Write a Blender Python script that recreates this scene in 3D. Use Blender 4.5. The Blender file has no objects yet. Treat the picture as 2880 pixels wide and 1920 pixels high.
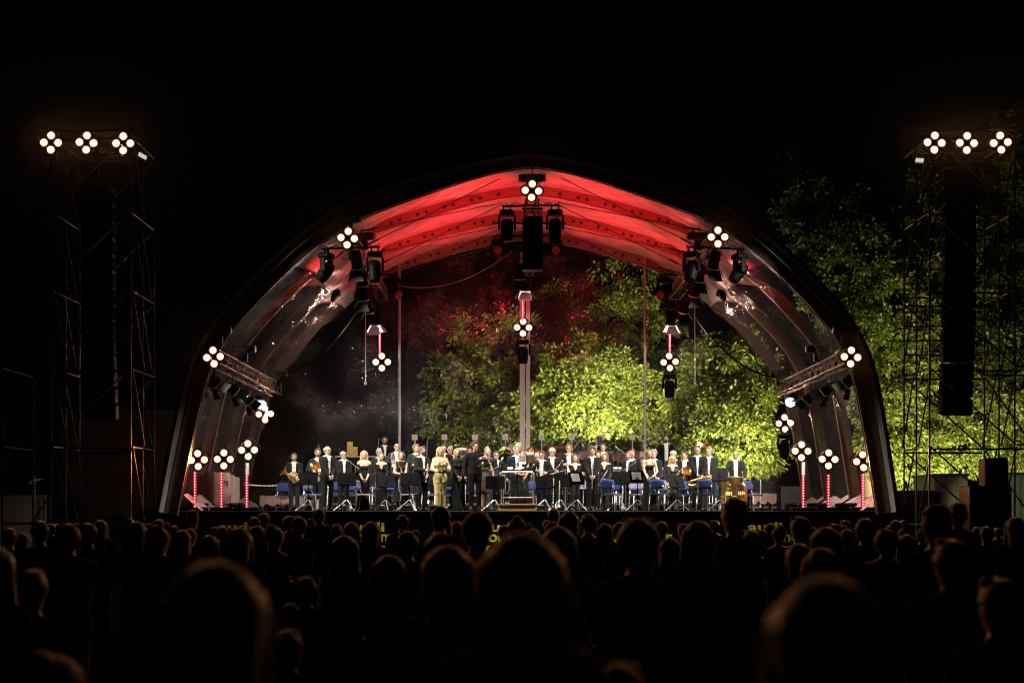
import bpy, math, random
import numpy as np
from mathutils import Vector, Matrix, Euler

random.seed(7)
RNG = np.random.default_rng(7)
SC = bpy.context.scene
COL = SC.collection

# ------------------------------------------------------------------ camera, world, exposure
CAMZ = 1.8
F = 4000.0            # focal length in pixels of the 2880 px wide photograph (50 mm on 36 mm)
CX, HY = 1440.0, 1441.0
cam_d = bpy.data.cameras.new('camera')
cam = bpy.data.objects.new('camera', cam_d)
COL.objects.link(cam)
cam.location = (0, 0, CAMZ)
cam.rotation_euler = (math.radians(90), 0, 0)
cam_d.lens = 50.0
cam_d.sensor_width = 36.0
cam_d.shift_y = (HY - 960) / 2880.0
cam_d.clip_start = 0.1
cam_d.clip_end = 600
cam_d.dof.use_dof = True
cam_d.dof.focus_distance = 40.0
cam_d.dof.aperture_fstop = 1.9
SC.camera = cam

world = bpy.data.worlds.new('World')
SC.world = world
world.use_nodes = True
bg = world.node_tree.nodes['Background']
bg.inputs['Color'].default_value = (0.55, 0.55, 0.65, 1)
bg.inputs['Strength'].default_value = 0.0006

SC.view_settings.view_transform = 'Standard'
SC.view_settings.look = 'None'
SC.view_settings.exposure = 0.0
SC.view_settings.gamma = 1.0
SC.view_settings.use_curve_mapping = False
SC.render.engine = 'CYCLES'
SC.cycles.use_denoising = True
SC.cycles.pixel_filter_type = 'BLACKMAN_HARRIS'
SC.cycles.filter_width = 1.15
SC.cycles.max_bounces = 6
SC.cycles.diffuse_bounces = 2
SC.cycles.glossy_bounces = 3
SC.cycles.transmission_bounces = 4
SC.cycles.transparent_max_bounces = 24
SC.cycles.caustics_reflective = False
SC.cycles.caustics_refractive = False
SC.cycles.sample_clamp_indirect = 4.0

def P(px, py, Y):
    """point of the place seen at photograph pixel (px, py) at distance Y"""
    return Vector(((px - CX) / F * Y, Y, CAMZ + (HY - py) / F * Y))

FZ = 1.85             # stage floor
YF = 38.0             # stage front edge
XC = 0.53             # stage axis

# ------------------------------------------------------------------ lamps (aimed from or near the fixtures built below, some added for fill)
def spot(name, loc, target, power, color, angle=40, blend=0.6, radius=0.08):
    d = bpy.data.lights.new(name, 'SPOT')
    d.energy = power; d.color = color
    d.spot_size = math.radians(angle); d.spot_blend = blend
    d.shadow_soft_size = radius
    o = bpy.data.objects.new(name, d)
    COL.objects.link(o)
    o.location = loc
    o.rotation_euler = (Vector(target) - Vector(loc)).to_track_quat('-Z', 'Y').to_euler()
    return o

WARM = (1.0, 0.62, 0.36)
WHITE = (1.0, 0.92, 0.78)
RED = (1.0, 0.022, 0.03)
TREEL = (1.0, 0.92, 0.50)
GAIN_KEY, GAIN_RED, GAIN_RIM, GAIN_TREE = 1.9, 0.66, 0.47, 3.8
# key light from the barn door spotlights on the trusses
for (x, y, z, tx, ty, tz, pw, ang) in (
        (-4.3, 37.2, 8.6, -3.6, 40.5, 2.9, 1500, 60), (5.4, 37.2, 8.6, 4.6, 40.5, 2.9, 1500, 60),
        (-2.2, 36.9, 9.2, -1.2, 40.5, 2.9, 1400, 60), (3.2, 36.9, 9.2, 2.2, 40.5, 2.9, 1400, 60),
        (-7.6, 37.2, 5.6, -4.6, 41.0, 2.9, 800, 92), (8.6, 37.2, 5.6, 5.6, 41.0, 2.9, 800, 92),
        (-4.3, 41.5, 8.4, -3.2, 44.0, 3.3, 420, 75), (5.4, 41.5, 8.4, 4.2, 44.0, 3.3, 420, 75),
        (0.53, 41.5, 8.9, 0.53, 44.0, 3.3, 420, 75)):
    spot('key_light', (x, y, z), (tx, ty, tz), pw * GAIN_KEY, WHITE, ang, 0.8, 0.10)
# front fill added beside the small floodlamps on the two towers
spot('front_light', (-8.7, 35.2, 10.5), (3.2, 39.0, 2.0), 2600 * GAIN_KEY, WHITE, 40, 0.8, 0.12)
spot('front_light', (9.8, 35.2, 10.5), (-2.0, 39.0, 2.0), 2600 * GAIN_KEY, WHITE, 40, 0.8, 0.12)
# red roof wash by the moving heads; the mid-stage and wall spots are added
for (x, y, z, tx, ty, tz, pw, ang) in (
        (-0.25, 38.3, 8.4, -1.4, 41.0, 11.4, 1000, 84), (1.3, 38.3, 8.4, 2.4, 41.0, 11.4, 1000, 84),
        (-3.3, 38.4, 7.6, -2.6, 41.0, 11.4, 480, 80), (4.4, 38.4, 7.6, 3.7, 41.0, 11.4, 480, 80),
        (-0.45, 45.6, 8.0, -2.2, 44.0, 11.4, 330, 120), (1.45, 45.6, 8.0, 2.4, 44.0, 11.4, 330, 120),
        (-3.9, 44.6, 7.3, -2.6, 42.6, 11.2, 240, 120), (5.0, 44.6, 7.3, 3.6, 42.6, 11.2, 240, 120),
        (-1.4, 41.3, 8.6, -2.4, 44.6, 11.2, 620, 76), (2.5, 41.3, 8.6, 3.4, 44.6, 11.2, 620, 76),
        (-3.6, 41.3, 7.9, -4.2, 44.4, 10.4, 330, 76), (4.7, 41.3, 7.9, 5.3, 44.4, 10.4, 330, 76),
        (-4.6, 38.6, 7.9, -7.0, 41.2, 9.4, 130, 90), (5.7, 38.6, 7.9, 8.0, 41.2, 9.4, 120, 90),
        (-0.9, 45.2, 8.2, -0.9, 47.7, 8.0, 420, 84), (1.9, 45.2, 8.2, 1.9, 47.7, 8.2, 330, 84)):
    spot('red_wash', (x, y, z), (tx, ty, tz), pw * GAIN_RED, RED, ang, 1.0, 0.12)
# floodlights behind the stage for the trees, plus a weak added container lamp
for (x, y, z, tx, ty, tz, pw, ang) in (
        (3.6, 50.9, 5.0, 2.6, 57.0, 6.4, 3900, 85), (8.8, 50.5, 2.6, 8.2, 56.0, 6.2, 4000, 78),
        (0.2, 50.9, 3.4, -0.7, 58.0, 5.4, 2100, 76), (5.2, 50.9, 5.2, 5.2, 61.0, 10.5, 1500, 54),
        (13.2, 50.4, 2.2, 13.6, 54.5, 5.0, 1500, 112), (16.0, 50.6, 2.2, 16.2, 55.0, 5.2, 1450, 112), (19.2, 50.6, 2.2, 19.4, 55.0, 4.8, 800, 100), (14.0, 45.8, 2.6, 17.0, 48.0, 1.6, 26, 80),
        (14.5, 48.6, 3.6, 14.2, 55.0, 10.5, 1300, 62)):
    spot('rear_flood', (x, y, z), (tx, ty, tz), pw * GAIN_TREE, TREEL, ang, 1.0, 0.25)

# ------------------------------------------------------------------ materials
MATS = {}
def mat(name, color=(0.5, 0.5, 0.5), rough=0.6, metal=0.0, emit=0.0, ecol=None, noise=0.0, nscale=8.0, bump=0.0,
        bscale=30.0, sheen=0.0, spec=0.5, coat=0.0, stretch=None, trans=0.0, bdist=0.03):
    if name in MATS: return MATS[name]
    m = bpy.data.materials.new(name)
    m.use_nodes = True
    nt = m.node_tree
    b = nt.nodes['Principled BSDF']
    b.inputs['Base Color'].default_value = (*color, 1)
    b.inputs['Roughness'].default_value = rough
    b.inputs['Metallic'].default_value = metal
    b.inputs['Specular IOR Level'].default_value = spec
    if coat: b.inputs['Coat Weight'].default_value = coat
    if sheen:
        b.inputs['Sheen Weight'].default_value = sheen
        b.inputs['Sheen Roughness'].default_value = 0.35
    if trans: b.inputs['Transmission Weight'].default_value = trans
    if emit:
        b.inputs['Emission Color'].default_value = (*(ecol or color), 1)
        b.inputs['Emission Strength'].default_value = emit
    if noise or bump:
        tc = nt.nodes.new('ShaderNodeTexCoord')
        src = tc.outputs['Object']
        if stretch:
            mp = nt.nodes.new('ShaderNodeMapping'); mp.inputs['Scale'].default_value = stretch
            nt.links.new(src, mp.inputs['Vector']); src = mp.outputs['Vector']
    if noise:
        n = nt.nodes.new('ShaderNodeTexNoise'); n.inputs['Scale'].default_value = nscale; n.inputs['Detail'].default_value = 4
        nt.links.new(src, n.inputs['Vector'])
        mr = nt.nodes.new('ShaderNodeMapRange')
        mr.inputs['From Min'].default_value = 0.3; mr.inputs['From Max'].default_value = 0.7
        mr.inputs['To Min'].default_value = 1 - noise; mr.inputs['To Max'].default_value = 1 + noise
        nt.links.new(n.outputs['Fac'], mr.inputs['Value'])
        mx = nt.nodes.new('ShaderNodeMix'); mx.data_type = 'RGBA'; mx.blend_type = 'MULTIPLY'
        mx.inputs['Factor'].default_value = 1
        mx.inputs[6].default_value = (*color, 1)
        nt.links.new(mr.outputs['Result'], mx.inputs[7])
        nt.links.new(mx.outputs[2], b.inputs['Base Color'])
    if bump:
        n2 = nt.nodes.new('ShaderNodeTexNoise'); n2.inputs['Scale'].default_value = bscale; n2.inputs['Detail'].default_value = 3
        nt.links.new(src, n2.inputs['Vector'])
        bp = nt.nodes.new('ShaderNodeBump'); bp.inputs['Strength'].default_value = bump; bp.inputs['Distance'].default_value = bdist
        nt.links.new(n2.outputs['Fac'], bp.inputs['Height'])
        nt.links.new(bp.outputs['Normal'], b.inputs['Normal'])
    MATS[name] = m
    return m

def foil_mat(name, gloss, bscale, strength, stretch, tint=(0.9, 0.9, 0.88), rough=0.12, milk=0.0):
    """clear wrinkled plastic film"""
    m = bpy.data.materials.new(name); m.use_nodes = True
    nt = m.node_tree; nt.nodes.clear()
    out = nt.nodes.new('ShaderNodeOutputMaterial')
    tr = nt.nodes.new('ShaderNodeBsdfTransparent'); tr.inputs['Color'].default_value = (*tint, 1)
    gl = nt.nodes.new('ShaderNodeBsdfGlossy'); gl.inputs['Roughness'].default_value = rough
    df = nt.nodes.new('ShaderNodeBsdfDiffuse'); df.inputs['Color'].default_value = (0.6, 0.58, 0.55, 1)
    mx0 = nt.nodes.new('ShaderNodeMixShader'); mx0.inputs[0].default_value = milk
    mx = nt.nodes.new('ShaderNodeMixShader'); mx.inputs[0].default_value = gloss
    tc = nt.nodes.new('ShaderNodeTexCoord')
    mp = nt.nodes.new('ShaderNodeMapping'); mp.inputs['Scale'].default_value = stretch
    nt.links.new(tc.outputs['Object'], mp.inputs['Vector'])
    n1 = nt.nodes.new('ShaderNodeTexNoise'); n1.inputs['Scale'].default_value = bscale; n1.inputs['Detail'].default_value = 5
    n1.inputs['Distortion'].default_value = 1.2
    nt.links.new(mp.outputs['Vector'], n1.inputs['Vector'])
    bp = nt.nodes.new('ShaderNodeBump'); bp.inputs['Strength'].default_value = strength; bp.inputs['Distance'].default_value = 0.06
    nt.links.new(n1.outputs['Fac'], bp.inputs['Height'])
    nt.links.new(bp.outputs['Normal'], gl.inputs['Normal'])
    n3 = nt.nodes.new('ShaderNodeTexNoise'); n3.inputs['Scale'].default_value = bscale * .10; n3.inputs['Detail'].default_value = 7; n3.inputs['Roughness'].default_value = .65
    nt.links.new(mp.outputs['Vector'], n3.inputs['Vector'])
    mg = nt.nodes.new('ShaderNodeMapRange'); mg.inputs['From Min'].default_value = 0.47; mg.inputs['From Max'].default_value = 0.64
    mg.inputs['To Min'].default_value = gloss * .12; mg.inputs['To Max'].default_value = gloss * 1.9
    nt.links.new(n3.outputs['Fac'], mg.inputs['Value']); nt.links.new(mg.outputs['Result'], mx.inputs[0])
    nt.links.new(tr.outputs[0], mx0.inputs[1]); nt.links.new(df.outputs[0], mx0.inputs[2])
    nt.links.new(mx0.outputs[0], mx.inputs[1]); nt.links.new(gl.outputs[0], mx.inputs[2])
    nt.links.new(mx.outputs[0], out.inputs[0])
    return m

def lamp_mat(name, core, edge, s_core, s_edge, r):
    """lamp lens: a hot core, its glow halo painted as a dimmer warm edge"""
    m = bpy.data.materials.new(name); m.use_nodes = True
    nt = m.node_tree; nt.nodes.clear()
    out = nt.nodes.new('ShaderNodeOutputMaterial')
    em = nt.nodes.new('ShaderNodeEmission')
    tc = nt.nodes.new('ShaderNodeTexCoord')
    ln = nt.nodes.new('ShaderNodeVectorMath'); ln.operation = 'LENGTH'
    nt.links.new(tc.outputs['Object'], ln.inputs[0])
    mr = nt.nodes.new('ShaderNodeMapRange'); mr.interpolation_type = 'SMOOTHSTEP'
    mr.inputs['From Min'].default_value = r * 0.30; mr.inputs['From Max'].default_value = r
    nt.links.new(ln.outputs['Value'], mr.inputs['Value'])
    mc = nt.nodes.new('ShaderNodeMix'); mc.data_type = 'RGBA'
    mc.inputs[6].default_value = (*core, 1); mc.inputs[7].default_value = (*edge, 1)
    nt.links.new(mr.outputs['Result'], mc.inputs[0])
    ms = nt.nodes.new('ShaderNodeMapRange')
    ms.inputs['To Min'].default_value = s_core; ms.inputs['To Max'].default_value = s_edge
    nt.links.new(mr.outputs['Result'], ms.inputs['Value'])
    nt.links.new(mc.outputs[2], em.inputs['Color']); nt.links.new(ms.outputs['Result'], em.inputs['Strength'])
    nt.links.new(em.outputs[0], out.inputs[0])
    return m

M_black = mat('black_metal', (0.003, 0.003, 0.0033), 0.5, 0.0, spec=0.06)
M_blackwood = mat('black_boards', (0.015, 0.014, 0.014), 0.6, noise=0.3, nscale=3, bump=0.2, bscale=12)
M_deck = mat('stage_deck', (0.03, 0.028, 0.027), 0.5, noise=0.35, nscale=2, bump=0.15, bscale=20)
M_steel = mat('galvanised_steel', (0.50, 0.50, 0.52), 0.38, 0.85, noise=0.2, nscale=15)
M_darksteel = mat('dull_steel', (0.22, 0.20, 0.20), 0.5, 0.6, noise=0.3, nscale=12)
M_chrome = mat('chrome', (0.85, 0.85, 0.88), 0.34, 1.0)
M_alu = mat('truss_aluminium', (0.34, 0.30, 0.28), 0.4, 0.8, noise=0.15, nscale=10)
M_timber = mat('glulam_timber', (0.32, 0.22, 0.165), 0.55, noise=0.18, nscale=3, stretch=(1, 1, 9), bump=0.15, bscale=9)
M_bolt = mat('bolt_head', (0.06, 0.04, 0.04), 0.5, 0.4)
M_cable = mat('steel_cable', (0.05, 0.045, 0.045), 0.5, 0.4)
M_paint = mat('pale_painted_post', (0.55, 0.46, 0.43), 0.5, noise=0.12, nscale=10, bump=0.1, bscale=20)
M_lens = lamp_mat('blinder_lens', (1.0, 0.86, 0.66), (1.0, 0.34, 0.09), 12.0, 0.10, 0.102)  # orange edge paints the halo that glows round each lamp
M_led = mat('red_led', (1.0, 0.30, 0.36), 0.4, emit=3.6, ecol=(1.0, 0.20, 0.25))
M_ledhouse = mat('led_housing', (0.10, 0.012, 0.018), 0.35, emit=0.32, ecol=(1.0, 0.0, 0.04))  # housing emits too, painting the red glow round the pixels
M_spotlens = mat('spotlight_lens', (1, 1, 1), 0.2, emit=7.0, ecol=(0.90, 0.97, 1.0))
M_teal = mat('cool_lens', (0.5, 0.9, 1.0), 0.2, emit=4.0, ecol=(0.45, 0.88, 1.0))
M_redlens = mat('red_lens', (0.03, 0.004, 0.004), 0.15, emit=0.05, ecol=(1, 0.05, 0.03))
M_silver = mat('bare_flap', (0.62, 0.64, 0.64), 0.4, 0.3)
M_whitepvc = mat('white_pvc', (0.66, 0.62, 0.60), 0.40, noise=0.34, nscale=1.3, bump=1.0, bscale=2.4, stretch=(.7, 2.6, .7), bdist=0.11)  # tone noise: dirt, plus patchy shading painted into the membrane colour
M_foil = foil_mat('clear_foil', 0.16, 2.4, 0.85, (1.6, 1.0, 0.8), milk=0.07)
M_foilback = foil_mat('clear_foil_wall', 0.10, 7.0, 1.0, (1.0, 1.0, 1.0), rough=0.10, milk=0.016)
M_yellow = mat('yellow_print', (0.85, 0.76, 0.02), 0.6)
M_brass = mat('polished_brass', (0.80, 0.52, 0.16), 0.3, 1.0)
M_grenadilla = mat('dark_wood_tube', (0.02, 0.017, 0.016), 0.25, coat=0.6)
M_bassoon = mat('red_maple', (0.20, 0.025, 0.022), 0.25, coat=0.7)
M_wood = mat('varnished_pine', (0.78, 0.47, 0.14), 0.45, noise=0.22, nscale=4, stretch=(1, 6, 14), bump=0.1, bscale=20)
M_woodedge = mat('dark_varnished_edge', (0.30, 0.13, 0.045), 0.45, noise=0.2, nscale=6, stretch=(1, 6, 14))
M_blue = mat('blue_upholstery', (0.017, 0.042, 0.175), 0.75, noise=0.15, nscale=40, bump=0.2, bscale=120, sheen=0.2)
M_violet = mat('violet_seat_shell', (0.16, 0.15, 0.26), 0.4, noise=0.1, nscale=20)
M_paper = mat('sheet_music', (0.80, 0.80, 0.78), 0.7, noise=0.08, nscale=60)
M_tarp = mat('brown_tarpaulin', (0.30, 0.19, 0.16), 0.6, noise=0.25, nscale=3, bump=0.8, bscale=3)
M_cream = mat('cream_panel', (0.52, 0.45, 0.40), 0.55, noise=0.08, nscale=6)
M_ground = mat('trodden_grass', (0.007, 0.008, 0.005), 0.95, noise=0.5, nscale=4, bump=0.6, bscale=25, spec=0.0)
M_bark = mat('tree_bark', (0.10, 0.075, 0.05), 0.85, noise=0.35, nscale=12, stretch=(3, 3, 0.6), bump=0.7, bscale=18)
M_bottle = mat('clear_bottle', (0.75, 0.85, 0.85), 0.08, spec=0.8, trans=0.6)
M_green = mat('green_cap', (0.02, 0.42, 0.14), 0.4)
M_bluecap = mat('blue_cap', (0.05, 0.25, 0.75), 0.4)

def leaf_mat(name, c1, c2):
    m = bpy.data.materials.new(name); m.use_nodes = True
    nt = m.node_tree; b = nt.nodes['Principled BSDF']; out = nt.nodes['Material Output']
    g = nt.nodes.new('ShaderNodeNewGeometry')
    r = nt.nodes.new('ShaderNodeValToRGB')
    r.color_ramp.elements[0].color = (*c1, 1); r.color_ramp.elements[1].color = (*c2, 1)
    nt.links.new(g.outputs['Random Per Island'], r.inputs[0])
    nt.links.new(r.outputs[0], b.inputs['Base Color'])
    b.inputs['Roughness'].default_value = 0.55
    t = nt.nodes.new('ShaderNodeBsdfTranslucent')
    nt.links.new(r.outputs[0], t.inputs['Color'])
    mx = nt.nodes.new('ShaderNodeMixShader'); mx.inputs[0].default_value = 0.3
    nt.links.new(b.outputs[0], mx.inputs[1]); nt.links.new(t.outputs[0], mx.inputs[2])
    nt.links.new(mx.outputs[0], out.inputs[0])
    return m
M_leaf = leaf_mat('tree_leaf', (0.030, 0.070, 0.008), (0.15, 0.155, 0.022))
M_leafb = leaf_mat('bouquet_leaf', (0.02, 0.10, 0.02), (0.05, 0.2, 0.03))

# ------------------------------------------------------------------ mesh helpers
def frame_of(d):
    d = Vector(d).normalized()
    u = d.cross(Vector((0, 0, 1)))
    if u.length < 1e-4: u = d.cross(Vector((0, 1, 0)))
    u.normalize()
    return u, u.cross(d).normalized(), d

class MB:
    """collects simple shapes; build() links them as ONE mesh object"""
    def __init__(s): s.v = []; s.f = []; s.mi = []
    def add(s, vs, fs, mi=0):
        o = len(s.v); s.v += [tuple(v) for v in vs]
        s.f += [tuple(i + o for i in f) for f in fs]; s.mi += [mi] * len(fs)
    def box(s, c, size, rot=None, mi=0, bevel=0.0):
        c = Vector(c); h = Vector(size) * 0.5
        R = rot if rot is not None else Matrix.Identity(3)
        if bevel <= 0:
            vs = [c + R @ Vector((x * h.x, y * h.y, z * h.z)) for x in (-1, 1) for y in (-1, 1) for z in (-1, 1)]
            s.add(vs, [(0, 1, 3, 2), (4, 6, 7, 5), (0, 4, 5, 1), (2, 3, 7, 6), (0, 2, 6, 4), (1, 5, 7, 3)], mi)
        else:
            b = bevel; ring = []
            vs = []
            for z, k in ((-h.z, b), (-h.z + b, 0), (h.z - b, 0), (h.z, b)):
                hx, hy = h.x - k, h.y - k
                for x, y in ((-hx + b, -hy), (hx - b, -hy), (hx, -hy + b), (hx, hy - b), (hx - b, hy), (-hx + b, hy), (-hx, hy - b), (-hx, -hy + b)):
                    vs.append(c + R @ Vector((x, y, z)))
            fs = [tuple(range(7, -1, -1)), tuple(range(24, 32))]
            for l in range(3):
                for i in range(8):
                    j = (i + 1) % 8
                    fs.append((l * 8 + i, l * 8 + j, l * 8 + 8 + j, l * 8 + 8 + i))
            s.add(vs, fs, mi)
    def tube(s, pts, r, n=8, mi=0, cap=True, closed=False):
        pts = [Vector(p) for p in pts]; N = len(pts)
        rs = r if isinstance(r, (list, tuple)) else [r] * N
        vs = []; up = None
        for i, p in enumerate(pts):
            a = pts[(i - 1) % N] if (closed or i > 0) else p
            b = pts[(i + 1) % N] if (closed or i < N - 1) else p
            d = (b - a)
            if d.length < 1e-9: d = Vector((0, 0, 1))
            d.normalize()
            if up is None: u, w, _ = frame_of(d)
            else:
                u = up - d * up.dot(d)
                if u.length < 1e-5: u, w, _ = frame_of(d)
                u.normalize(); w = d.cross(u)
            up = u
            for k in range(n):
                a_ = 2 * math.pi * k / n
                vs.append(p + (u * math.cos(a_) + w * math.sin(a_)) * rs[i])
        fs = []
        for i in range(N if closed else N - 1):
            j = (i + 1) % N
            for k in range(n):
                l = (k + 1) % n
                fs.append((i * n + k, i * n + l, j * n + l, j * n + k))
        if cap and not closed:
            fs.append(tuple(range(n - 1, -1, -1))); fs.append(tuple((N - 1) * n + k for k in range(n)))
        s.add(vs, fs, mi)
    def lathe(s, prof, org, axis, n=16, mi=0, cap0=False, cap1=False):
        """prof: list of (r, h) along axis"""
        org = Vector(org); u, w, d = frame_of(axis); vs = []
        for r, h in prof:
            for k in range(n):
                a = 2 * math.pi * k / n
                vs.append(org + d * h + (u * math.cos(a) + w * math.sin(a)) * r)
        fs = []
        for i in range(len(prof) - 1):
            for k in range(n):
                l = (k + 1) % n
                fs.append((i * n + k, i * n + l, (i + 1) * n + l, (i + 1) * n + k))
        if cap0: fs.append(tuple(range(n - 1, -1, -1)))
        if cap1: fs.append(tuple((len(prof) - 1) * n + k for k in range(n)))
        s.add(vs, fs, mi)
    def ball(s, c, r, n=8, m=6, mi=0, sc=(1, 1, 1)):
        c = Vector(c); vs = []; fs = []
        for i in range(m + 1):
            t = math.pi * i / m
            for k in range(n):
                a = 2 * math.pi * k / n
                vs.append(c + Vector((sc[0] * math.sin(t) * math.cos(a), sc[1] * math.sin(t) * math.sin(a), sc[2] * math.cos(t))) * r)
        for i in range(m):
            for k in range(n):
                l = (k + 1) % n
                fs.append((i * n + k, (i + 1) * n + k, (i + 1) * n + l, i * n + l))
        s.add(vs, fs, mi)
    def mesh(s, name, mats, smooth=False):
        me = bpy.data.meshes.new(name)
        me.from_pydata(s.v, [], s.f)
        for m in (mats if isinstance(mats, (list, tuple)) else [mats]): me.materials.append(m)
        if any(s.mi): me.polygons.foreach_set('material_index', s.mi)
        if smooth: me.polygons.foreach_set('use_smooth', [True] * len(s.f))
        me.update()
        return me
    def build(s, name, mats, parent=None, smooth=False, world=False):
        """vertices are in the parent's frame, or in world space with world=True"""
        if world and parent is not None:
            inv = parent.matrix_basis.inverted()
            s.v = [tuple(inv @ Vector(v)) for v in s.v]
        return link(name, s.mesh(name, mats, smooth), parent)

def link(name, me, parent=None, mw=None, label=None):
    o = bpy.data.objects.new(name, me)
    COL.objects.link(o)
    if parent is not None: o.parent = parent
    if mw is not None:
        o.matrix_basis = (parent.matrix_basis.inverted() @ mw) if parent is not None else mw
    if label: o['label'] = label
    return o

def tag(o, label=None, cat=None, group=None, kind=None):
    if label: o['label'] = label
    if cat: o['category'] = cat
    if group: o['group'] = group
    if kind: o['kind'] = kind
    return o

def thing(name, label, cat, loc=(0, 0, 0), rz=0.0, group=None):
    o = bpy.data.objects.new(name, None)
    COL.objects.link(o)
    o.empty_display_size = 0.1
    o.matrix_basis = Matrix.Translation(Vector(loc)) @ Matrix.Rotation(rz, 4, 'Z')
    return tag(o, label, cat, group)

UNIT = {}
def unit_rod(m, n=8):
    key = (m.name, n)
    if key not in UNIT:
        b = MB(); b.lathe([(1, 0), (1, 1)], (0, 0, 0), (0, 0, 1), n, cap0=True, cap1=True)
        UNIT[key] = b.mesh('rod', m, False)
        UNIT[key].polygons.foreach_set('use_smooth', [len(f) == 4 for f in b.f])
    return UNIT[key]
def rod(name, p0, p1, r, m, parent, n=8, r2=None):
    """a straight tube as an object of its own, in world coordinates"""
    p0, p1 = Vector(p0), Vector(p1); d = p1 - p0
    u, w, z = frame_of(d)
    q = Matrix((u * r, w * (r2 or r), z * d.length)).transposed().to_4x4()
    return link(name, unit_rod(m, n), parent, Matrix.Translation(p0) @ q)

def clone(o, parent=None):
    c = o.copy(); COL.objects.link(c)
    if parent is not None: c.parent = parent
    for ch in o.children: clone(ch, c)
    return c
def copy_thing(o, mw, label=None, group=None):
    c = clone(o); c.matrix_basis = mw
    if label: c['label'] = label
    if group: c['group'] = group
    return c
def TR(loc, rz=0.0, s=1.0):
    return Matrix.Translation(Vector(loc)) @ Matrix.Rotation(rz, 4, 'Z') @ Matrix.Scale(s, 4)
# ------------------------------------------------------------------ ground and sky are the night itself; one large lawn
g = MB(); g.add([(-250, -60, 0), (250, -60, 0), (250, 400, 0), (-250, 400, 0)], [(0, 1, 2, 3)])
tag(g.build('ground', M_ground), kind='structure')

# ------------------------------------------------------------------ stage
st = thing('stage', 'long black concert stage with a deck edge and yellow lettering on its front', 'stage', (XC, YF, 0))
SX0, SX1, SY1 = XC - 10.6, XC + 10.9, 49.0
b = MB(); b.box(((SX0 + SX1) / 2, (YF + SY1) / 2 + 0.06, FZ - 0.09), (SX1 - SX0, SY1 - YF, 0.18)); b.build('deck', M_deck, st, world=True)
b = MB(); b.box(((SX0 + SX1) / 2, YF + 0.03, FZ - 0.05), (SX1 - SX0, 0.05, 0.11)); b.build('edge_fascia', M_black, st, world=True)
b = MB(); b.box(((SX0 + SX1) / 2, YF - 0.004, FZ - 0.012), (SX1 - SX0, 0.012, 0.022)); b.build('edge_trim', M_steel, st, world=True)
pw = (SX1 - SX0) / 12
for i in range(12):
    b = MB(); b.box((SX0 + pw * (i + .5), YF + 0.09, (FZ - 0.18) / 2), (pw - 0.012, 0.05, FZ - 0.19)); b.build('front_panel', M_blackwood, st, world=True)
b = MB(); b.box((SX0 + .05, (YF + SY1) / 2, (FZ - .2) / 2), (0.06, SY1 - YF, FZ - .2)); b.build('side_panel', M_blackwood, st, world=True)
b = MB(); b.box((SX1 - .05, (YF + SY1) / 2, (FZ - .2) / 2), (0.06, SY1 - YF, FZ - .2)); b.build('side_panel', M_blackwood, st, world=True)
ban = MB(); ban.box(((SX0 + SX1) / 2, YF + 0.052, 1.0), (SX1 - SX0 - .6, 0.012, 1.35)); ban.build('banner', M_black, st, world=True)

def lettering(txt, x, z, height_d, width, y):
    cu = bpy.data.curves.new('txt', 'FONT'); cu.body = txt; cu.size = 0.36; cu.offset = 0.009; cu.extrude = 0.002
    o = bpy.data.objects.new('txt', cu); COL.objects.link(o)
    dg = bpy.context.evaluated_depsgraph_get()
    me = bpy.data.meshes.new_from_object(o.evaluated_get(dg))
    bpy.data.objects.remove(o)
    xs = [v.co.x for v in me.vertices]; zs = [v.co.y for v in me.vertices]
    sx = width / (max(xs) - min(xs)); sz = height_d / (max(zs) - min(0, min(zs)) - 0) if height_d else sx
    me.transform(Matrix(((sx, 0, 0, x), (0, 0, -1, y), (0, sz, 0, z), (0, 0, 0, 1))))
    me.materials.clear(); me.materials.append(M_yellow)
    return link('lettering', me, st, Matrix.Identity(4))
for sx_ in (612, 985, 1354, 1727, 2105):
    x = P(sx_, 0, YF).x
    lettering('audi', x, P(0, 1493, YF).z, 0.255, 0.91, YF + 0.040)
    lettering('sommer', x, P(0, 1522, YF).z, 0.21, 1.56, YF + 0.040)
    lettering('konzerte', x, P(0, 1551, YF).z, 0.25, 1.80, YF + 0.040)

# risers for the back rows
for (lab, x0, x1, y0, y1, h) in (('low black riser under the brass players', -6.2, 6.6, 42.75, 44.55, 0.25),
                                 ('tall black riser under the percussion at the back', -5.6, 6.2, 44.57, 46.6, 0.60)):
    t = thing('stage_riser', lab, 'riser', ((x0 + x1) / 2, y0, FZ), 0, 'risers on the stage')
    n = 6; w = (x1 - x0) / n
    for i in range(n):
        b = MB(); b.box((x0 + w * (i + .5), (y0 + y1) / 2, FZ + h - .04), (w - .01, y1 - y0, .07)); b.build('platform', M_deck, t, world=True)
        b = MB(); b.box((x0 + w * (i + .5), y0 + .03, FZ + (h - .08) / 2), (w - .03, .02, h - .085)); b.build('skirt', M_black, t, world=True)

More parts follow.
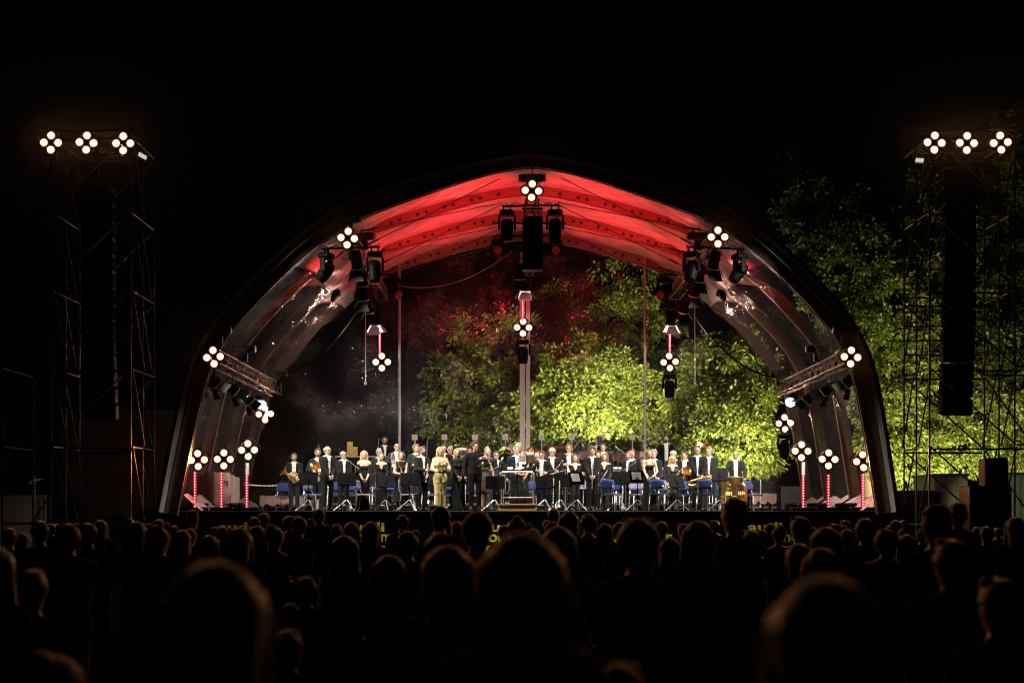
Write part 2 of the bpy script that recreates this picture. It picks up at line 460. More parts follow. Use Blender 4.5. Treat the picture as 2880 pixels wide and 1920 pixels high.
# ------------------------------------------------------------------ tent: four timber arches with membrane between
PROF = [(9.78, -0.02), (9.52, 1.75), (9.24, 3.45), (8.99, 4.3), (8.55, 5.12), (7.9, 5.9), (6.73, 7.08), (5.5, 8.05), (4.6, 8.52), (2.57, 9.13), (0.9, 9.52), (0, 9.60)]
def half_profile():
    pts = [np.array(p, float) for p in PROF]
    for _ in range(2):
        q = [pts[0]]
        for a, c in zip(pts[:-1], pts[1:]):
            q += [a * .75 + c * .25, a * .25 + c * .75]
        q.append(pts[-1]); pts = q
    return np.array(pts)
HP = half_profile() * [0.992, 0.990]
full = np.vstack([HP * [-1, 1], (HP[::-1])[1:]])
full[:, 0] -= np.where(full[:, 0] < 0, .24 * np.clip(1 - full[:, 1] / 5.5, 0, 1), 0)
seg = np.r_[0, np.cumsum(np.linalg.norm(np.diff(full, axis=0), axis=1))]
LEN = seg[-1]
def arch(s):
    """point and inward normal on the outer arch line, s in 0..1 from the left foot to the right foot"""
    s = np.clip(np.asarray(s, float), 0, 1) * LEN
    x = np.interp(s, seg, full[:, 0]); z = np.interp(s, seg, full[:, 1])
    e = 0.25
    tx = np.interp(s + e, seg, full[:, 0]) - np.interp(s - e, seg, full[:, 0])
    tz = np.interp(s + e, seg, full[:, 1]) - np.interp(s - e, seg, full[:, 1])
    L = np.hypot(tx, tz) + 1e-9
    return x, z, tz / L, -tx / L
AY = [37.8, 41.05, 44.35, 47.6]
tent = thing('tent', 'large arched stage tent with white roof membrane, clear foil walls and timber arches', 'tent', (XC, 37.8, FZ))
NS = 90
def flapw(s):
    u = min(1.0, abs(s - .5) / .17)
    return .14 + .22 * u * u * (3 - 2 * u) - .08 * max(0, abs(s - .5) - .3) / .2
sv = np.linspace(0, 1, NS)
ax, az, anx, anz = arch(sv)
for k, y in enumerate(AY):
    b = MB(); HW = 0.11
    vs = []
    for i in range(NS):
        D0 = .15 if k == 0 else .14
        D1 = flapw(sv[i]) + .26 if k == 0 else .43
        for (d, dy) in ((D0, -HW), (D1, -HW), (D1, HW), (D0, HW)):
            vs.append((XC + ax[i] + anx[i] * d, y + dy, FZ + az[i] + anz[i] * d))
    fs = []
    for i in range(NS - 1):
        for q in range(4):
            r = (q + 1) % 4
            fs.append((i * 4 + q, i * 4 + r, i * 4 + 4 + r, i * 4 + 4 + q))
    fs += [(0, 1, 2, 3), tuple(4 * (NS - 1) + q for q in (3, 2, 1, 0))]
    b.add(vs, fs)
    ar = b.build('arch', M_timber, tent, world=True)
    rail = lambda i: (flapw(sv[i]) + .30) if k == 0 else .45
    # edge rail that shows as a light line along the inner corner
    rp = [(XC + ax[i] + anx[i] * rail(i), y - HW - .02, FZ + az[i] + anz[i] * rail(i)) for i in range(0, NS, 1)]
    b = MB(); b.tube(rp, 0.02, 6); b.build('keder_rail', M_alu, tent, world=True)
    rp = [(XC + ax[i] + anx[i] * flapw(sv[i]), y - HW - .20, FZ + az[i] + anz[i] * flapw(sv[i])) for i in range(0, 46)]
    if k == 0:
        for sgn in (1, -1):
            b = MB(); b.tube([(XC + sgn * (p[0] - XC) * (1 if sgn > 0 else 1), p[1], p[2]) for p in rp], 0.010, 5); b.build('edge_strap', M_paint, tent, world=True)
    # bolts
    bm_ = MB(); bm_.lathe([(0.05, 0), (0.05, -0.03), (0.02, -0.045)], (0, 0, 0), (0, 1, 0), 8, cap1=True)
    bme = bm_.mesh('bolt', M_bolt)
    if k:
        for s0 in np.r_[np.linspace(.30, .46, 7), np.linspace(.54, .70, 7)]:
            for ds in (-0.009, 0.009):
                x, z, nx, nz = arch(s0 + ds)
                link('bolt', bme, tent, Matrix.Translation((XC + float(x + nx * .30), y - HW - .001, FZ + float(z + nz * .30))))
# front overhang (dark edge fabric)
b = MB(); vs = []
for i in range(NS):
    x, z, nx, nz = ax[i], az[i], anx[i], anz[i]
    vs += [(XC + x, 37.95, FZ + z), (XC + x, 37.48, FZ + z), (XC + x + nx * .11, 37.47, FZ + z + nz * .11), (XC + x + nx * .10, 37.50, FZ + z + nz * .10)]
fs = []
for i in range(NS - 1):
    fs += [(i * 4 + q, i * 4 + q + 1, i * 4 + q + 5, i * 4 + q + 4) for q in range(3)]
b.add(vs, fs)
M_darkfab = mat('dark_edge_fabric', (0.016, 0.013, 0.012), 0.8, spec=0.1, noise=0.2, nscale=3, bump=0.4, bscale=4)
b.build('edge_flap', M_darkfab, tent, smooth=True, world=True)
b = MB(); vs = []
for i in range(NS):
    x, z, nx, nz = ax[i], az[i], anx[i], anz[i]
    wv = .02 * math.sin(i * 1.3)
    vs += [(XC + x + nx * .085, 37.50, FZ + z + nz * .085), (XC + x + nx * (.07 + wv), 37.60, FZ + z + nz * (.07 + wv)), (XC + x + nx * .18, 37.685, FZ + z + nz * .18)]
b.add(vs, [(i * 3 + q, i * 3 + q + 1, i * 3 + q + 4, i * 3 + q + 3) for i in range(NS - 1) for q in range(2)])
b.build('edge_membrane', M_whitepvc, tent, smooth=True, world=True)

# membrane bays: white roof, clear windows below rounded edges
def wob(i, j, k):
    return 0.028 * math.sin(i * 3.7 + 2.2 * math.sin(j * .55 + k)) * (1 - .6 * math.sin(math.pi * j / 17)) + 0.05 * math.sin(i * .9 + k * 2.1 + math.sin(j * .8) * 1.3) + 0.03 * math.sin(i * 2.3 - j * .9 + k)
SB = 0.272
NT = 18
def bay(k):
    y0, y1 = AY[k] + .115, AY[k + 1] - .115
    ts = np.linspace(0, 1, NT)
    def pt(s, t, i, j):
        x, z, nx, nz = arch(s)
        hq = min(1.0, max(0.0, (abs(s - .5) - .10) / .14)); hq = hq * hq * (3 - 2 * hq)
        sag = 0.15 + (0.10 + 0.52 * hq) * 4 * t * (1 - t) * (1 if abs(s - .5) < .4 else (.5 - abs(s - .5)) / .1 * .95 + .05) + wob(i, j, k) * 4 * t * (1 - t)
        return (XC + float(x + nx * sag), y0 + (y1 - y0) * t, FZ + float(z + nz * sag))
    sb = SB - 0.052 + 0.052 * np.sqrt(np.clip(1 - (np.abs(2 * ts - 1)) ** 2.6, 0, 1))
    def patch(name, m, s_of, n, solid=0.0):
        b = MB(); vs = []
        for j, t in enumerate(ts):
            for i in range(n):
                s = s_of(i / (n - 1), j)
                vs.append(pt(s, t, s * 90, j))
        b.add(vs, [(j * n + i, j * n + i + 1, (j + 1) * n + i + 1, (j + 1) * n + i) for j in range(NT - 1) for i in range(n - 1)])
        o = b.build(name, m, tent, smooth=True, world=True)
        return o
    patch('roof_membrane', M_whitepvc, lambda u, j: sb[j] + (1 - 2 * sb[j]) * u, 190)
    patch('foil_window', M_foil, lambda u, j: 0.004 + (sb[j] - 0.004) * u, 60)
    patch('foil_window', M_foil, lambda u, j: 0.996 - (sb[j] - 0.004) * u, 34)
    # seams that carry the windows
    for sgn in (0, 1):
        for sh in (0.136,):
            s_ = sh if not sgn else 1 - sh
            b = MB(); b.tube([pt(s_, t, s_ * 90, j) for j, t in enumerate(ts)], 0.022, 5); b.build('seam', M_paint, tent, world=True)
    # edge bead of the white membrane
    for sgn in (0, 1):
        b = MB(); b.tube([pt(sb[j] if not sgn else 1 - sb[j], t, (sb[j] if not sgn else 1 - sb[j]) * 90, j) for j, t in enumerate(ts)], 0.018, 5)
        b.build('hem', M_paint, tent, world=True)
    # tension cables under the roof with a turnbuckle each
    for (sa, sbb) in ((.30, .47), (.70, .53)):
        for (ya, yb) in ((y0, y1), (y1, y0)):
            xa, za, nxa, nza = arch(sa); xb, zb, nxb, nzb = arch(sbb)
            pa = (XC + float(xa + nxa * .55), ya, FZ + float(za + nza * .55)); pb = (XC + float(xb + nxb * .55), yb, FZ + float(zb + nzb * .55))
            rod('bracing_cable', pa, pb, 0.013, M_cable, tent, 5)
            q0 = Vector(pa).lerp(Vector(pb), .18); q1 = Vector(pa).lerp(Vector(pb), .25)
            rod('turnbuckle', q0, q1, 0.03, M_cable, tent, 6)
    # short purlins at the knees
    for sp in (.312, .688):
        x, z, nx, nz = arch(sp)
        p = Vector((XC + float(x + nx * .38), 0, FZ + float(z + nz * .38)))
        rod('purlin', (p.x, y0, p.z), (p.x, y1, p.z), 0.05, M_darksteel, tent, 8)
for k in range(3): bay(k)

# back wall of clear foil with seams, closed along the rear arch
b = MB(); nrow = 46; ncol = 40
sw = np.linspace(0.002, 0.5, nrow); wx, wz, wnx, wnz = arch(sw)
vs = []
for i in range(nrow):
    hw = abs(float(wx[i] + wnx[i] * .36)); z = float(wz[i] + wnz[i] * .36)
    for j in range(ncol + 1):
        u = -1 + 2 * j / ncol
        vs.append((XC + hw * u, 47.78 + 0.05 * math.sin(j * 1.1 + i * .35) + 0.03 * math.sin(i * .9 - j * .4), FZ + z))
b.add(vs, [(i * (ncol + 1) + j, i * (ncol + 1) + j + 1, (i + 1) * (ncol + 1) + j + 1, (i + 1) * (ncol + 1) + j) for i in range(nrow - 1) for j in range(ncol)])
b.build('back_wall', M_foilback, tent, smooth=True, world=True)
for px in (1120, 1817):
    x = P(px + (3 if px < 1400 else -3), 0, 47.4).x
    top = P(0, 728 if px < 1400 else 712, 47.4).z
    rod('wall_post', (x, 47.45, FZ), (x, 47.45, top), 0.045, M_paint, tent, 8)
    q = MB(); q.box((x + (0.06 if px < 1400 else -0.10), 47.38, FZ + .95), (0.16, 0.10, 2.05), bevel=.01); q.build('post_foot', M_paint, tent, world=True)
x = P(1475, 0, 47.3).x
q = MB(); q.box((x - .07, 47.4, FZ + 4.3), (.17, .16, 8.6), bevel=.01); q.build('wall_post', M_paint, tent, world=True)
q = MB(); q.box((x + .12, 47.42, FZ + 4.2), (.14, .13, 8.4), bevel=.01); q.build('wall_post', M_paint, tent, world=True)
for dx in (-.29, .30):
    q = MB(); q.box((x + dx, 47.37, FZ + .98), (.20, .12, 2.1), bevel=.01); q.build('post_foot', M_paint, tent, world=True)
# white skirts along the foot of the side walls
for sgn in (-1, 1):
    for k in range(3):
        b = MB(); n = 12; vs = []
        for j in range(n + 1):
            y = AY[k] + .2 + (AY[k + 1] - AY[k] - .4) * j / n
            w = 0.08 * math.sin(j * 1.9 + k) + .05 * math.sin(j * 4.1)
            vs += [(XC + sgn * 9.30, y, FZ + .42 + .05 * math.sin(j * .9)), (XC + sgn * (9.08 - abs(w)), y + w * .5, FZ + .22), (XC + sgn * (8.85 - w), y, FZ + .015)]
        b.add(vs, [(j * 3 + q, j * 3 + q + 1, j * 3 + q + 4, j * 3 + q + 3) for j in range(n) for q in range(2)])
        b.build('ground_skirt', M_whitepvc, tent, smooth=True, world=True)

# ------------------------------------------------------------------ trusses and chain hoists
def truss(label, p0, p1, size=0.34):
    p0, p1 = Vector(p0), Vector(p1)
    t = thing('lighting_truss', label, 'truss', p0, 0, 'trusses hung under the tent roof')
    d = (p1 - p0); L = d.length; d.normalize()
    u = Vector((1, 0, 0)); w = Vector((0, 0, 1)); h = size / 2
    c = [u * h + w * h, u * -h + w * h, u * -h - w * h, u * h - w * h]
    for q in c: rod('chord', p0 + q, p1 + q, 0.025, M_alu, t, 8)
    n = int(L / 0.36)
    for fa in range(4):
        a, e = c[fa], c[(fa + 1) % 4]
        for i in range(n):
            q0 = p0 + d * (L * i / n) + (a if i % 2 else e); q1 = p0 + d * (L * (i + 1) / n) + (e if i % 2 else a)
            rod('brace', q0, q1, 0.011, M_alu, t, 5)
    for q in (p0, p1):
        for a in range(4): rod('end_frame', q + c[a], q + c[(a + 1) % 4], 0.02, M_alu, t, 6)
    # cable loom along the truss
    pts = [p0 + d * (L * i / 30) + w * (-h + .03 + .05 * math.sin(i * 1.7)) + u * (.08 * math.sin(i * 1.1)) for i in range(31)]
    b = MB(); b.tube(pts, .03, 6); b.build('cable_loom', M_black, t, world=True)
    return t
TL = [('upper truss on the left with red side light', -4.33, 7.23), ('upper truss on the right beside the right roof knee', 5.43, 7.26),
      ('lower truss low along the left tent wall', -7.87, 4.10), ('lower truss low along the right tent wall', 8.93, 4.10),
      ('central truss under the roof ridge behind the hanging loudspeaker', 0.53, 8.05)]
for (lab, x, z) in TL:
    truss(lab, (x, 37.35, CAMZ + z), (x * 0.995, 47.2, CAMZ + z - .02))

def hoist(x, y, z, ztop, lab, w=0.62, big=True):
    t = thing('chain_hoist', lab, 'chain hoist', (x, y, z), 0, 'chain hoists holding the trusses')
    b = MB(); b.box((0, 0, .18), (w, .22, .20), bevel=.03); b.build('motor_body', M_black, t)
    b = MB(); b.lathe([(.10, 0), (.10, .05)], (w / 2, 0, .18), (1, 0, 0), 12, cap1=True); b.lathe([(.10, 0), (.10, .05)], (-w / 2, 0, .18), (-1, 0, 0), 12, cap1=True); b.build('end_cap', M_darksteel, t)
    b = MB(); b.box((0, 0, -.06), (.26, .18, .26), bevel=.02); b.build('chain_bag', M_black, t)
    b = MB(); n = max(4, int((ztop - z - .5) / .07))
    for i in range(n):
        zz = .30 + (ztop - z - .5) * i / n
        if i % 2: b.box((0, 0, zz), (.035, .014, .075))
        else: b.box((0, 0, zz), (.014, .035, .075))
    b.build('chain', M_cable, t)
    b = MB(); hz = ztop - z - .18
    b.tube([(.0 + .06 * math.cos(a), 0, hz + .06 * math.sin(a)) for a in np.linspace(-2.2, 3.3, 12)], .02, 6)
    b.tube([(0, 0, hz + .08), (0, 0, hz + .20)], .03, 6); b.build('hook', M_cable, t)
def roofz(x, y):
    # inner roof line above x
    s = np.linspace(0, 1, 400); X, Z, _, _ = arch(s)
    return FZ + float(np.interp(x - XC, X, Z)) - .5
for (lab, x, y, z) in (('chain hoist over the front of the upper left truss', -4.33, 37.45, CAMZ + 7.55),
                       ('chain hoist over the front of the upper right truss', 5.43, 37.45, CAMZ + 7.55),
                       ('chain hoist over the front of the central truss', 0.53, 37.45, CAMZ + 8.62),
                       ('second chain hoist behind the front of the upper left truss', -4.15, 39.6, CAMZ + 7.50),
                       ('second chain hoist behind the front of the upper right truss', 5.20, 39.6, CAMZ + 7.50),
                       ('chain hoist over the front end of the lower left truss', -7.75, 37.45, CAMZ + 4.62),
                       ('chain hoist over the front end of the lower right truss', 8.80, 37.45, CAMZ + 4.62),
                       ('second chain hoist along the lower left truss', -7.62, 40.3, CAMZ + 4.45),
                       ('second chain hoist along the lower right truss', 8.68, 40.3, CAMZ + 4.45),
                       ('rear chain hoist on the far end of the lower left truss', -7.70, 46.4, CAMZ + 4.35),
                       ('rear chain hoist on the far end of the lower right truss', 8.76, 46.4, CAMZ + 4.35)):
    hoist(x, y, z, max(z + .7, roofz(x, y)), lab)
# ------------------------------------------------------------------ lamps and fixtures
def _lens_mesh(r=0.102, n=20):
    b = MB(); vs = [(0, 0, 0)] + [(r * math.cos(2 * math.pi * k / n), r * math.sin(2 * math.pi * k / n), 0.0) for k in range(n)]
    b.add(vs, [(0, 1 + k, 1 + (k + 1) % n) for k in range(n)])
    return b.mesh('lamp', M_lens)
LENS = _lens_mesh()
_b = MB(); _b.lathe([(.05, -.16), (.10, -.10), (.13, 0.0), (.135, .02), (.125, .02)], (0, 0, 0), (0, 0, 1), 16, cap0=True)
CAN = _b.mesh('reflector_can', M_black, True)
BL_OFF = 0.176
def make_blinder():
    """four lamps on a square plate that stands on its corner; local -Y is the front"""
    t = thing('blinder_light', '', 'blinder light')
    R45 = Matrix.Rotation(math.radians(45), 3, 'Y')
    b = MB(); b.box((0, .12, 0), (.40, .05, .40), R45, bevel=.015); b.build('housing', M_black, t)
    for ang in (0, 90, 180, 270):
        a = math.radians(ang)
        m = Matrix.Translation((BL_OFF * math.cos(a), -.02, BL_OFF * math.sin(a))) @ Matrix.Rotation(math.radians(90), 4, 'X')
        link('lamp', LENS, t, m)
        link('reflector_can', CAN, t, Matrix.Translation((BL_OFF * math.cos(a), -.01 + .02, BL_OFF * math.sin(a))) @ Matrix.Rotation(math.radians(90), 4, 'X'))
    b = MB(); b.box((-.16, .05, .16), (.40, .10, .014), Matrix.Rotation(math.radians(-45), 3, 'Y')); b.build('glare_flap', M_darksteel, t)
    b = MB(); b.tube([(-.31, .06, 0), (-.31, .16, .1), (0, .20, .36), (.31, .16, .1), (.31, .06, 0)], .016, 6); b.build('yoke', M_black, t)
    return t
BL = make_blinder()
BLINDERS = [
    (557, 1293, 38.5, 'blinder light on the leftmost red light pole on stage'),
    (630, 1291, 38.6, 'blinder light on the middle red light pole at stage left end'),
    (698, 1265, 38.9, 'taller blinder light beside the dark back wall, third pole from stage left end'),
    (2254, 1268, 38.9, 'taller blinder light on the inner pole of the right stage end'),
    (2330, 1291, 38.6, 'blinder light on the middle pole of the right stage end'),
    (2427, 1296, 38.5, 'blinder light on the outermost pole of the right stage end'),
    (601, 1004, 37.1, 'blinder light at the front end of the lower left truss'),
    (2393, 1004, 37.1, 'blinder light at the front end of the lower right truss'),
    (745, 1164, 46.9, 'dimmer blinder light under the far end of the lower left truss'),
    (2207, 1190, 46.9, 'blinder light under the far end of the lower right truss'),
    (978, 670, 37.1, 'blinder light at the front end of the upper left truss'),
    (2019, 667, 37.1, 'blinder light at the front end of the upper right truss'),
    (1496, 537, 37.1, 'blinder light under the tent peak above the hanging loudspeaker'),
    (1074, 1018, 46.8, 'blinder light below the hanging red light bar at left'),
    (1471, 921, 46.8, 'blinder light below the central hanging red light bar'),
    (1883, 1018, 46.8, 'blinder light below the hanging red light bar at right'),
    (144, 402, 35.2, 'outermost blinder light on top of the left scaffold tower'),
    (244, 402, 35.2, 'middle blinder light on top of the left scaffold tower'),
    (347, 404, 35.2, 'blinder light on the inner corner of the left scaffold tower'),
    (2628, 402, 35.2, 'blinder light on the inner corner of the right scaffold tower'),
    (2719, 403, 35.2, 'middle blinder light on top of the right scaffold tower'),
    (2814, 402, 35.2, 'outermost blinder light on top of the right scaffold tower')]
rb = random.Random(3)
for i, (px, py, Y, lab) in enumerate(BLINDERS):
    loc = P(px, py, Y)
    mw = TR(loc, 0.0, 1.0 if Y < 40 else 1.12) @ Matrix.Rotation(math.radians(rb.uniform(-5, 5)), 4, 'Y')
    if i == 0:
        o = BL; o.matrix_basis = mw; o['label'] = lab; o['group'] = 'four lamp blinder lights'
    else:
        o = copy_thing(BL, mw, lab, 'four lamp blinder lights')
    # the beam of this lamp, front ones towards the audience
    if Y < 40:
        lo = loc + Vector((0, -.12, 0))
        if py > 1100: pass
        spot('blinder_beam', lo, Vector((loc.x * .75, 0, 1.2)), (1500 if py < 500 else 1100) * GAIN_RIM, (1.0, 0.40, 0.13), 110, 1.0, 0.16)
    else:
        spot('blinder_beam', loc + Vector((0, -.12, 0)), Vector((-9.0 if i == 13 else 10.0, 40.5, 6.6)) if i in (13, 15) else Vector((loc.x * .8, 20, 6.0)), 560 if i in (13, 15) else (60 if i == 14 else 180), (1.0, 0.50, 0.40), 110 if i in (13, 15) else 150, 1.0, 0.16)  # rear lamps: warm fill added for the roof and tent sides

# LED bars with red pixels
_b = MB(); _b.ball((0, 0, 0), .021, 8, 6, sc=(1, .6, 1)); LEDDOT = _b.mesh('led_pixel', M_led, True)
def led_bar(x, y, z0, z1, lab, white_above=0.0, stand=True):
    t = thing('led_light_bar', lab, 'light bar', (x, y, z0), 0, 'upright red light bars')
    n = max(6, int(round((z1 - z0) / 0.074)))
    b = MB(); b.box((0, .03, (z1 - z0) / 2), (.075, .06, z1 - z0), bevel=.008); b.build('bar', M_ledhouse, t)
    for i in range(n):
        link('led_pixel', LEDDOT, t, t.matrix_basis @ Matrix.Translation((0, -.012, .04 + (z1 - z0 - .08) * i / (n - 1))))
    if stand:
        b = MB(); b.box((0, .10, .05), (.62, .42, .10), bevel=.02); b.build('foot_plate', M_black, t)
        b = MB(); b.tube([(.0, .10, .08), (.0, .10, z1 - z0 + white_above + .35)], .026, 8); b.build('pole', M_black, t)
        if white_above:
            b = MB(); b.box((.01, .05, z1 - z0 + white_above / 2 + .01), (.085, .07, white_above)); b.build('white_sleeve', M_silver, t)
    else:
        b = MB(); b.tube([(0, .08, z1 - z0), (0, .08, z1 - z0 + .5)], .02, 6); b.build('pole', M_black, t)
    d = bpy.data.lights.new('led_glow', 'POINT'); d.shadow_soft_size = .12
    d.energy = 6.0 if stand else 5.0; d.color = (1, .02, .05)
    o = bpy.data.objects.new('led_glow', d); COL.objects.link(o)
    o.location = (x, y - .16, (z0 + z1) / 2 + .2)
    return t
for (px, yt, Y, wa, lab) in ((548, 1325, 38.4, 0, 'red light bar on the outermost pole at left stage end'), (623, 1327, 38.5, 0, 'red light bar in front of the pale cabinet'),
                             (694, 1337, 38.8, .34, 'red light bar with a white sleeve above it, left side'), (2259, 1337, 38.8, .36, 'red light bar with a white sleeve above it, right side'),
                             (2330, 1333, 38.5, 0, 'middle red light bar of the right stage end'), (2427, 1331, 38.4, 0, 'outermost red light bar of the right stage end')):
    p = P(px, 0, Y); led_bar(p.x, Y, FZ, P(0, yt, Y).z, lab, wa)
for (px, yt, yb, lab) in ((1068, 926, 995, 'hanging red light bar at left under a lit flap'), (1470, 825, 904, 'hanging red light bar in front of the central post'),
                          (1884, 926, 995, 'hanging red light bar at right under a lit flap')):
    p = P(px, 0, 46.7); led_bar(p.x, 46.7, P(0, yb, 46.7).z, P(0, yt, 46.7).z, lab, 0, False)

def orient(d, up=(0, 0, 1)):
    """4x4 whose local -Z points along d"""
    return Vector(d).to_track_quat('-Z', 'Y').to_matrix().to_4x4()
def barn_light(px, py, Y, d, lab, lit=False, s=1.0, lens=M_spotlens, flaps=True, zoff=0.55, silver=False, drop=True):
    """theatre spotlight with four flaps; body centre at the pixel"""
    c = P(px, py, Y)
    t = thing('stage_spotlight', lab, 'spotlight', c, 0, 'theatre spotlights on the trusses')
    M = orient(d) @ Matrix.Scale(s, 4)
    def put(b, name, m, smooth=False):
        b.v = [tuple(M @ Vector(v)) for v in b.v]; return b.build(name, m, t, smooth)
    b = MB(); b.lathe([(.05, .30), (.12, .28), (.145, .20), (.15, -.12), (.165, -.16), (.165, -.19)], (0, 0, 0), (0, 0, 1), 18, cap0=True); lb_ = put(b, 'lamp_body', M_black, True)
    b = MB()
    for k in range(5): b.lathe([(.155, .02 + k * .045), (.160, .03 + k * .045), (.155, .04 + k * .045)], (0, 0, 0), (0, 0, 1), 18)
    put(b, 'cooling_rib', M_black).parent = lb_
    b = MB(); b.lathe([(.001, -.185), (.06, -.18), (.125, -.165)], (0, 0, 0), (0, 0, 1), 18); put(b, 'lens', lens, True).parent = lb_
    b = MB(); b.lathe([(.148, -.172), (.163, -.193), (.170, -.195), (.170, -.172)], (0, 0, 0), (0, 0, 1), 18); put(b, 'gate_ring', M_silver if lit else M_darksteel, True)
    if flaps:
        for k in range(4):
            R = Matrix.Rotation(math.pi / 2 * k, 3, 'Z')
            w0, w1, L, sp = .13, .23, .26, .14
            if k % 2: w0, w1, L = .11, .16, .22
            q = [(-w0, .165, -.20), (w0, .165, -.20), (w1, .165 + sp, -.20 - L), (-w1, .165 + sp, -.20 - L)]
            q2 = [(x, y + .008, z + .004) for x, y, z in q]
            b = MB(); b.add([R @ Vector(v) for v in q + q2], [(0, 1, 2, 3), (7, 6, 5, 4), (0, 4, 5, 1), (1, 5, 6, 2), (2, 6, 7, 3), (3, 7, 4, 0)])
            put(b, 'barn_door', M_silver if silver else M_black)
    if lit:
        pl = bpy.data.lights.new('lamp_glow', 'POINT'); pl.energy = 40.0 if silver else 4.0; pl.color = (.95, .98, 1.0); pl.shadow_soft_size = .05
        po = bpy.data.objects.new('lamp_glow', pl); COL.objects.link(po); po.location = c + (M @ Vector((0, 0, -.25)))
    b = MB(); top = Vector((0, 0, zoff * s)); sd = M.to_3x3() @ Vector((.19, 0, 0.04)); sd2 = M.to_3x3() @ Vector((-.19, 0, 0.04))
    b.tube([sd, sd * 1.05 + Vector((0, 0, .22 * s)), top * .8 + sd * .5, top * .8 + sd2 * .5, sd2 * 1.05 + Vector((0, 0, .22 * s)), sd2], .014, 6)
    b.tube([top * .8, top], .03, 6); b.build('yoke', M_black, t)
    return t
DN = (0, .55, -1)
for (px, py, Y, d, lab, lit, sil) in (
        (1003, 735, 38.2, (.1, .5, -1), 'foremost black spotlight under the upper left truss', True, False),
        (1018, 785, 40.4, (.1, .5, -1), 'second black spotlight along the upper left truss', True, False),
        (1020, 826, 42.3, (.1, .5, -1), 'third black spotlight along the upper left truss', True, False),
        (1038, 862, 44.3, (.1, .5, -1), 'fourth black spotlight along the upper left truss', True, False),
        (1056, 898, 46.2, (.05, .25, -1), 'rear left spotlight with bright white flaps', True, True),
        (2008, 735, 38.2, (-.1, .5, -1), 'foremost black spotlight under the upper right truss', True, False),
        (1967, 772, 40.2, (-.1, .5, -1), 'second black spotlight along the upper right truss', True, False),
        (1955, 815, 42.3, (-.1, .5, -1), 'third black spotlight along the upper right truss', True, False),
        (1925, 862, 44.3, (-.1, .5, -1), 'fourth black spotlight along the upper right truss', True, False),
        (1887, 898, 46.2, (-.05, .25, -1), 'rear right spotlight with bright white flaps', True, True),
        (1477, 802, 45.8, (0, .25, -1), 'central rear spotlight with bright white flaps below the loudspeaker', True, True),
        (1462, 768, 44.2, (0, .4, -1), 'spotlight with red lit flaps beside the hanging loudspeaker', True, False),
        (598, 1066, 38.3, (.75, .5, -.8), 'outermost spotlight under the lower left truss', True, False),
        (650, 1090, 40.3, (.8, .5, -.7), 'second spotlight under the lower left truss', True, False),
        (695, 1118, 43.0, (.7, .3, -.8), 'third spotlight under the lower left truss', True, False),
        (2392, 1066, 38.3, (-.75, .5, -.8), 'outermost spotlight under the lower right truss', True, False),
        (2330, 1092, 40.3, (-.8, .5, -.7), 'second spotlight under the lower right truss', True, False),
        (2278, 1116, 42.6, (-.7, .3, -.8), 'third spotlight under the lower right truss', True, False)):
    barn_light(px, py, Y, d, lab, lit, 1.0, M_spotlens, True, .55, sil)
# cool lamps facing forward
for (px, py, d, lab) in ((731, 1130, (.35, -.8, -.45), 'round cool white lamp glowing under the lower left truss'), (2226, 1124, (-.35, -.8, -.45), 'round cool white lamp glowing under the lower right truss')):
    barn_light(px, py, 43.5, d, lab, True, .95, M_teal, False, .5)

def moving_head(px, py, Y, pan, tilt, lab, lens=M_black, s=1.0, up=True):
    """hanging moving head: base, two arms, tilting head; the pixel is its clamp"""
    c = P(px, py, Y)
    t = thing('moving_head_light', lab, 'moving light', c, math.radians(pan), 'moving head lights on cross bars')
    S = Matrix.Scale(s, 3)
    def put(b, name, m, sm=False):
        b.v = [tuple(S @ Vector(v)) for v in b.v]; return b.build(name, m, t, sm)
    b = MB(); b.box((-.09, 0, -.05), (.04, .06, .12)); b.box((.09, 0, -.05), (.04, .06, .12)); put(b, 'clamp', M_black)
    b = MB(); b.box((0, 0, -.19), (.40, .34, .16), bevel=.04); put(b, 'base', M_black)
    for sx_ in (-1, 1):
        b = MB(); b.box((sx_ * .21, 0, -.44), (.06, .16, .38), bevel=.02); put(b, 'arm', M_black)
    R = Matrix.Rotation(math.radians(tilt), 3, 'X')
    b = MB(); b.lathe([(.06, .24), (.13, .22), (.17, .12), (.17, -.10), (.15, -.28), (.14, -.32)], (0, 0, 0), (0, 0, 1), 16, cap0=True)
    b.v = [tuple(R @ Vector(v) + Vector((0, 0, -.58))) for v in b.v]; hd_ = put(b, 'head', M_black, True)
    b = MB(); b.lathe([(.001, -.315), (.08, -.31), (.138, -.30)], (0, 0, 0), (0, 0, 1), 16)
    b.v = [tuple(R @ Vector(v) + Vector((0, 0, -.58))) for v in b.v]; put(b, 'lens', lens, True).parent = hd_
    return t
def cross_bar(pa, pb, lab):
    t = thing('cross_bar', lab, 'crossbar', pa, 0, 'crossbars on the trusses')
    rod('bar', pa, pb, .028, M_black, t, 8)
    m = (Vector(pa) + Vector(pb)) / 2
    b = MB()
    for k in (-.12, .12): b.box(m + Vector((k, 0, .06)), (.05, .08, .16))
    b.build('coupler', M_black, t, world=True)
    b = MB(); pts = [Vector(pa).lerp(Vector(pb), i / 16) + Vector((0, 0, .05 + .04 * math.sin(i * 2.1))) for i in range(17)]
    b.tube(pts, .012, 5); b.build('power_cable', M_black, t, world=True)
cross_bar(P(903, 700, 37.8), P(1070, 694, 37.8), 'front crossbar of the upper left truss')
cross_bar(P(1930, 694, 37.8), P(2094, 701, 37.8), 'front crossbar of the upper right truss')
cross_bar(P(1411, 580, 37.8), P(1576, 578, 37.8), 'front crossbar above the hanging loudspeaker')
cross_bar(P(1384, 627, 41.5), P(1592, 629, 41.5), 'second crossbar behind the hanging loudspeaker')
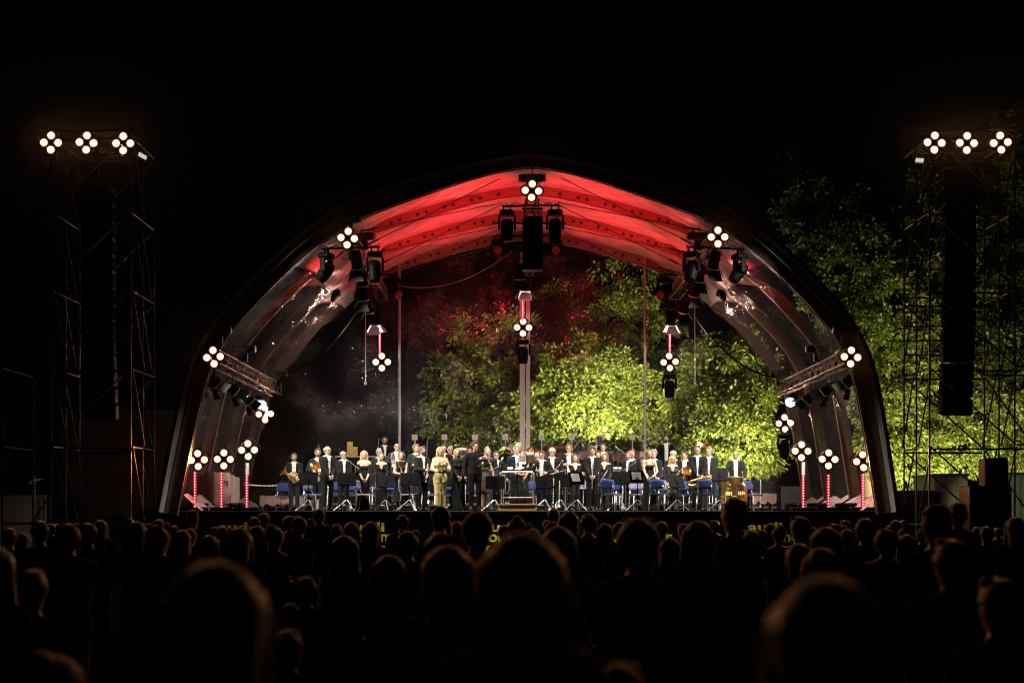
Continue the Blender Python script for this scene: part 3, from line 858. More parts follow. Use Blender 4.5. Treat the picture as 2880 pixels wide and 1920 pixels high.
cross_bar(P(1398, 664, 45.5), P(1576, 664, 45.5), 'rear crossbar behind the hanging loudspeaker')
cross_bar(P(930, 776, 45.0), P(1118, 772, 45.0), 'rear crossbar of the upper left truss')
cross_bar(P(1852, 772, 45.0), P(2052, 776, 45.0), 'rear crossbar of the upper right truss')
for a in ((918, 700, 37.8, 70, 38, 'black moving light tilted inwards on the front left crossbar'), (1054, 697, 37.8, 10, -12, 'black moving light on the inner end of the front left crossbar'),
          (1945, 697, 37.8, -30, -25, 'black moving light on the inner end of the front right crossbar'), (2080, 702, 37.8, -70, -38, 'black moving light tilted outwards on the front right crossbar'),
          (1426, 580, 37.8, 0, 6, 'black moving light left of the hanging loudspeaker'), (1561, 579, 37.8, 0, 6, 'black moving light right of the hanging loudspeaker'),
          (1400, 664, 45.5, 0, -105, 'small rear moving light left of the hanging loudspeaker', M_redlens), (1563, 664, 45.5, 0, -105, 'small rear moving light right of the hanging loudspeaker', M_redlens),
          (938, 776, 45.0, 40, 60, 'small rear moving light at the outer end of the left rear crossbar'), (1110, 772, 45.0, 30, -70, 'rear moving light with a red lens beside the left slim post', M_redlens),
          (2035, 776, 45.0, -40, 60, 'small rear moving light at the outer end of the right rear crossbar'), (1868, 772, 45.0, -30, -70, 'rear moving light with a red lens near the right slim post', M_redlens),
          (1471, 945, 46.7, 0, 10, 'small moving light hanging under the central blinder'), (1883, 1040, 46.7, 0, 10, 'small moving light hanging under the right rear blinder'), (2206, 1210, 46.8, 0, 10, 'small moving light under the far end of the lower right truss')):
    moving_head(*a)

# hanging loudspeaker in the centre
def box_speaker(t, c, size, tilt=0.0, m=M_black, name='cabinet'):
    R = Matrix.Rotation(tilt, 3, 'X')
    b = MB(); b.box(c, size, R, bevel=.02); cab = b.build(name, m, t, world=True)
    f = Vector(c) + R @ Vector((0, -size[1] / 2 - .006, 0))
    b = MB(); b.box(f, (size[0] * .94, .012, size[2] * .90), R); b.build('grille', M_grille, t, world=True).parent = cab
M_grille = mat('speaker_grille', (0.008, 0.008, 0.009), 0.7, bump=0.4, bscale=300)
c = P(1498, 692, 37.7)
t = thing('loudspeaker', 'tall black loudspeaker hanging below the tent peak', 'loudspeaker', (c.x, c.y, P(0, 762, 37.7).z))
z0, z1 = P(0, 762, 37.7).z, P(0, 618, 37.7).z
for k in range(4):
    h = (z1 - z0) / 4
    box_speaker(t, (c.x, c.y, z0 + h * (k + .5)), (.54, .45, h - .012))
b = MB(); b.box((c.x, c.y, z1 + .03), (.50, .4, .05)); b.box((c.x - .22, c.y, z1 + .16), (.03, .05, .26)); b.box((c.x + .22, c.y, z1 + .16), (.03, .05, .26)); b.box((c.x, c.y, z1 + .29), (.56, .06, .05)); b.build('rigging_frame', M_black, t, world=True)

# drop lines with a weighted end
for (px, lab) in ((1028, 'thin white drop line with a weight hanging from the left truss'), (1954, 'thin white drop line with a weight hanging from the right truss')):
    p0 = P(px, 850, 44.0); p1 = P(px + (0 if px < 1400 else 1), 1072, 44.0)
    t = thing('drop_line', lab, 'cable', p1, 0, 'drop lines from the trusses')
    rod('line', p0, p1, .012, M_silver, t, 6)
    b = MB(); b.tube([p1, p1 - Vector((0, 0, .10))], [.03, .04], 8); b.build('weight', M_steel, t, world=True)
# sagging power cables
def sag_cable(pa, pb, sag, r, m, lab):
    t = thing('power_cable', lab, 'cable', pa, 0, 'cables slung between the trusses')
    b = MB(); pts = []
    for i in range(25):
        u = i / 24; p = Vector(pa).lerp(Vector(pb), u); p.z -= sag * 4 * u * (1 - u); pts.append(p)
    b.tube(pts, r, 6); b.build('strand', m, t, world=True)
sag_cable(P(1120, 803, 45), P(1440, 706, 45), .45, .012, M_darksteel, 'cable slung from the left rear crossbar to the central truss')
sag_cable(P(1000, 880, 45), P(770, 1052, 46), .5, .022, M_black, 'cable sagging from the upper left truss to the lower left one')
sag_cable(P(1940, 870, 45), P(2190, 1062, 46), .5, .026, M_black, 'black cable sagging from the upper right truss to the lower right one')

# ------------------------------------------------------------------ scaffold towers with line arrays
M_tubedim = mat('dim_tube', (0.05, 0.03, 0.03), 0.6, noise=.2, nscale=12)  # tube colour darkened to stand for the dim light on the left bay
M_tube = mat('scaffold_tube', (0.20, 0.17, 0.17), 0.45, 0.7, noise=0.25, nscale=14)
def tower(xs, lab, sgn):
    Ys = (35.5, 36.65, 37.8)
    t = thing('scaffold_tower', lab, 'scaffold tower', (xs[0], Ys[0], 0), 0, 'scaffold towers beside the stage')
    L = [0.15, 1.5, 3.45, 5.4, 7.35, 9.3, 11.2]
    R = .024
    for x in xs:
        for y in Ys:
            for k in range(6):
                hi = L[k + 1]
                rod('standard', (x, y, L[k]), (x, y, hi - .015), R, M_tube, t, 8)
    for k, z in enumerate(L[1:]):
        for x in xs:
            rod('ledger', (x, Ys[0] + .03, z), (x, Ys[1] - .03, z), R, M_tube, t, 8); rod('ledger', (x, Ys[1] + .03, z), (x, Ys[2] - .03, z), R, M_tube, t, 8)
            if k < 5:
                rod('diagonal', (x + .05, Ys[0], L[k + 2] if k + 2 < len(L) else z), (x + .05, Ys[1], z + .05), R * .9, M_tube, t, 8)
                rod('diagonal', (x - .05, Ys[1], L[k + 2] if k + 2 < len(L) else z), (x - .05, Ys[2], z + .05), R * .9, M_tube, t, 8)
        for y in (Ys[0], Ys[2]):
            rod('transom', (min(xs) + .03, y + .05, z - .06), (max(xs) - .03, y + .05, z - .06), R, M_tube, t, 8)
    for k in range(6):
        a, c = (xs[1], xs[0])
        rod('diagonal', (a, Ys[2] + .06, L[k + 1]), (c, Ys[2] + .06, L[k] + .05), R * .9, M_tube, t, 8)
        rod('diagonal', (a, Ys[0] - .06, L[k + 1]), (c, Ys[0] - .06, L[k] + .05), R * .9, M_tube, t, 8)
    # outer bay, lower
    keep_tube = M_tube
    if sgn < 0: M_o = M_tubedim
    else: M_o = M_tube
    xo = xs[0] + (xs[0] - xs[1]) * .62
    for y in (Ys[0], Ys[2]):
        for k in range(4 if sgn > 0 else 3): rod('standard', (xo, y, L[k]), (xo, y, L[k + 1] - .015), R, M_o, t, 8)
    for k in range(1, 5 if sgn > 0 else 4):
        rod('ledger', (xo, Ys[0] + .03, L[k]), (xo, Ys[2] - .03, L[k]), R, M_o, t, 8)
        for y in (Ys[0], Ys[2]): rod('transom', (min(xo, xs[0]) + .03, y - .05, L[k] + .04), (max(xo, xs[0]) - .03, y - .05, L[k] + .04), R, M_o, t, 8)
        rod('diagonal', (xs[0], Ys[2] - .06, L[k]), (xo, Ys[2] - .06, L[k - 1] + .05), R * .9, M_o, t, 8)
    # close-set rails in the back plane, middle lifts
    for z in np.arange(6.0, 8.4, .38):
        rod('guard_rail', (min(xs) + .03, Ys[2] + .12, z), (max(xs) - .03, Ys[2] + .12, z), R * .9, M_tube, t, 8)
    # lamp bar along the top and the base jacks
    rod('lamp_bar', (min(xs) - .3, 35.35, 11.28), (max(xs) + .3, 35.35, 11.28), R, M_tube, t, 8)
    for y in Ys: rod('top_beam', (min(xs) - .1, y, 11.34), (max(xs) + .1, y, 11.34), R, M_tube, t, 8)
    for x in list(xs) + [xo]:
        for y in Ys:
            if x == xo and y == Ys[1]: continue
            b = MB(); b.box((x, y, .02), (.15, .15, .03)); b.lathe([(.02, 0), (.02, .13)], (x, y, .03), (0, 0, 1), 6); b.build('base_jack', M_darksteel, t, world=True)
    return t
tower((-11.5, -9.52), 'tall scaffold tower at left with three blinders along its top', -1)
tower((12.55, 10.42), 'tall scaffold tower at right in front of the lit trees', 1)
def line_array(x, y, ztop, zbot, lab, yaw):
    t = thing('line_array', lab, 'loudspeaker array', (x, y, zbot), 0, 'loudspeaker arrays hung in the towers')
    n = 14; h = (ztop - zbot) / n
    yy = y; tilt = 0
    Rz = Matrix.Rotation(yaw, 3, 'Z')
    for k in range(n):
        u = k / (n - 1); tilt = -.02 + .22 * max(0, u - .45) ** 1.5 * 2
        dy = .9 * max(0, u - .45) ** 2
        z = ztop - h * (k + .5)
        R = Rz @ Matrix.Rotation(tilt, 3, 'X')
        b = MB(); b.box((x, y + dy, z), (.78, .55, h - .02), R, bevel=.03); cab = b.build('cabinet', M_black, t, world=True)
        b = MB(); f = Vector((x, y + dy, z)) + R @ Vector((0, -.285, 0)); b.box(f, (.70, .012, h - .07), R); b.build('grille', M_grille, t, world=True).parent = cab
    b = MB(); b.box((x, y, ztop + .05), (.7, .5, .06)); b.tube([(x, y, ztop + .05), (x, y, 11.2)], .02, 6); b.build('flying_frame', M_darksteel, t, world=True)
line_array(-10.66, 36.7, P(0, 540, 36.7).z, P(0, 1180, 36.7).z, 'dark curved loudspeaker array hanging inside the left scaffold tower', .10)
line_array(11.52, 36.7, P(0, 480, 36.7).z, P(0, 1165, 36.7).z, 'black curved loudspeaker array hanging inside the right tower before lit leaves', -.10)
# small flood lamps on the inner side of the towers
for (px, py, lab, rz) in ((397, 440, 'small pale floodlamp on the inner side of the left tower', .9), (2590, 452, 'small pale floodlamp on the inner side of the right tower', -.9)):
    p = P(px, py, 35.9)
    t = thing('flood_lamp', lab, 'floodlamp', p, rz, 'small floodlamps on the towers')
    b = MB(); b.box((0, 0, 0), (.30, .10, .16), Matrix.Rotation(.25, 3, 'Y'), bevel=.02); b.build('lamp_body', M_darksteel, t)
    b = MB(); b.box((0, -.056, 0), (.24, .008, .10), Matrix.Rotation(.25, 3, 'Y')); b.build('glass', mat('weak_glass', (.9, .9, .7), .3, emit=.6, ecol=(1, .95, .7)), t)
    b = MB(); b.tube([(0, 0, 0), (0, .12, -.05), (0, .25, 0)], .015, 6); b.build('bracket', M_darksteel, t)
# ground stacked speakers at the right
t = thing('loudspeaker_stack', 'black loudspeaker stack standing before the right tower', 'loudspeaker', (P(2770, 0, 34.2).x, 34.2, 0))
x0 = P(2770, 0, 34.2).x
box_speaker(t, (x0, 34.2, .60), (1.05, .9, 1.18)); box_speaker(t, (x0, 34.2, 1.83), (1.00, .85, 1.22))
box_speaker(t, (x0 + .22, 34.25, P(0, 1332, 34.2).z), (.56, .5, .74), -.06)
# ------------------------------------------------------------------ people: one smooth surface per body from blended limbs
class Field:
    def __init__(s, xs, ys, zs):
        s.xs, s.ys, s.zs = xs, ys, zs
        s.f = np.full((len(xs), len(ys), len(zs)), 0.4, np.float32)
        s.lab = np.zeros(s.f.shape, np.int8); s.best = np.full(s.f.shape, 9.0, np.float32)
    def _box(s, lo, hi):
        sl = []
        for ax_, a, b in ((s.xs, lo[0], hi[0]), (s.ys, lo[1], hi[1]), (s.zs, lo[2], hi[2])):
            i0 = max(0, int(np.searchsorted(ax_, a)) - 1); i1 = min(len(ax_), int(np.searchsorted(ax_, b)) + 1)
            if i1 - i0 < 1: return None
            sl.append(slice(i0, i1))
        return tuple(sl)
    def rc(s, a, b, ra, rb, lab=0, k=.03, flat=None, sub=False, pleat=None):
        """tapered capsule a-b; flat=(axis, factor) squashes it along that axis"""
        a = np.array(a, np.float32); b = np.array(b, np.float32)
        R = max(ra, rb) + .07
        sl = s._box(np.minimum(a, b) - R, np.maximum(a, b) + R)
        if sl is None: return
        X = s.xs[sl[0]][:, None, None]; Y = s.ys[sl[1]][None, :, None]; Z = s.zs[sl[2]][None, None, :]
        ba = b - a; L2 = float(ba @ ba) + 1e-9
        px, py, pz = X - a[0], Y - a[1], Z - a[2]
        t = np.clip((px * ba[0] + py * ba[1] + pz * ba[2]) / L2, 0, 1)
        vx, vy, vz = px - t * ba[0], py - t * ba[1], pz - t * ba[2]
        if flat is not None:
            u, kf = flat
            if u == 'y': vy = vy * kf
            elif u == 'x': vx = vx * kf
            else: vz = vz * kf
        r = ra + (rb - ra) * t
        if pleat: r = r * (1 + pleat[0] * np.sin(pleat[1] * np.arctan2(vx, vy) + pleat[2]))
        d = (np.sqrt(vx * vx + vy * vy + vz * vz) - r).astype(np.float32)
        f = s.f[sl]
        if sub:
            s.f[sl] = np.maximum(f, -d); return
        h = np.clip(.5 + .5 * (f - d) / k, 0, 1)
        s.f[sl] = f * (1 - h) + d * h - k * h * (1 - h)
        m = d < s.best[sl]
        bb = s.best[sl]; bb[m] = d[m]; s.best[sl] = bb
        ll = s.lab[sl]; ll[m] = lab; s.lab[sl] = ll
    def clip(s, g): s.f = np.maximum(s.f, g.astype(np.float32))
    def grids(s): return s.xs[:, None, None], s.ys[None, :, None], s.zs[None, None, :]
    def surface(s):
        f = s.f.copy()
        f[0] = f[-1] = .2; f[:, 0] = f[:, -1] = .2; f[:, :, 0] = f[:, :, -1] = .2
        sg = f < 0
        c = np.zeros((f.shape[0] - 1, f.shape[1] - 1, f.shape[2] - 1), np.int8)
        for i in (0, 1):
            for j in (0, 1):
                for k in (0, 1):
                    c += sg[i:sg.shape[0] - 1 + i, j:sg.shape[1] - 1 + j, k:sg.shape[2] - 1 + k]
        act = (c > 0) & (c < 8)
        ii, jj, kk = np.nonzero(act); n = len(ii)
        idx = np.full(act.shape, -1, np.int64); idx[act] = np.arange(n)
        acc = np.zeros((n, 3)); cnt = np.zeros(n)
        g = (s.xs, s.ys, s.zs)
        for ax_ in range(3):
            o1, o2 = [q for q in range(3) if q != ax_]
            for p in (0, 1):
                for q in (0, 1):
                    ca = [0, 0, 0]; ca[o1] = p; ca[o2] = q
                    cb = list(ca); cb[ax_] = 1
                    fa = f[ii + ca[0], jj + ca[1], kk + ca[2]]; fb = f[ii + cb[0], jj + cb[1], kk + cb[2]]
                    m = (fa < 0) != (fb < 0)
                    t = np.where(m, fa / np.where(m, fa - fb, 1), 0)
                    ia = [ii + ca[0], jj + ca[1], kk + ca[2]]; ib = [ii + cb[0], jj + cb[1], kk + cb[2]]
                    for w in range(3):
                        A = g[w][ia[w]]; B = g[w][ib[w]]
                        acc[:, w] += m * (A + t * (B - A))
                    cnt += m
        V = acc / np.maximum(cnt, 1)[:, None]
        quads = []
        for ax_ in range(3):
            o1, o2 = (ax_ + 1) % 3, (ax_ + 2) % 3
            sa = [slice(None)] * 3; sb_ = [slice(None)] * 3
            sa[ax_] = slice(0, -1); sb_[ax_] = slice(1, None)
            A = sg[tuple(sa)]; B = sg[tuple(sb_)]
            d = A != B
            e = np.argwhere(d)
            ok = (e[:, o1] > 0) & (e[:, o2] > 0) & (e[:, o1] < f.shape[o1] - 1) & (e[:, o2] < f.shape[o2] - 1)
            e = e[ok]
            inside = A[tuple(e.T)]
            def cell(d1, d2):
                q = e.copy(); q[:, o1] += d1; q[:, o2] += d2
                return idx[tuple(q.T)]
            q = np.stack([cell(-1, -1), cell(0, -1), cell(0, 0), cell(-1, 0)], 1)
            q[~inside] = q[~inside][:, ::-1]
            quads.append(q)
        Q = np.vstack(quads)
        Q = Q[(Q >= 0).all(1)]
        return V, Q, s.lab[ii, jj, kk]

def np_mesh(name, V, Q, mats, mi=None):
    me = bpy.data.meshes.new(name)
    n, m = len(V), len(Q)
    me.vertices.add(n); me.vertices.foreach_set('co', np.asarray(V, np.float32).ravel())
    me.loops.add(4 * m); me.loops.foreach_set('vertex_index', np.asarray(Q, np.int32).ravel())
    me.polygons.add(m); me.polygons.foreach_set('loop_start', np.arange(0, 4 * m, 4, dtype=np.int32))
    me.polygons.foreach_set('loop_total', np.full(m, 4, np.int32))
    for x in mats: me.materials.append(x)
    if mi is not None: me.polygons.foreach_set('material_index', np.asarray(mi, np.int32))
    me.polygons.foreach_set('use_smooth', np.ones(m, bool))
    me.update(calc_edges=True); me.validate()
    return me

def spacing(lo, hi, f0, f1, fine, coarse):
    """grid lines: fine between f0 and f1, coarse outside"""
    a = list(np.arange(f0, lo - coarse, -coarse))[1:][::-1]
    b = list(np.arange(f0, f1, fine)); c = list(np.arange(b[-1] + fine, hi + coarse, coarse))
    return np.array(a + b + c, np.float32)

M_skin = mat('skin', (0.60, 0.36, 0.26), 0.5, noise=0.06, nscale=20)
M_skin2 = mat('tanned_skin', (0.50, 0.29, 0.195), 0.5, noise=0.06, nscale=20)
M_eye = mat('eye_dark', (0.03, 0.02, 0.018), 0.3)
M_lip = mat('lips', (0.46, 0.20, 0.16), 0.5)
M_shirt = mat('white_shirt', (0.64, 0.63, 0.61), 0.7, bump=0.4, bscale=18)
M_suit = mat('charcoal_suit', (0.0085, 0.0090, 0.0098), 0.8, noise=0.2, nscale=6, bump=0.45, bscale=9, sheen=0.12, spec=0.15)
M_suitg = mat('grey_suit', (0.022, 0.025, 0.026), 0.8, noise=0.2, nscale=6, bump=0.45, bscale=9, sheen=0.12, spec=0.15)
M_suitb = mat('navy_suit', (0.009, 0.014, 0.022), 0.8, noise=0.2, nscale=6, bump=0.45, bscale=9, sheen=0.12, spec=0.15)
M_blackcloth = mat('black_cloth', (0.005, 0.005, 0.0055), 0.85, noise=0.2, nscale=8, bump=0.45, bscale=9, sheen=0.1, spec=0.15)
M_dress = mat('black_dress', (0.007, 0.007, 0.0075), 0.7, bump=0.6, bscale=7, stretch=(4, 4, .6), sheen=0.15, spec=0.15)
M_satin = mat('yellow_satin', (0.56, 0.46, 0.20), 0.42, bump=0.6, bscale=7, stretch=(2.5, 2.5, .8), sheen=0.3)
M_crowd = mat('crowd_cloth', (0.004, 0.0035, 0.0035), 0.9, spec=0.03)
M_shoe = mat('black_shoe', (0.012, 0.012, 0.012), 0.25)
M_scarf = mat('white_scarf', (0.74, 0.75, 0.76), 0.75, bump=0.7, bscale=20)
M_sequin = mat('black_sequins', (0.02, 0.02, 0.024), 0.25, bump=1.0, bscale=90, spec=1.0)
M_lace = mat('dark_lace', (0.055, 0.035, 0.022), 0.6, noise=0.5, nscale=30)
M_glass = mat('spectacle_frame', (0.02, 0.02, 0.02), 0.3)
HAIRC = {}
def hair_mat(nm, c):
    if nm not in HAIRC: HAIRC[nm] = mat('hair_' + nm, c, 0.5, noise=0.35, nscale=26, stretch=(1, 1, .25), bump=0.8, bscale=38, sheen=0.5)
    return HAIRC[nm]
HC = {'black': (0.018, 0.014, 0.012), 'dark': (0.03, 0.02, 0.015), 'brown': (0.085, 0.045, 0.024), 'red': (0.14, 0.055, 0.025), 'light': (0.24, 0.135, 0.06),
      'blond': (0.46, 0.30, 0.13), 'grey': (0.30, 0.29, 0.28), 'darkgrey': (0.10, 0.10, 0.10), 'white': (0.66, 0.64, 0.61)}

def V3(*a): return np.array(a, float)
def ik(sh, hand, l1, l2, pole):
    d = hand - sh; L = np.linalg.norm(d); Lm = min(L, (l1 + l2) * .985)
    dn = d / (L + 1e-9); hand2 = sh + dn * Lm
    a = (l1 * l1 - l2 * l2 + Lm * Lm) / (2 * Lm); h = math.sqrt(max(l1 * l1 - a * a, 0))
    p = pole - dn * (pole @ dn); p /= np.linalg.norm(p) + 1e-9
    return sh + dn * a + p * h, hand2

def add_hand(b, w, d, side, mi, s=1.0, curl=.9):
    """palm, four unequal bent fingers and a thumb rooted at the wrist w, pointing along d"""
    w = Vector(w); d = Vector(d).normalized()
    inn = Vector((-side, .15, 0)); inn = (inn - d * inn.dot(d)).normalized()     # palm faces inwards
    ac = d.cross(inn).normalized()                                               # across the knuckles
    if ac.y > 0: ac = -ac                                                        # thumb side to the front
    def ring(c, hw, ht): return [c + ac * hw + inn * ht * .6, c + ac * hw * .4 + inn * ht, c - ac * hw * .6 + inn * ht, c - ac * hw + inn * ht * .4,
                                 c - ac * hw - inn * ht * .6, c - ac * hw * .4 - inn * ht, c + ac * hw * .6 - inn * ht, c + ac * hw - inn * ht * .4]
    rs = [ring(w - d * .012 * s, .026 * s, .022 * s), ring(w + d * .03 * s, .036 * s, .019 * s), ring(w + d * .085 * s, .041 * s, .015 * s)]
    vs = [v for r in rs for v in r]
    fs = [(i * 8 + k, i * 8 + (k + 1) % 8, i * 8 + 8 + (k + 1) % 8, i * 8 + 8 + k) for i in range(2) for k in range(8)] + [tuple(16 + k for k in range(8))]
    b.add(vs, fs, mi)
    for q, (off, ln) in enumerate(((.030, .070), (.010, .080), (-.011, .074), (-.030, .058))):
        p0 = w + d * .078 * s + ac * off * s
        d1 = (d * math.cos(curl * .5) + inn * math.sin(curl * .5)); d2 = (d * math.cos(curl * 1.3) + inn * math.sin(curl * 1.3)); d3 = (d * math.cos(curl * 1.9) + inn * math.sin(curl * 1.9))
        p1 = p0 + d1 * ln * .48 * s; p2 = p1 + d2 * ln * .32 * s; p3 = p2 + d3 * ln * .24 * s
        b.tube([p0, p1, p2, p3], [.0095 * s, .009 * s, .008 * s, .006 * s], 5, mi)
    p0 = w + d * .022 * s + ac * .024 * s; td = (d * .62 + ac * .62 + inn * .45).normalized()
    p1 = p0 + td * .042 * s; p2 = p1 + (td * .5 + d * .7 + inn * .25).normalized() * .032 * s
    b.tube([p0, p1, p2], [.013 * s, .011 * s, .008 * s], 5, mi)

POSES = {
    'down': ((-.27, -.04, .80), (.27, -.04, .80)), 'clasp': ((-.045, -.23, .90), (.045, -.25, .87)),
    'clasp_low': ((-.03, -.25, .84), (.05, -.26, .82)), 'horn': ((-.13, -.25, 1.12), (.13, -.25, .98)),
    'diag': ((.02, -.25, .93), (.11, -.27, .87)), 'clar': ((-.02, -.25, 1.10), (.03, -.27, .98)), 'clar_low': ((-.045, -.26, .90), (.03, -.27, .87)),
    'bouquet2': ((-.08, -.27, 1.08), (.10, -.27, 1.08)), 'bouquet1': ((-.27, -.05, .80), (.16, -.28, 1.12)),
    'trumpet': ((-.13, -.24, 1.20), (.25, -.06, .82)), 'fold': ((.14, -.20, 1.14), (-.13, -.22, 1.10)), 'tuba': ((-.27, -.24, .93), (.27, -.24, .93)),
    'sax': ((.02, -.26, .90), (.12, -.27, .93)), 'oboe': ((-.13, -.24, 1.17), (.15, -.25, 1.10)), 'behind': ((-.10, .15, .92), (.10, .15, .92)),
    'flute': ((-.08, -.20, .90), (.10, -.22, .98)), 'clap': ((-.05, -.28, 1.15), (.05, -.28, 1.17))}
POLE = {'fold': (1, .3, -.6)}

def build_person(name, h, female=False, outfit='suit', hair='short', hairc='brown', pose='down', head_yaw=0, head_pitch=0, glasses=False, beard=None,
                 skin=None, open_w=None, seedv=0, stout=1.0, suit=None, crowd=False, legs='straight', root=None, neckline=None):
    """returns the body object (feet at the origin, front along -Y) with clothing and hair as children"""
    rnd = random.Random(seedv)
    s = h / 1.75
    skin = skin or M_skin
    sw = (.185 if not female else .160); T = stout
    fine, crs = (.0125, .020) if not crowd else (.014, .024)
    hy = math.radians(head_yaw); hp = math.radians(head_pitch)
    Rh = np.array(Matrix.Rotation(hy, 3, 'Z') @ Matrix.Rotation(hp, 3, 'X'))
    NK = V3(0, .012, 1.505)
    def H(p): return (NK + Rh @ (V3(*p) - NK)) * s
    xs = spacing(-.50 * s, .50 * s, -.115 * s, .115 * s, fine, crs); ys = spacing(-.40 * s, .32 * s, -.13 * s, .13 * s, fine * 1.2, crs)
    zs = spacing(-.03, 1.80 * s, 1.50 * s, 1.80 * s, fine * .9, crs)
    F_ = Field(xs, ys, zs)
    hl, hr = [V3(*p) for p in POSES[pose]]
    jit = .012
    hl = hl + np.array([rnd.uniform(-jit, jit) for _ in range(3)]); hr = hr + np.array([rnd.uniform(-jit, jit) for _ in range(3)])
    shl, shr = V3(-sw, .01, 1.405), V3(sw, .01, 1.405)
    pol = POLE.get(pose, (1, .75, -.35))
    el, hl = ik(shl, hl, .285, .255, V3(-pol[0], pol[1], pol[2])); er, hr = ik(shr, hr, .285, .255, V3(pol[0], pol[1], pol[2]))
    stance = .10 if not female else .075
    lk = rnd.uniform(-.02, .02)
    legp = []
    for sg in (-1, 1):
        hip = V3(sg * .085, .0, .90); kn = V3(sg * (stance - .005), -.02 + lk * sg, .49); an = V3(sg * stance, .02 + lk * sg, .085); toe = V3(sg * (stance + .035), -.15 + lk * sg, .035)
        legp.append((hip, kn, an, toe))
    TORSO, ARM, NECK, HEAD, LEG, SHOE, HANDL = 1, 2, 3, 4, 5, 6, 7
    def torso(Fd, g=0.0, lab=TORSO, hem=None):
        A = lambda *p: V3(*p) * s
        Fd.rc(A(-.055, .0, .93), A(.055, .0, .93), (.118 * T + g) * s, (.118 * T + g) * s, lab, .05, ('y', 1.12))
        Fd.rc(A(0, -.005 - .02 * (T - 1), 1.0), A(0, -.005, 1.16), ((.145 if not female else .132) * T + g) * s, ((.140 if not female else .118) * T + g) * s, lab, .06, ('y', 1.25))
        Fd.rc(A(0, 0, 1.16), A(0, .008, 1.335), ((.142 if not female else .122) * T + g) * s, ((.165 if not female else .145) * T + g) * s, lab, .06, ('y', 1.38))
        if female:
            for sg in (-1, 1): Fd.rc(A(sg * .065, -.085, 1.265), A(sg * .06, -.075, 1.27), (.052 + g) * s, (.05 + g) * s, lab, .04)
        Fd.rc(A(-sw + .035, .012, 1.405), A(sw - .035, .012, 1.405), (.060 + g) * s, (.060 + g) * s, lab, .06)
        Fd.rc(A(-.06, .012, 1.45), A(.06, .012, 1.45), (.038 + g) * s, (.038 + g) * s, lab, .05)
    def arms(Fd, g=0.0, lab=ARM, cut=0.0):
        for (sh, e, w) in ((shl, el, hl), (shr, er, hr)):
            Fd.rc(sh * s, e * s, (.056 * (1 if not female else .80) + g) * s, (.043 * (1 if not female else .84) + g) * s, lab, .03)
            w2 = e + (w - e) * (1 - cut)
            Fd.rc(e * s, w2 * s, (.042 * (1 if not female else .84) + g) * s, (.029 + g) * s, lab, .02)
    torso(F_); arms(F_)
    F_.rc(V3(0, .02, 1.42) * s, H((0, .008, 1.55)), .056 * s * (1 if not female else .86), .053 * s * (1 if not female else .86), NECK, .03)
    # head: skull, jaw, nose, brow, ears
    F_.rc(H((0, .018, 1.665)), H((0, -.012, 1.655)), .089 * s, .084 * s, HEAD, .03, ('x', 1.16) if abs(head_yaw) < 30 else None)
    F_.rc(H((0, -.035, 1.595)), H((0, -.050, 1.575)), .056 * s, .044 * s, HEAD, .04)
    F_.rc(H((0, -.092, 1.664)), H((0, -.103, 1.634)), .009 * s, .012 * s, HEAD, .02)
    for sg in (-1, 1):
        F_.rc(H((sg * .076, .012, 1.655)), H((sg * .078, .016, 1.625)), .018 * s, .013 * s, HEAD, .012)
        F_.rc(H((sg * .030, -.082, 1.682)), H((sg * .045, -.074, 1.680)), .012 * s, .010 * s, HEAD, .015)
    wide = 1.0 if outfit not in ('satin',) else 1.25
    bare = outfit in ('dress_knee',)
    for (hip, kn, an, toe) in legp:
        gl = 0 if bare else .012
        F_.rc(hip * s, kn * s, (.082 * T + gl) * s * wide, (.056 + gl) * s * wide, LEG, .03)
        F_.rc(kn * s, an * s, (.054 + gl) * s * wide, (.037 + gl * (2.2 if not bare else 0)) * s * wide, LEG, .03)
        F_.rc((an + V3(0, .015, -.03)) * s, toe * s, .044 * s, .036 * s, SHOE, .02)
    Vb, Qb, lb = F_.surface()
    Vn = Vb / s
    # materials by body zone
    matsl = [skin, M_shirt, M_suit, M_shoe, M_eye, M_lip, M_dress, hair_mat(beard or 'dark', HC.get(beard or 'dark'))]
    SK, SH_, TR_, SHO, EY, LP, DR, BD = range(8)
    top = {'suit': SH_, 'suit_open': SH_, 'blacksuit': DR, 'satin': SK, 'dress': DR, 'dress_strap': DR, 'dress_off': DR, 'dress_sleeve': DR, 'dress_plain': DR, 'dress_knee': DR, 'blouse': DR,
           'sleeveless': DR, 'sequin': DR, 'casual': DR, 'tshirt': DR}[outfit]
    if suit is not None: matsl[TR_] = suit
    if outfit == 'satin': matsl[TR_] = M_satin
    if outfit == 'sequin': matsl[DR] = M_sequin; matsl[TR_] = M_sequin
    if outfit == 'blacksuit': matsl[DR] = M_blackcloth; matsl[TR_] = M_blackcloth
    if outfit == 'dress_knee': matsl[DR] = M_lace
    if outfit in ('casual', 'tshirt'): matsl[DR] = suit or M_blackcloth; matsl[TR_] = M_suitb
    vm = np.zeros(len(Vb), int)
    vm[lb == TORSO] = top; vm[lb == LEG] = SK if bare else TR_; vm[lb == SHOE] = SHO
    sleeves = outfit in ('suit', 'suit_open', 'blacksuit', 'dress_sleeve', 'dress_plain', 'blouse', 'sequin', 'casual')
    if sleeves: vm[lb == ARM] = top
    if outfit == 'tshirt': vm[(lb == ARM) & (Vn[:, 2] > 1.17)] = top
    if outfit in ('suit', 'suit_open', 'casual', 'blacksuit'):
        vm[(lb == NECK) & (Vn[:, 2] < 1.50)] = top
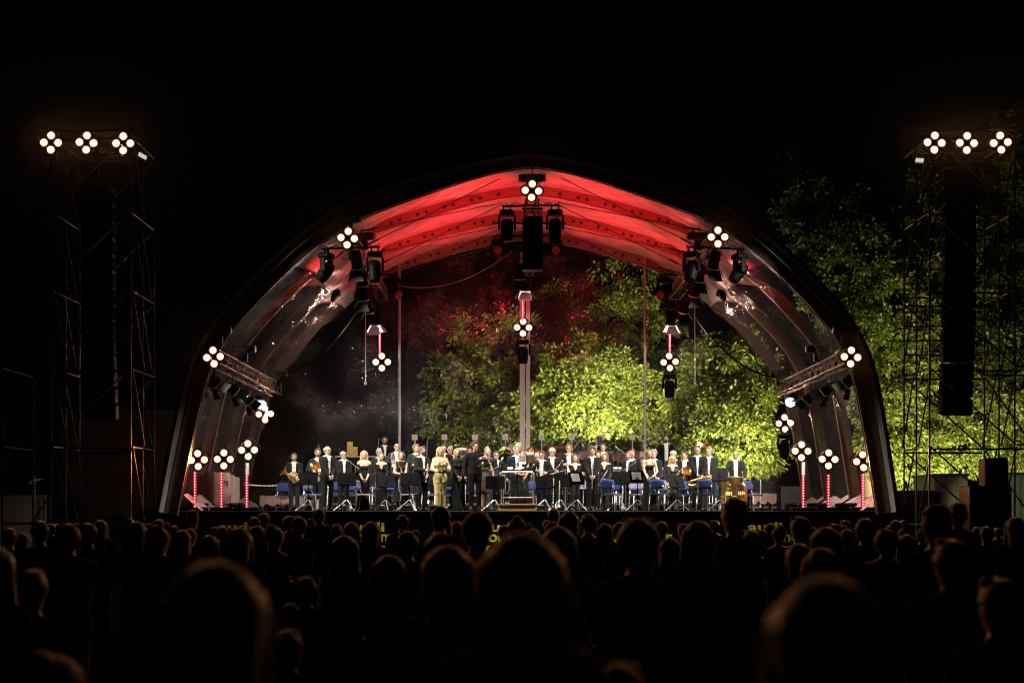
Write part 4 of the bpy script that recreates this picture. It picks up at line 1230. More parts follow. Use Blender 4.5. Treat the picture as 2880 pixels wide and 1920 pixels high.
    nz = {'dress_strap': 1.315, 'dress_off': 1.315, 'dress': 1.42, 'dress_sleeve': 1.40, 'dress_plain': 1.50, 'blouse': 1.42, 'sleeveless': 1.475, 'dress_knee': 1.42, 'sequin': 1.42, 'satin': 1.40, 'tshirt': 1.45}.get(outfit, 1.6)
    if neckline: nz = neckline
    vm[(lb == TORSO) & (Vn[:, 2] > nz)] = SK
    if outfit in ('blouse', 'sequin', 'dress_sleeve'):
        vm[(lb == TORSO) & (Vn[:, 1] < 0) & (np.abs(Vn[:, 0]) < (Vn[:, 2] - 1.24) * .42)] = SK
    if outfit in ('dress_knee', 'dress', 'dress_strap', 'dress_off', 'sleeveless') and female: vm[lb == SHOE] = SHO
    # face marks
    loc = (Vn - NK) @ Rh + NK
    hd = (lb == HEAD)
    ex = np.abs(loc[:, 0])
    vm[hd & (loc[:, 1] < -.05) & (((ex - .034) / .017) ** 2 + ((loc[:, 2] - 1.660) / .010) ** 2 < 1)] = EY
    vm[hd & (loc[:, 1] < -.05) & (((ex - .036) / .023) ** 2 + ((loc[:, 2] - 1.690) / .007) ** 2 < 1)] = BD if beard else EY
    if beard:
        vm[hd & (loc[:, 1] < -.005) & (loc[:, 2] < 1.606) & (loc[:, 2] > 1.50)] = BD
    vm[hd & (loc[:, 1] < -.06) & ((loc[:, 0] / .026) ** 2 + ((loc[:, 2] - 1.592) / .009) ** 2 < 1)] = LP
    fm = np.median(vm[Qb], axis=1).astype(int)
    fm2 = vm[Qb[:, 0]]
    fm = np.where((vm[Qb] == fm[:, None]).sum(1) >= 2, fm, fm2)
    # hands join the same mesh
    hb = MB()
    add_hand(hb, hl * s, hl - el, -1, SK, s); add_hand(hb, hr * s, hr - er, 1, SK, s)
    # polygons of mixed size: rebuild as lists
    me = np_mesh('body', Vb, Qb, matsl, fm)
    import bmesh
    bm = bmesh.new(); bm.from_mesh(me)
    nv = [bm.verts.new(v) for v in hb.v]
    for f in hb.f:
        fc = bm.faces.new([nv[i] for i in f]); fc.material_index = SK; fc.smooth = True
    bm.to_mesh(me); bm.free()
    body = link(name, me)
    # ---- jacket or dress
    def cloth(nm, Fd, m):
        Vc, Qc, _ = Fd.surface()
        link(nm, np_mesh(nm, Vc, Qc, [m]), body)
    if outfit in ('suit', 'suit_open', 'blacksuit', 'satin', 'casual'):
        cg = .016 if not crowd else .012
        J = Field(spacing(-.52 * s, .52 * s, -.2 * s, .2 * s, crs * .9, crs), spacing(-.42 * s, .32 * s, -.2 * s, .2 * s, crs * .9, crs), np.arange(.70 * s, 1.56 * s, crs * .95).astype(np.float32))
        torso(J, cg); arms(J, cg, ARM, .10)
        J.rc(V3(0, .0, .80) * s, V3(0, 0, .95) * s, (.160 if outfit != 'satin' else .190) * T * s, .15 * T * s, 1, .05, ('y', 1.22))
        X, Y, Z = J.grids()
        J.clip((.775 * s - Z) + 0 * X + 0 * Y)
        if outfit != 'casual':
            w = open_w if open_w is not None else (.044 if outfit == 'suit' else .052)
            zt, zb = 1.46 * s, (.93 if outfit == 'suit' else .70) * s
            u = np.clip((Z - zb) / (zt - zb), 0, 1)
            half = (w * (.10 + .90 * u) * s) if outfit == 'suit' else (w * (.8 + .35 * u) * s)
            if outfit in ('blacksuit', 'satin'): half = w * .8 * np.clip((Z / s - 1.16) / .30, 0, 1) * s
            J.clip(np.where((Y < -.01 * s) & (Z > zb - (.0 if outfit == 'suit' else 1)), half - np.abs(X) + 0 * Y, -1.0))
            # lower front corners cut away
            J.clip(np.where((Y < -.02 * s) & (Z < .93 * s), (.93 * s - Z) * .35 - np.abs(X) + 0 * Y, -1.0))
        J.clip((Z - 1.475 * s) - .6 * np.maximum(0, Y - .01) + 0 * X)
        jm = {'blacksuit': M_blackcloth, 'satin': M_satin}.get(outfit, suit or M_suit)
        cloth('jacket' if outfit != 'casual' else 'pullover', J, jm)
        if outfit in ('suit', 'suit_open') and not crowd:
            for (e, w) in ((el, hl), (er, hr)):
                b = MB(); d_ = Vector(w - e).normalized(); b.lathe([(.037 * s, -.035 * s), (.036 * s, .004 * s), (.031 * s, .006 * s)], Vector(w * s), d_, 10); b.build('cuff', M_shirt, body, True)
    if outfit in ('dress', 'dress_strap', 'dress_off', 'dress_sleeve', 'dress_plain', 'sleeveless', 'dress_knee'):
        hem = {'dress_knee': .52, 'sleeveless': .24}.get(outfit, .035) * s
        D = Field(spacing(-.45 * s, .45 * s, -.2 * s, .2 * s, crs * .85, crs), spacing(-.40 * s, .36 * s, -.2 * s, .2 * s, crs * .85, crs), np.arange(0.0, 1.52 * s, crs).astype(np.float32))
        torso(D, .007)
        fl = {'dress_knee': .17, 'sleeveless': .27}.get(outfit, .235)
        D.rc(V3(0, 0, 1.02) * s, V3(0, .01, hem / s - .1) * s, .145 * s, fl * s, 1, .05, ('y', 1.2), pleat=(.05, 11, rnd.uniform(0, 6)))
        X, Y, Z = D.grids()
        D.clip(hem - Z + 0 * X + 0 * Y)
        nzz = nz
        if outfit == 'dress_off': D.clip(Z - (1.30 * s + .06 * np.abs(np.abs(X) - .07)) + 0 * Y)
        else: D.clip(Z - nzz * s + 0 * X + 0 * Y)
        if outfit == 'dress_sleeve': D.clip(np.where(Y < -.01, (Z - 1.25 * s) * .42 - np.abs(X), -1.0))
        if outfit in ('dress_sleeve', 'dress_plain'):
            arms(D, .008, ARM, .45)
        cloth('dress', D, {'dress_knee': M_lace}.get(outfit, M_dress))
        if outfit == 'dress_strap':
            b = MB()
            for sg in (-1, 1): b.tube([V3(sg * .075, -.115, 1.31) * s, V3(sg * .085, -.075, 1.42) * s, V3(sg * .085, .01, 1.472) * s, V3(sg * .08, .10, 1.40) * s], .006, 5)
            b.build('shoulder_strap', M_dress, body)
        if outfit == 'dress_off':
            D2 = Field(spacing(-.42 * s, .42 * s, -.3 * s, .3 * s, crs, crs), np.arange(-.3 * s, .26 * s, crs).astype(np.float32), np.arange(1.0 * s, 1.42 * s, crs).astype(np.float32))
            for (sh, e, w) in ((shl, el, hl), (shr, er, hr)):
                D2 = Field(spacing(-.42 * s, .42 * s, -.3 * s, .3 * s, crs, crs), np.arange(-.3 * s, .26 * s, crs).astype(np.float32), np.arange(1.0 * s, 1.42 * s, crs).astype(np.float32))
                q = sh + (e - sh) * .30
                D2.rc(q * s, (e + (w - e) * .15) * s, .060 * s, .050 * s, 1, .03); cloth('sleeve', D2, M_dress)
            pass
    # ---- hair
    if hair != 'bald':
        big = {'curly': .024, 'afro': .05}.get(hair, .011)
        longh = hair in ('long', 'bob', 'longback')
        ext = .12
        lo = H((-.2, -.2, 1.30)); hi = H((.2, .22, 1.83))
        c0 = H((0, 0, 1.62))
        hx = np.arange(c0[0] - .19 * s, c0[0] + .19 * s, .011 if not crowd else .0105).astype(np.float32)
        hyv = np.arange(c0[1] - .19 * s, c0[1] + .23 * s, .011 if not crowd else .0105).astype(np.float32)
        hz = np.arange((1.22 if longh or hair == 'ponytail' else 1.48) * s, 1.84 * s, .011 if not crowd else .0105).astype(np.float32)
        Hf = Field(hx, hyv, hz)
        Hf.rc(H((0, .022, 1.672)), H((0, -.006, 1.668)), (.089 + big) * s, (.086 + big) * s, 1, .02, ('x', 1.13) if abs(head_yaw) < 30 else None)
        Hf.rc(H((0, .04, 1.60)), H((0, .03, 1.66)), (.060 + big * .7) * s, (.085 + big) * s, 1, .03)
        if hair in ('short', 'curly', 'quiff'):
            Hf.rc(H((-.03, -.045, 1.752)), H((.04, -.050, 1.755)), .024 * s, .027 * s, 1, .03)
        if hair == 'curly':
            for q in range(34):
                a = rnd.uniform(0, 6.28); t_ = rnd.uniform(-.25, 1.0)
                r_ = math.sqrt(1 - t_ * t_)
                p = (.088 * r_ * math.cos(a), .018 + .098 * r_ * math.sin(a), 1.672 + .098 * t_)
                if p[1] < -.035 and p[2] < 1.735: continue
                Hf.rc(H(p), H((p[0] * 1.12, p[1] * 1.1, p[2] + .008)), .026 * s, .020 * s, 1, .012)
        if longh:
            zl = {'long': 1.32, 'bob': 1.50, 'longback': 1.28}[hair]
            for sg in (-1, 1):
                Hf.rc(H((sg * .078, .01, 1.68)), H((sg * (.092 if hair != 'bob' else .085), -.005, max(zl, 1.42))), .034 * s, .038 * s, 1, .03)
                if hair != 'bob': Hf.rc(H((sg * .092, .0, 1.44)), V3(sg * .105, -.035 if hair == 'long' else .04, zl) * s, .036 * s, .022 * s, 1, .03)
            Hf.rc(H((0, .06, 1.66)), H((0, .075, zl)), .092 * s, (.075 if hair != 'bob' else .085) * s, 1, .03)
        if hair == 'ponytail':
            Hf.rc(H((0, .11, 1.70)), H((0, .145, 1.66)), .028 * s, .030 * s, 1, .02); Hf.rc(H((0, .145, 1.66)), H((0, .12, 1.40)), .032 * s, .016 * s, 1, .02)
        if hair == 'bun':
            Hf.rc(H((0, .08, 1.74)), H((0, .10, 1.75)), .048 * s, .048 * s, 1, .02)
        if hair == 'topbun':
            Hf.rc(H((0, .03, 1.80)), H((0, .03, 1.81)), .04 * s, .04 * s, 1, .02)
        if hair == 'messy':
            for q in range(60):
                a = rnd.uniform(0, 6.28); r_ = rnd.uniform(.2, 1)
                p = (.085 * r_ * math.cos(a), .02 + .09 * r_ * math.sin(a), 1.72 + .055 * (1 - r_ * r_))
                if p[1] < -.06: continue
                Hf.rc(H(p), H((p[0] * 1.12 + rnd.uniform(-.01, .01), p[1] * 1.1, p[2] + .022)), .018 * s, .010 * s, 1, .015)
        # open the face
        low = 1.655 if hair in ('bangs',) else 1.66
        Hf.rc(H((0, -.118, 1.648)), H((0, -.135, 1.56)), (.099 if not longh else .092) * s, .108 * s, sub=True)
        X, Y, Z = Hf.grids()
        lx = [(X - NK[0] * s), (Y - NK[1] * s), (Z - NK[2] * s)]
        ly = Rh[0, 1] * lx[0] + Rh[1, 1] * lx[1] + Rh[2, 1] * lx[2] + NK[1] * s
        lz = Rh[0, 2] * lx[0] + Rh[1, 2] * lx[1] + Rh[2, 2] * lx[2] + NK[2] * s
        if not longh and hair not in ('ponytail',):
            # ears and neck stay clear
            Hf.clip(np.where((ly < .03 * s), 1.655 * s - lz, 1.56 * s - lz) if not crowd else np.where((ly < .02 * s), 1.65 * s - lz, 1.555 * s - lz))
        if hair in ('thin',):
            Hf.clip(-(np.sqrt((lz - 1.76 * s) ** 2 + (ly + .03 * s) ** 2) - .085 * s))
        if hair in ('ring',):
            Hf.clip(lz - (1.69 * s + .3 * np.maximum(0, ly - .05)))
        Vc, Qc, _ = Hf.surface()
        if len(Vc): link('hair', np_mesh('hair', Vc, Qc, [hair_mat(hairc, HC[hairc])]), body)
    if glasses:
        b = MB()
        for sg in (-1, 1):
            b.tube([H((sg * .034 + .022 * math.cos(a), -.103, 1.655 + .016 * math.sin(a))) for a in np.linspace(0, 2 * math.pi, 11)[:-1]], .0028, 4, closed=True)
            b.tube([H((sg * .056, -.10, 1.658)), H((sg * .080, .0, 1.660))], .0025, 4)
        b.tube([H((-.012, -.108, 1.66)), H((.012, -.108, 1.66))], .0025, 4)
        b.build('spectacles', M_glass, body)
    body['_h'] = h
    return body
# ------------------------------------------------------------------ the orchestra
# x, head top (photo pixels), riser, height, sex, outfit, hair, hair colour, spectacles, beard, body turn, head turn, pose, stout, suit, label
PEOPLE = [
 (827, 1274, 0, 1.72, 'm', 'suit_open', 'short', 'darkgrey', 0, 'darkgrey', 4, 0, 'horn', 1.05, M_suitb, 'bearded man at the left end holding a french horn, blue chairs behind'),
 (894, 1261, 0, 1.80, 'm', 'suit_open', 'short', 'brown', 1, 'brown', 6, 0, 'horn', 1.0, M_suitb, 'man in navy suit with glasses and horn, half hidden by the bald man'),
 (921, 1253, 0, 1.79, 'm', 'suit', 'ring', 'grey', 1, None, 28, 18, 'clasp', 1.12, M_suit, 'bald man in dark suit turned right with hands folded, left front row'),
 (966, 1267, 0, 1.73, 'm', 'suit', 'thin', 'grey', 1, None, 14, 0, 'clasp', 1.12, M_suit, 'stout grey haired man with glasses behind a music stand, beside the bald man'),
 (1024, 1266, 0, 1.70, 'f', 'dress_off', 'long', 'blond', 0, None, 4, 0, 'clasp_low', 1.0, None, 'blond woman in off shoulder black dress right of the golden tubes'),
 (1066, 1261, .20, 1.72, 'm', 'suit', 'short', 'white', 0, None, 5, 0, 'down', 1.05, M_suitg, 'white haired man mostly hidden behind the woman with the curly updo'),
 (1072, 1272, 0, 1.66, 'f', 'dress_sleeve', 'bun', 'light', 0, None, 6, 0, 'diag', 1.02, None, 'woman with curly updo in black dress holding a clarinet aslant'),
 (1082, 1228, .60, 1.75, 'm', 'suit', 'short', 'dark', 1, 'dark', 8, 0, 'down', 1.0, M_blackcloth, 'bearded percussionist with glasses standing high at the back left'),
 (1116, 1245, .25, 1.80, 'm', 'suit_open', 'bald', 'grey', 1, None, 2, 0, 'trumpet', 1.08, M_suitg, 'bald man in grey suit holding a trumpet upright before his chest'),
 (1128, 1269, 0, 1.66, 'f', 'sleeveless', 'ponytail', 'brown', 0, None, 4, 0, 'clar', 1.0, None, 'woman in sleeveless black dress with bare ankles holding a clarinet'),
 (1170, 1249, .25, 1.76, 'm', 'suit', 'curly', 'light', 0, None, 4, 12, 'down', 1.0, M_suitg, 'young man with fair curly hair in grey suit in the second row'),
 (1174, 1277, 0, 1.62, 'f', 'blouse', 'long', 'dark', 0, None, 4, 0, 'down', 1.0, None, 'dark haired woman peeping out behind the bearded clarinettist'),
 (1187, 1255, 0, 1.79, 'm', 'suit', 'short', 'brown', 1, 'brown', 30, 22, 'clar', 1.0, M_suit, 'bearded man with glasses turned right, clarinet in both hands, beside the yellow suit'),
 (1238, 1256, 0, 1.75, 'f', 'satin', 'long', 'blond', 0, None, 8, 10, 'bouquet2', 1.0, None, 'blond woman in a pale yellow satin trouser suit with a bouquet'),
 (1248, 1249, .25, 1.76, 'm', 'suit', 'short', 'dark', 0, None, 4, 6, 'down', 1.0, M_suit, 'dark haired man just behind the head of the yellow suited woman'),
 (1266, 1255, .25, 1.76, 'm', 'suit', 'short', 'white', 1, None, 0, 6, 'down', 1.05, M_suitb, 'white haired man behind the shoulder of the yellow suited woman'),
 (1287, 1260, 0, 1.72, 'f', 'dress_plain', 'long', 'blond', 0, None, 0, 0, 'diag', 1.0, None, 'blond woman in plain long black dress between the bouquets'),
 (1321, 1257, .25, 1.76, 'm', 'suit', 'short', 'dark', 0, None, 6, 0, 'down', 1.0, M_suit, 'dark haired man half hidden behind the conductor'),
 (1336, 1241, 0, 1.90, 'm', 'blacksuit', 'curly', 'black', 0, None, 6, 14, 'bouquet1', 1.0, None, 'conductor all in black with dark curls, smiling, bouquet in one hand'),
 (1363, 1271, 0, 1.64, 'f', 'dress_knee', 'long', 'dark', 0, None, 4, 0, 'down', .95, None, 'woman in knee length dark lace dress with bare legs behind the second bouquet'),
 (1370, 1253, .25, 1.75, 'm', 'suit', 'ring', 'white', 0, None, 0, 0, 'down', 1.0, M_suit, 'pale bald head at the back right of the conductor'),
 (1372, 1258, .0, 1.82, 'm', 'suit', 'thin', 'dark', 0, None, 0, 0, 'down', 1.0, M_suitg, 'balding man in grey suit above the woman in lace'),
 (1396, 1268, 0, 1.74, 'm', 'suit_open', 'short', 'brown', 1, None, 2, 0, 'oboe', 1.05, M_suit, 'man with short brown hair and glasses left of the podium rail'),
 (1433, 1240, .60, 1.72, 'm', 'suit_open', 'short', 'black', 0, None, 60, 20, 'down', 1.0, M_blackcloth, 'black haired percussionist in profile left of the central post'),
 (1459, 1245, .25, 1.80, 'm', 'suit', 'short', 'white', 0, None, 20, 0, 'down', 1.0, M_suitg, 'white haired man in front of the central post, rear one'),
 (1452, 1252, .0, 1.86, 'm', 'suit', 'short', 'grey', 0, None, 8, 0, 'down', 1.05, M_suitb, 'grey haired man in front of the central post, front one'),
 (1455, 1264, 0, 1.74, 'f', 'sleeveless', 'long', 'dark', 0, None, 6, 0, 'down', 1.0, None, 'tall dark haired woman above the left part of the podium rail'),
 (1469, 1273, 0, 1.63, 'f', 'sleeveless', 'bob', 'grey', 1, None, 4, 0, 'clar', 1.0, None, 'grey haired woman with white scarf behind the podium'),
 (1512, 1272, 0, 1.77, 'm', 'suit', 'thin', 'white', 0, None, 0, 0, 'down', 1.0, M_suit, 'white haired man hidden behind the man with bowed head'),
 (1524, 1267, 0, 1.71, 'm', 'suit_open', 'short', 'brown', 1, None, -6, -6, 'oboe', 1.10, M_suit, 'man with bowed head and oboe right of the podium'),
 (1553, 1257, .0, 1.84, 'm', 'suit_open', 'thin', 'grey', 1, None, 0, 0, 'oboe', 1.0, M_suit, 'grey haired bassoonist with glasses behind the man with bowed head'),
 (1600, 1249, .20, 1.78, 'm', 'suit_open', 'short', 'light', 1, None, -4, 0, 'oboe', 1.0, M_suit, 'tall brown haired bassoonist with glasses before the brown tarpaulin'),
 (1617, 1276, 0, 1.62, 'f', 'blouse', 'bob', 'brown', 0, None, 10, 0, 'fold', 1.0, None, 'short haired woman in black blouse behind tilted white sheet music'),
 (1666, 1255, 0, 1.79, 'm', 'suit', 'curly', 'brown', 0, None, -2, 0, 'clar_low', .98, M_suit, 'man with brown curls and moustache holding a clarinet upright, right front row'),
 (1682, 1226, .60, 1.77, 'm', 'suit_open', 'bob', 'dark', 0, None, -50, -25, 'down', 1.0, M_blackcloth, 'percussionist with longer dark hair looking left, high at the back'),
 (1682, 1267, .0, 1.80, 'm', 'suit', 'short', 'dark', 0, None, 0, 0, 'down', 1.0, M_suit, 'dark haired man between curly clarinettist and reddish haired woman'),
 (1696, 1246, .25, 1.80, 'm', 'suit', 'short', 'dark', 0, None, -6, 0, 'down', 1.05, M_suit, 'broad dark haired man above the reddish haired woman'),
 (1701, 1273, 0, 1.65, 'f', 'blouse', 'bob', 'red', 0, None, -10, -6, 'diag', 1.08, None, 'woman with reddish brown bob and black blouse right of the curly clarinettist'),
 (1770, 1269, 0, 1.72, 'm', 'suit', 'short', 'light', 0, 'light', -34, -22, 'clasp', 1.05, M_suit, 'bearded fair man turned left behind a black music stand'),
 (1777, 1264, .0, 1.84, 'm', 'suit', 'short', 'light', 0, None, -10, 20, 'down', 1.0, M_suit, 'brown haired head just behind the bearded fair man'),
 (1826, 1263, 0, 1.69, 'f', 'dress_strap', 'bob', 'red', 0, None, 6, 10, 'flute', .92, None, 'slim woman in strapped long black dress holding a flute'),
 (1839, 1264, .0, 1.80, 'm', 'suit', 'curly', 'grey', 0, None, 4, 0, 'diag', 1.05, M_suitb, 'man with grey curls behind the woman with the flute'),
 (1873, 1222, .60, 1.82, 'm', 'suit_open', 'short', 'black', 1, 'black', 4, 0, 'down', 1.0, M_blackcloth, 'black haired man with glasses standing alone highest at the back right'),
 (1891, 1280, 0, 1.58, 'f', 'sequin', 'long', 'blond', 1, None, 6, 0, 'sax', .95, None, 'blond woman with glasses in black sequins holding a saxophone'),
 (1894, 1265, .0, 1.82, 'm', 'suit', 'thin', 'white', 0, None, 0, 0, 'down', 1.1, M_suitg, 'white haired man right behind the blond saxophonist'),
 (1928, 1268, 0, 1.75, 'm', 'suit_open', 'short', 'dark', 0, None, -20, -20, 'fold', 1.1, M_suit, 'young dark haired man with folded arms left of the tall saxophonist'),
 (1962, 1252, 0, 1.83, 'm', 'suit', 'short', 'darkgrey', 1, None, -4, 0, 'sax', 1.0, M_suit, 'tall man with glasses holding a saxophone across his waist'),
 (1995, 1257, .0, 1.84, 'm', 'suit', 'short', 'grey', 0, None, -8, -14, 'clasp', 1.12, M_suitg, 'broad grey haired man right of the tall saxophonist'),
 (2069, 1267, 0, 1.74, 'm', 'suit_open', 'ring', 'grey', 1, 'grey', -2, 0, 'tuba', 1.08, M_suitg, 'smiling bald man behind two standing tubas at the right end'),
]
PERS = []
for i, (px, top, ri, h, sx, outf, hair, hc, gl, bd, rot, hyaw, pose, stout, suit, lab) in enumerate(PEOPLE):
    zt = h + ri + FZ - CAMZ
    Y = F * zt / (HY - top)
    skin = M_skin2 if i in (7, 27, 33) else M_skin
    o = build_person('person', h / 1.012, sx == 'f', outf, hair, hc, pose, hyaw, (10 if 'bowed' in lab else rnd_ if (rnd_ := random.uniform(-3, 3)) else 0), bool(gl), bd, skin, None, i * 7 + 3, stout, suit)
    x = (px - CX) / F * Y
    o.matrix_basis = TR((x, Y, FZ + ri), math.radians(rot - math.degrees(math.atan2(x, Y)) * .5))
    tag(o, lab, 'person', 'orchestra members standing on the stage')
    PERS.append(o)
def who(word):
    for o in PERS:
        if word in o['label']: return o
def W(o, p):
    """point p of a person's frame (for a 1.75 m person) in world space"""
    s = o['_h'] / 1.75
    return o.matrix_basis @ (Vector(p) * s)
# scarf, necklace pieces are clothing
o = who('white scarf')
b = MB(); s = o['_h'] / 1.75
b.tube([Vector((.085 * math.cos(a), .01 + .085 * math.sin(a), 1.46 + .02 * math.sin(a))) * s for a in np.linspace(0, 6.28, 17)[:-1]], .042 * s, 8, closed=True)
b.tube([Vector((-.06, -.10, 1.44)) * s, Vector((-.075, -.15, 1.33)) * s, Vector((-.07, -.16, 1.20)) * s], [.05 * s, .055 * s, .04 * s], 8)
b.build('scarf', M_scarf, o, True)
o = who('strapped long black'); s = o['_h'] / 1.75

# ------------------------------------------------------------------ instruments
def held(name, lab, cat, o, group, build):
    """a thing in a person's hands: build(put) draws in the person's frame"""
    t = thing(name, lab, cat, W(o, (0, -.25, 1.0)), 0, group)
    def put(b, nm, m, sm=True):
        b.v = [tuple(W(o, v)) for v in b.v]; return b.build(nm, m, t, sm, world=True)
    build(put)
    return t
def clarinet(o, p0, p1, lab, r=.014, bell=.036):
    def f(put):
        a, c = Vector(p0), Vector(p1); d = (c - a).normalized(); L = (c - a).length
        b = MB(); b.lathe([(.008, 0), (.011, .07), (r, .08), (r, L - .09), (r * 1.25, L - .05), (bell, L)], a, d, 12, cap0=True); tb_ = put(b, 'tube', M_grenadilla)
        u, w, _ = frame_of(d)
        for k in range(7):
            b = MB(); b.lathe([(r + .003, 0), (r + .003, .010)], a + d * (L * (.14 + .115 * k)), d, 10); put(b, 'ring', M_chrome).parent = tb_
        b = MB()
        for k in range(12):
            q = a + d * (L * (.18 + .056 * k)); sd = -1 if k % 2 else 1
            n = Vector((0, -1, 0)); n = (n - d * n.dot(d)).normalized(); x = d.cross(n)
            b.tube([q + n * (r + .006) + x * .008 * sd, q + d * .045 + n * (r + .009) + x * .014 * sd], .005, 5)
            b.ball(q + n * (r + .007), .011, 6, 4)
        put(b, 'keywork', M_chrome).parent = tb_
    held('clarinet', lab, 'clarinet', o, 'clarinets held by players', f)
clarinet(who('curly updo in black'), (.20, -.22, 1.16), (-.12, -.34, .66), 'clarinet held aslant by the woman with the updo')
clarinet(who('bare ankles'), (-.03, -.20, 1.34), (.10, -.32, .76), 'clarinet held by the woman with bare ankles')
clarinet(who('turned right, clarinet'), (.07, -.22, 1.36), (-.06, -.34, .78), 'clarinet between the hands of the bearded man turned right')
clarinet(who('holding a clarinet upright'), (.01, -.24, 1.28), (-.01, -.29, .62), 'clarinet held upright by the curly haired man')
clarinet(who('reddish brown bob'), (.16, -.22, 1.30), (-.16, -.30, .78), 'bass clarinet held across by the woman with the reddish bob', .018, .05)
clarinet(who('bowed head and oboe'), (-.14, -.22, 1.34), (-.10, -.30, .90), 'oboe in the hand of the man with bowed head', .011, .025)
clarinet(who('grey curls behind'), (.08, -.24, 1.05), (.30, -.26, .40), 'clarinet held low behind the woman with the flute')
clarinet(who('white scarf'), (.02, -.22, 1.28), (.03, -.30, .72), 'clarinet of the woman with the white scarf')
def fl(put):
    a, c = Vector((-.10, -.26, 1.06)), Vector((.16, -.30, .48)); d = (c - a).normalized(); L = (c - a).length
    b = MB(); b.tube([a, c], .012, 10); put(b, 'tube', M_chrome)
    b = MB()
    for k in range(13): b.ball(a + d * (L * (.28 + .05 * k)) + Vector((0, -.014, 0)), .011, 6, 4)
    put(b, 'keywork', M_chrome, True)
held('flute', 'silver flute held downwards by the woman in the strapped dress', 'flute', who('strapped long black'), 'flutes', fl)
def bassoon(o, p0, p1, lab):
    def f(put):
        a, c = Vector(p0), Vector(p1); d = (c - a).normalized(); L = (c - a).length; u, w, _ = frame_of(d)
        b = MB(); b.tube([a, a + d * L * .55, c], [.020, .024, .028], 10); put(b, 'long_joint', M_bassoon)
        b = MB(); b.tube([a + d * L * .45 + u * .045, c + u * .045], [.018, .022], 10); put(b, 'wing_joint', M_bassoon)
        b = MB(); b.lathe([(.026, 0), (.026, .03)], a - d * .005, d, 10, cap0=True); b.lathe([(.028, 0), (.028, .02)], a + d * L * .3, d, 10); b.lathe([(.045, 0), (.045, .03)], c - d * .03 + u * .02, d, 10); put(b, 'metal_ring', M_silver)
        b = MB(); b.tube([a + d * L * .45 + u * .045, a + d * L * .38 + u * .05 + Vector((0, -.05, .02)), a + d * L * .36 + Vector((0, -.16, .02))], .005, 5)
        for k in range(9): b.ball(a + d * L * (.35 + .06 * k) + Vector((0, -.026, 0)), .012, 6, 4)
        put(b, 'keywork', M_chrome)
    held('bassoon', lab, 'bassoon', o, 'red bassoons', f)
bassoon(who('grey haired bassoonist'), (.46, -.25, 1.60), (-.10, -.28, .90), 'long red bassoon slanting up to the right of the grey bassoonist')
bassoon(who('tall dark haired woman above'), (.60, -.2, 1.50), (.16, -.25, .95), 'red bassoon slanting above the right end of the podium rail')
def sax(o, c, ang, s, lab):
    """c: middle of the body tube; ang: lean in the front plane"""
    def f(put):
        R = Matrix.Rotation(math.radians(ang), 3, 'Y')
        def T(x, y, z): return Vector(c) + R @ (Vector((x, y, z)) * s)
        path = [T(-.10, .06, .40), T(-.04, .02, .43), T(0, 0, .38), T(0, 0, .2), T(0, 0, 0), T(0, 0, -.22), T(.015, 0, -.30), T(.055, 0, -.335), T(.10, 0, -.30), T(.12, 0, -.22), T(.135, -.01, -.10), T(.16, -.02, -.01)]
        rad = [.008, .010, .013, .018, .025, .032, .035, .037, .040, .044, .052, .085]
        b = MB(); b.tube(path, [r * s for r in rad], 14, cap=False); put(b, 'body_tube', M_brass)
        b = MB(); b.tube([path[-1], T(.168, -.022, .01)], [.085 * s, .088 * s], 14, cap=False); put(b, 'bell_rim', M_brass)
        b = MB()
        for k in range(10): 
            q = T(0, -.028, .30 - .055 * k); b.lathe([(.018 * s, 0), (.018 * s, .012)], q, (0, -1, 0), 8, cap1=True)
        put(b, 'key_cup', M_brass)
        b = MB(); b.tube([T(.03, -.02, .28), T(.038, -.02, -.22)], .006, 5); b.tube([T(-.03, -.015, .2), T(-.035, -.015, -.18)], .006, 5); put(b, 'key_rod', M_chrome)
        b = MB(); b.tube([path[0], T(-.17, .08, .38)], [.012 * s, .009 * s], 8); put(b, 'mouthpiece', M_grenadilla)
    held('saxophone', lab, 'saxophone', o, 'saxophones held by players', f)
sax(who('in black sequins'), (-.02, -.30, 1.02), 42, 1.0, 'saxophone slanting before the woman in sequins')
sax(who('tall man with glasses'), (.06, -.33, .86), 74, 1.05, 'saxophone held level by the tall man with glasses')
def horn(o, c, yaw, lab, s=1.0, flip=-1):
    def f(put):
        Rz = Matrix.Rotation(math.radians(yaw), 3, 'Z')
        def T(x, y, z): return Vector(c) + Rz @ (Vector((x * flip * -1, y, z)) * s)
        for k, (rr, yy, zz) in enumerate(((.135, 0, 0), (.120, -.03, .005), (.105, .03, -.005))):
            b = MB(); b.tube([T(rr * math.cos(a), yy, zz + rr * math.sin(a)) for a in np.linspace(0, 2 * math.pi, 25)[:-1]], .010 * s, 8, closed=True); put(b, 'coil', M_brass)
        b = MB()
        for k in range(3):
            b.tube([T(-.05 + .045 * k, -.045, -.05), T(-.05 + .045 * k, -.045, .05)], .018 * s, 8)
            b.tube([T(-.07 + .045 * k, -.05, -.08), T(-.05 + .045 * k, -.07, -.10), T(-.03 + .045 * k, -.05, -.08)], .008 * s, 6)
        put(b, 'valve', M_brass)
        path = [T(.05, .0, -.135), T(-.06, .0, -.125), T(-.13, .0, -.05), T(-.17, 0, .03), T(-.22, 0, .085), T(-.27, -.01, .125), T(-.315, -.015, .155)]
        b = MB(); b.tube(path, [.012 * s, .016 * s, .022 * s, .032 * s, .05 * s, .085 * s, .150 * s], 18, cap=False); put(b, 'bell', M_brass)
        b = MB(); b.tube([T(.13, 0, .03), T(.17, -.03, .14), T(.19, -.05, .20)], [.008 * s, .006 * s, .010 * s], 6); put(b, 'mouthpipe', M_brass)
    held('french_horn', lab, 'french horn', o, 'french horns held by players', f)
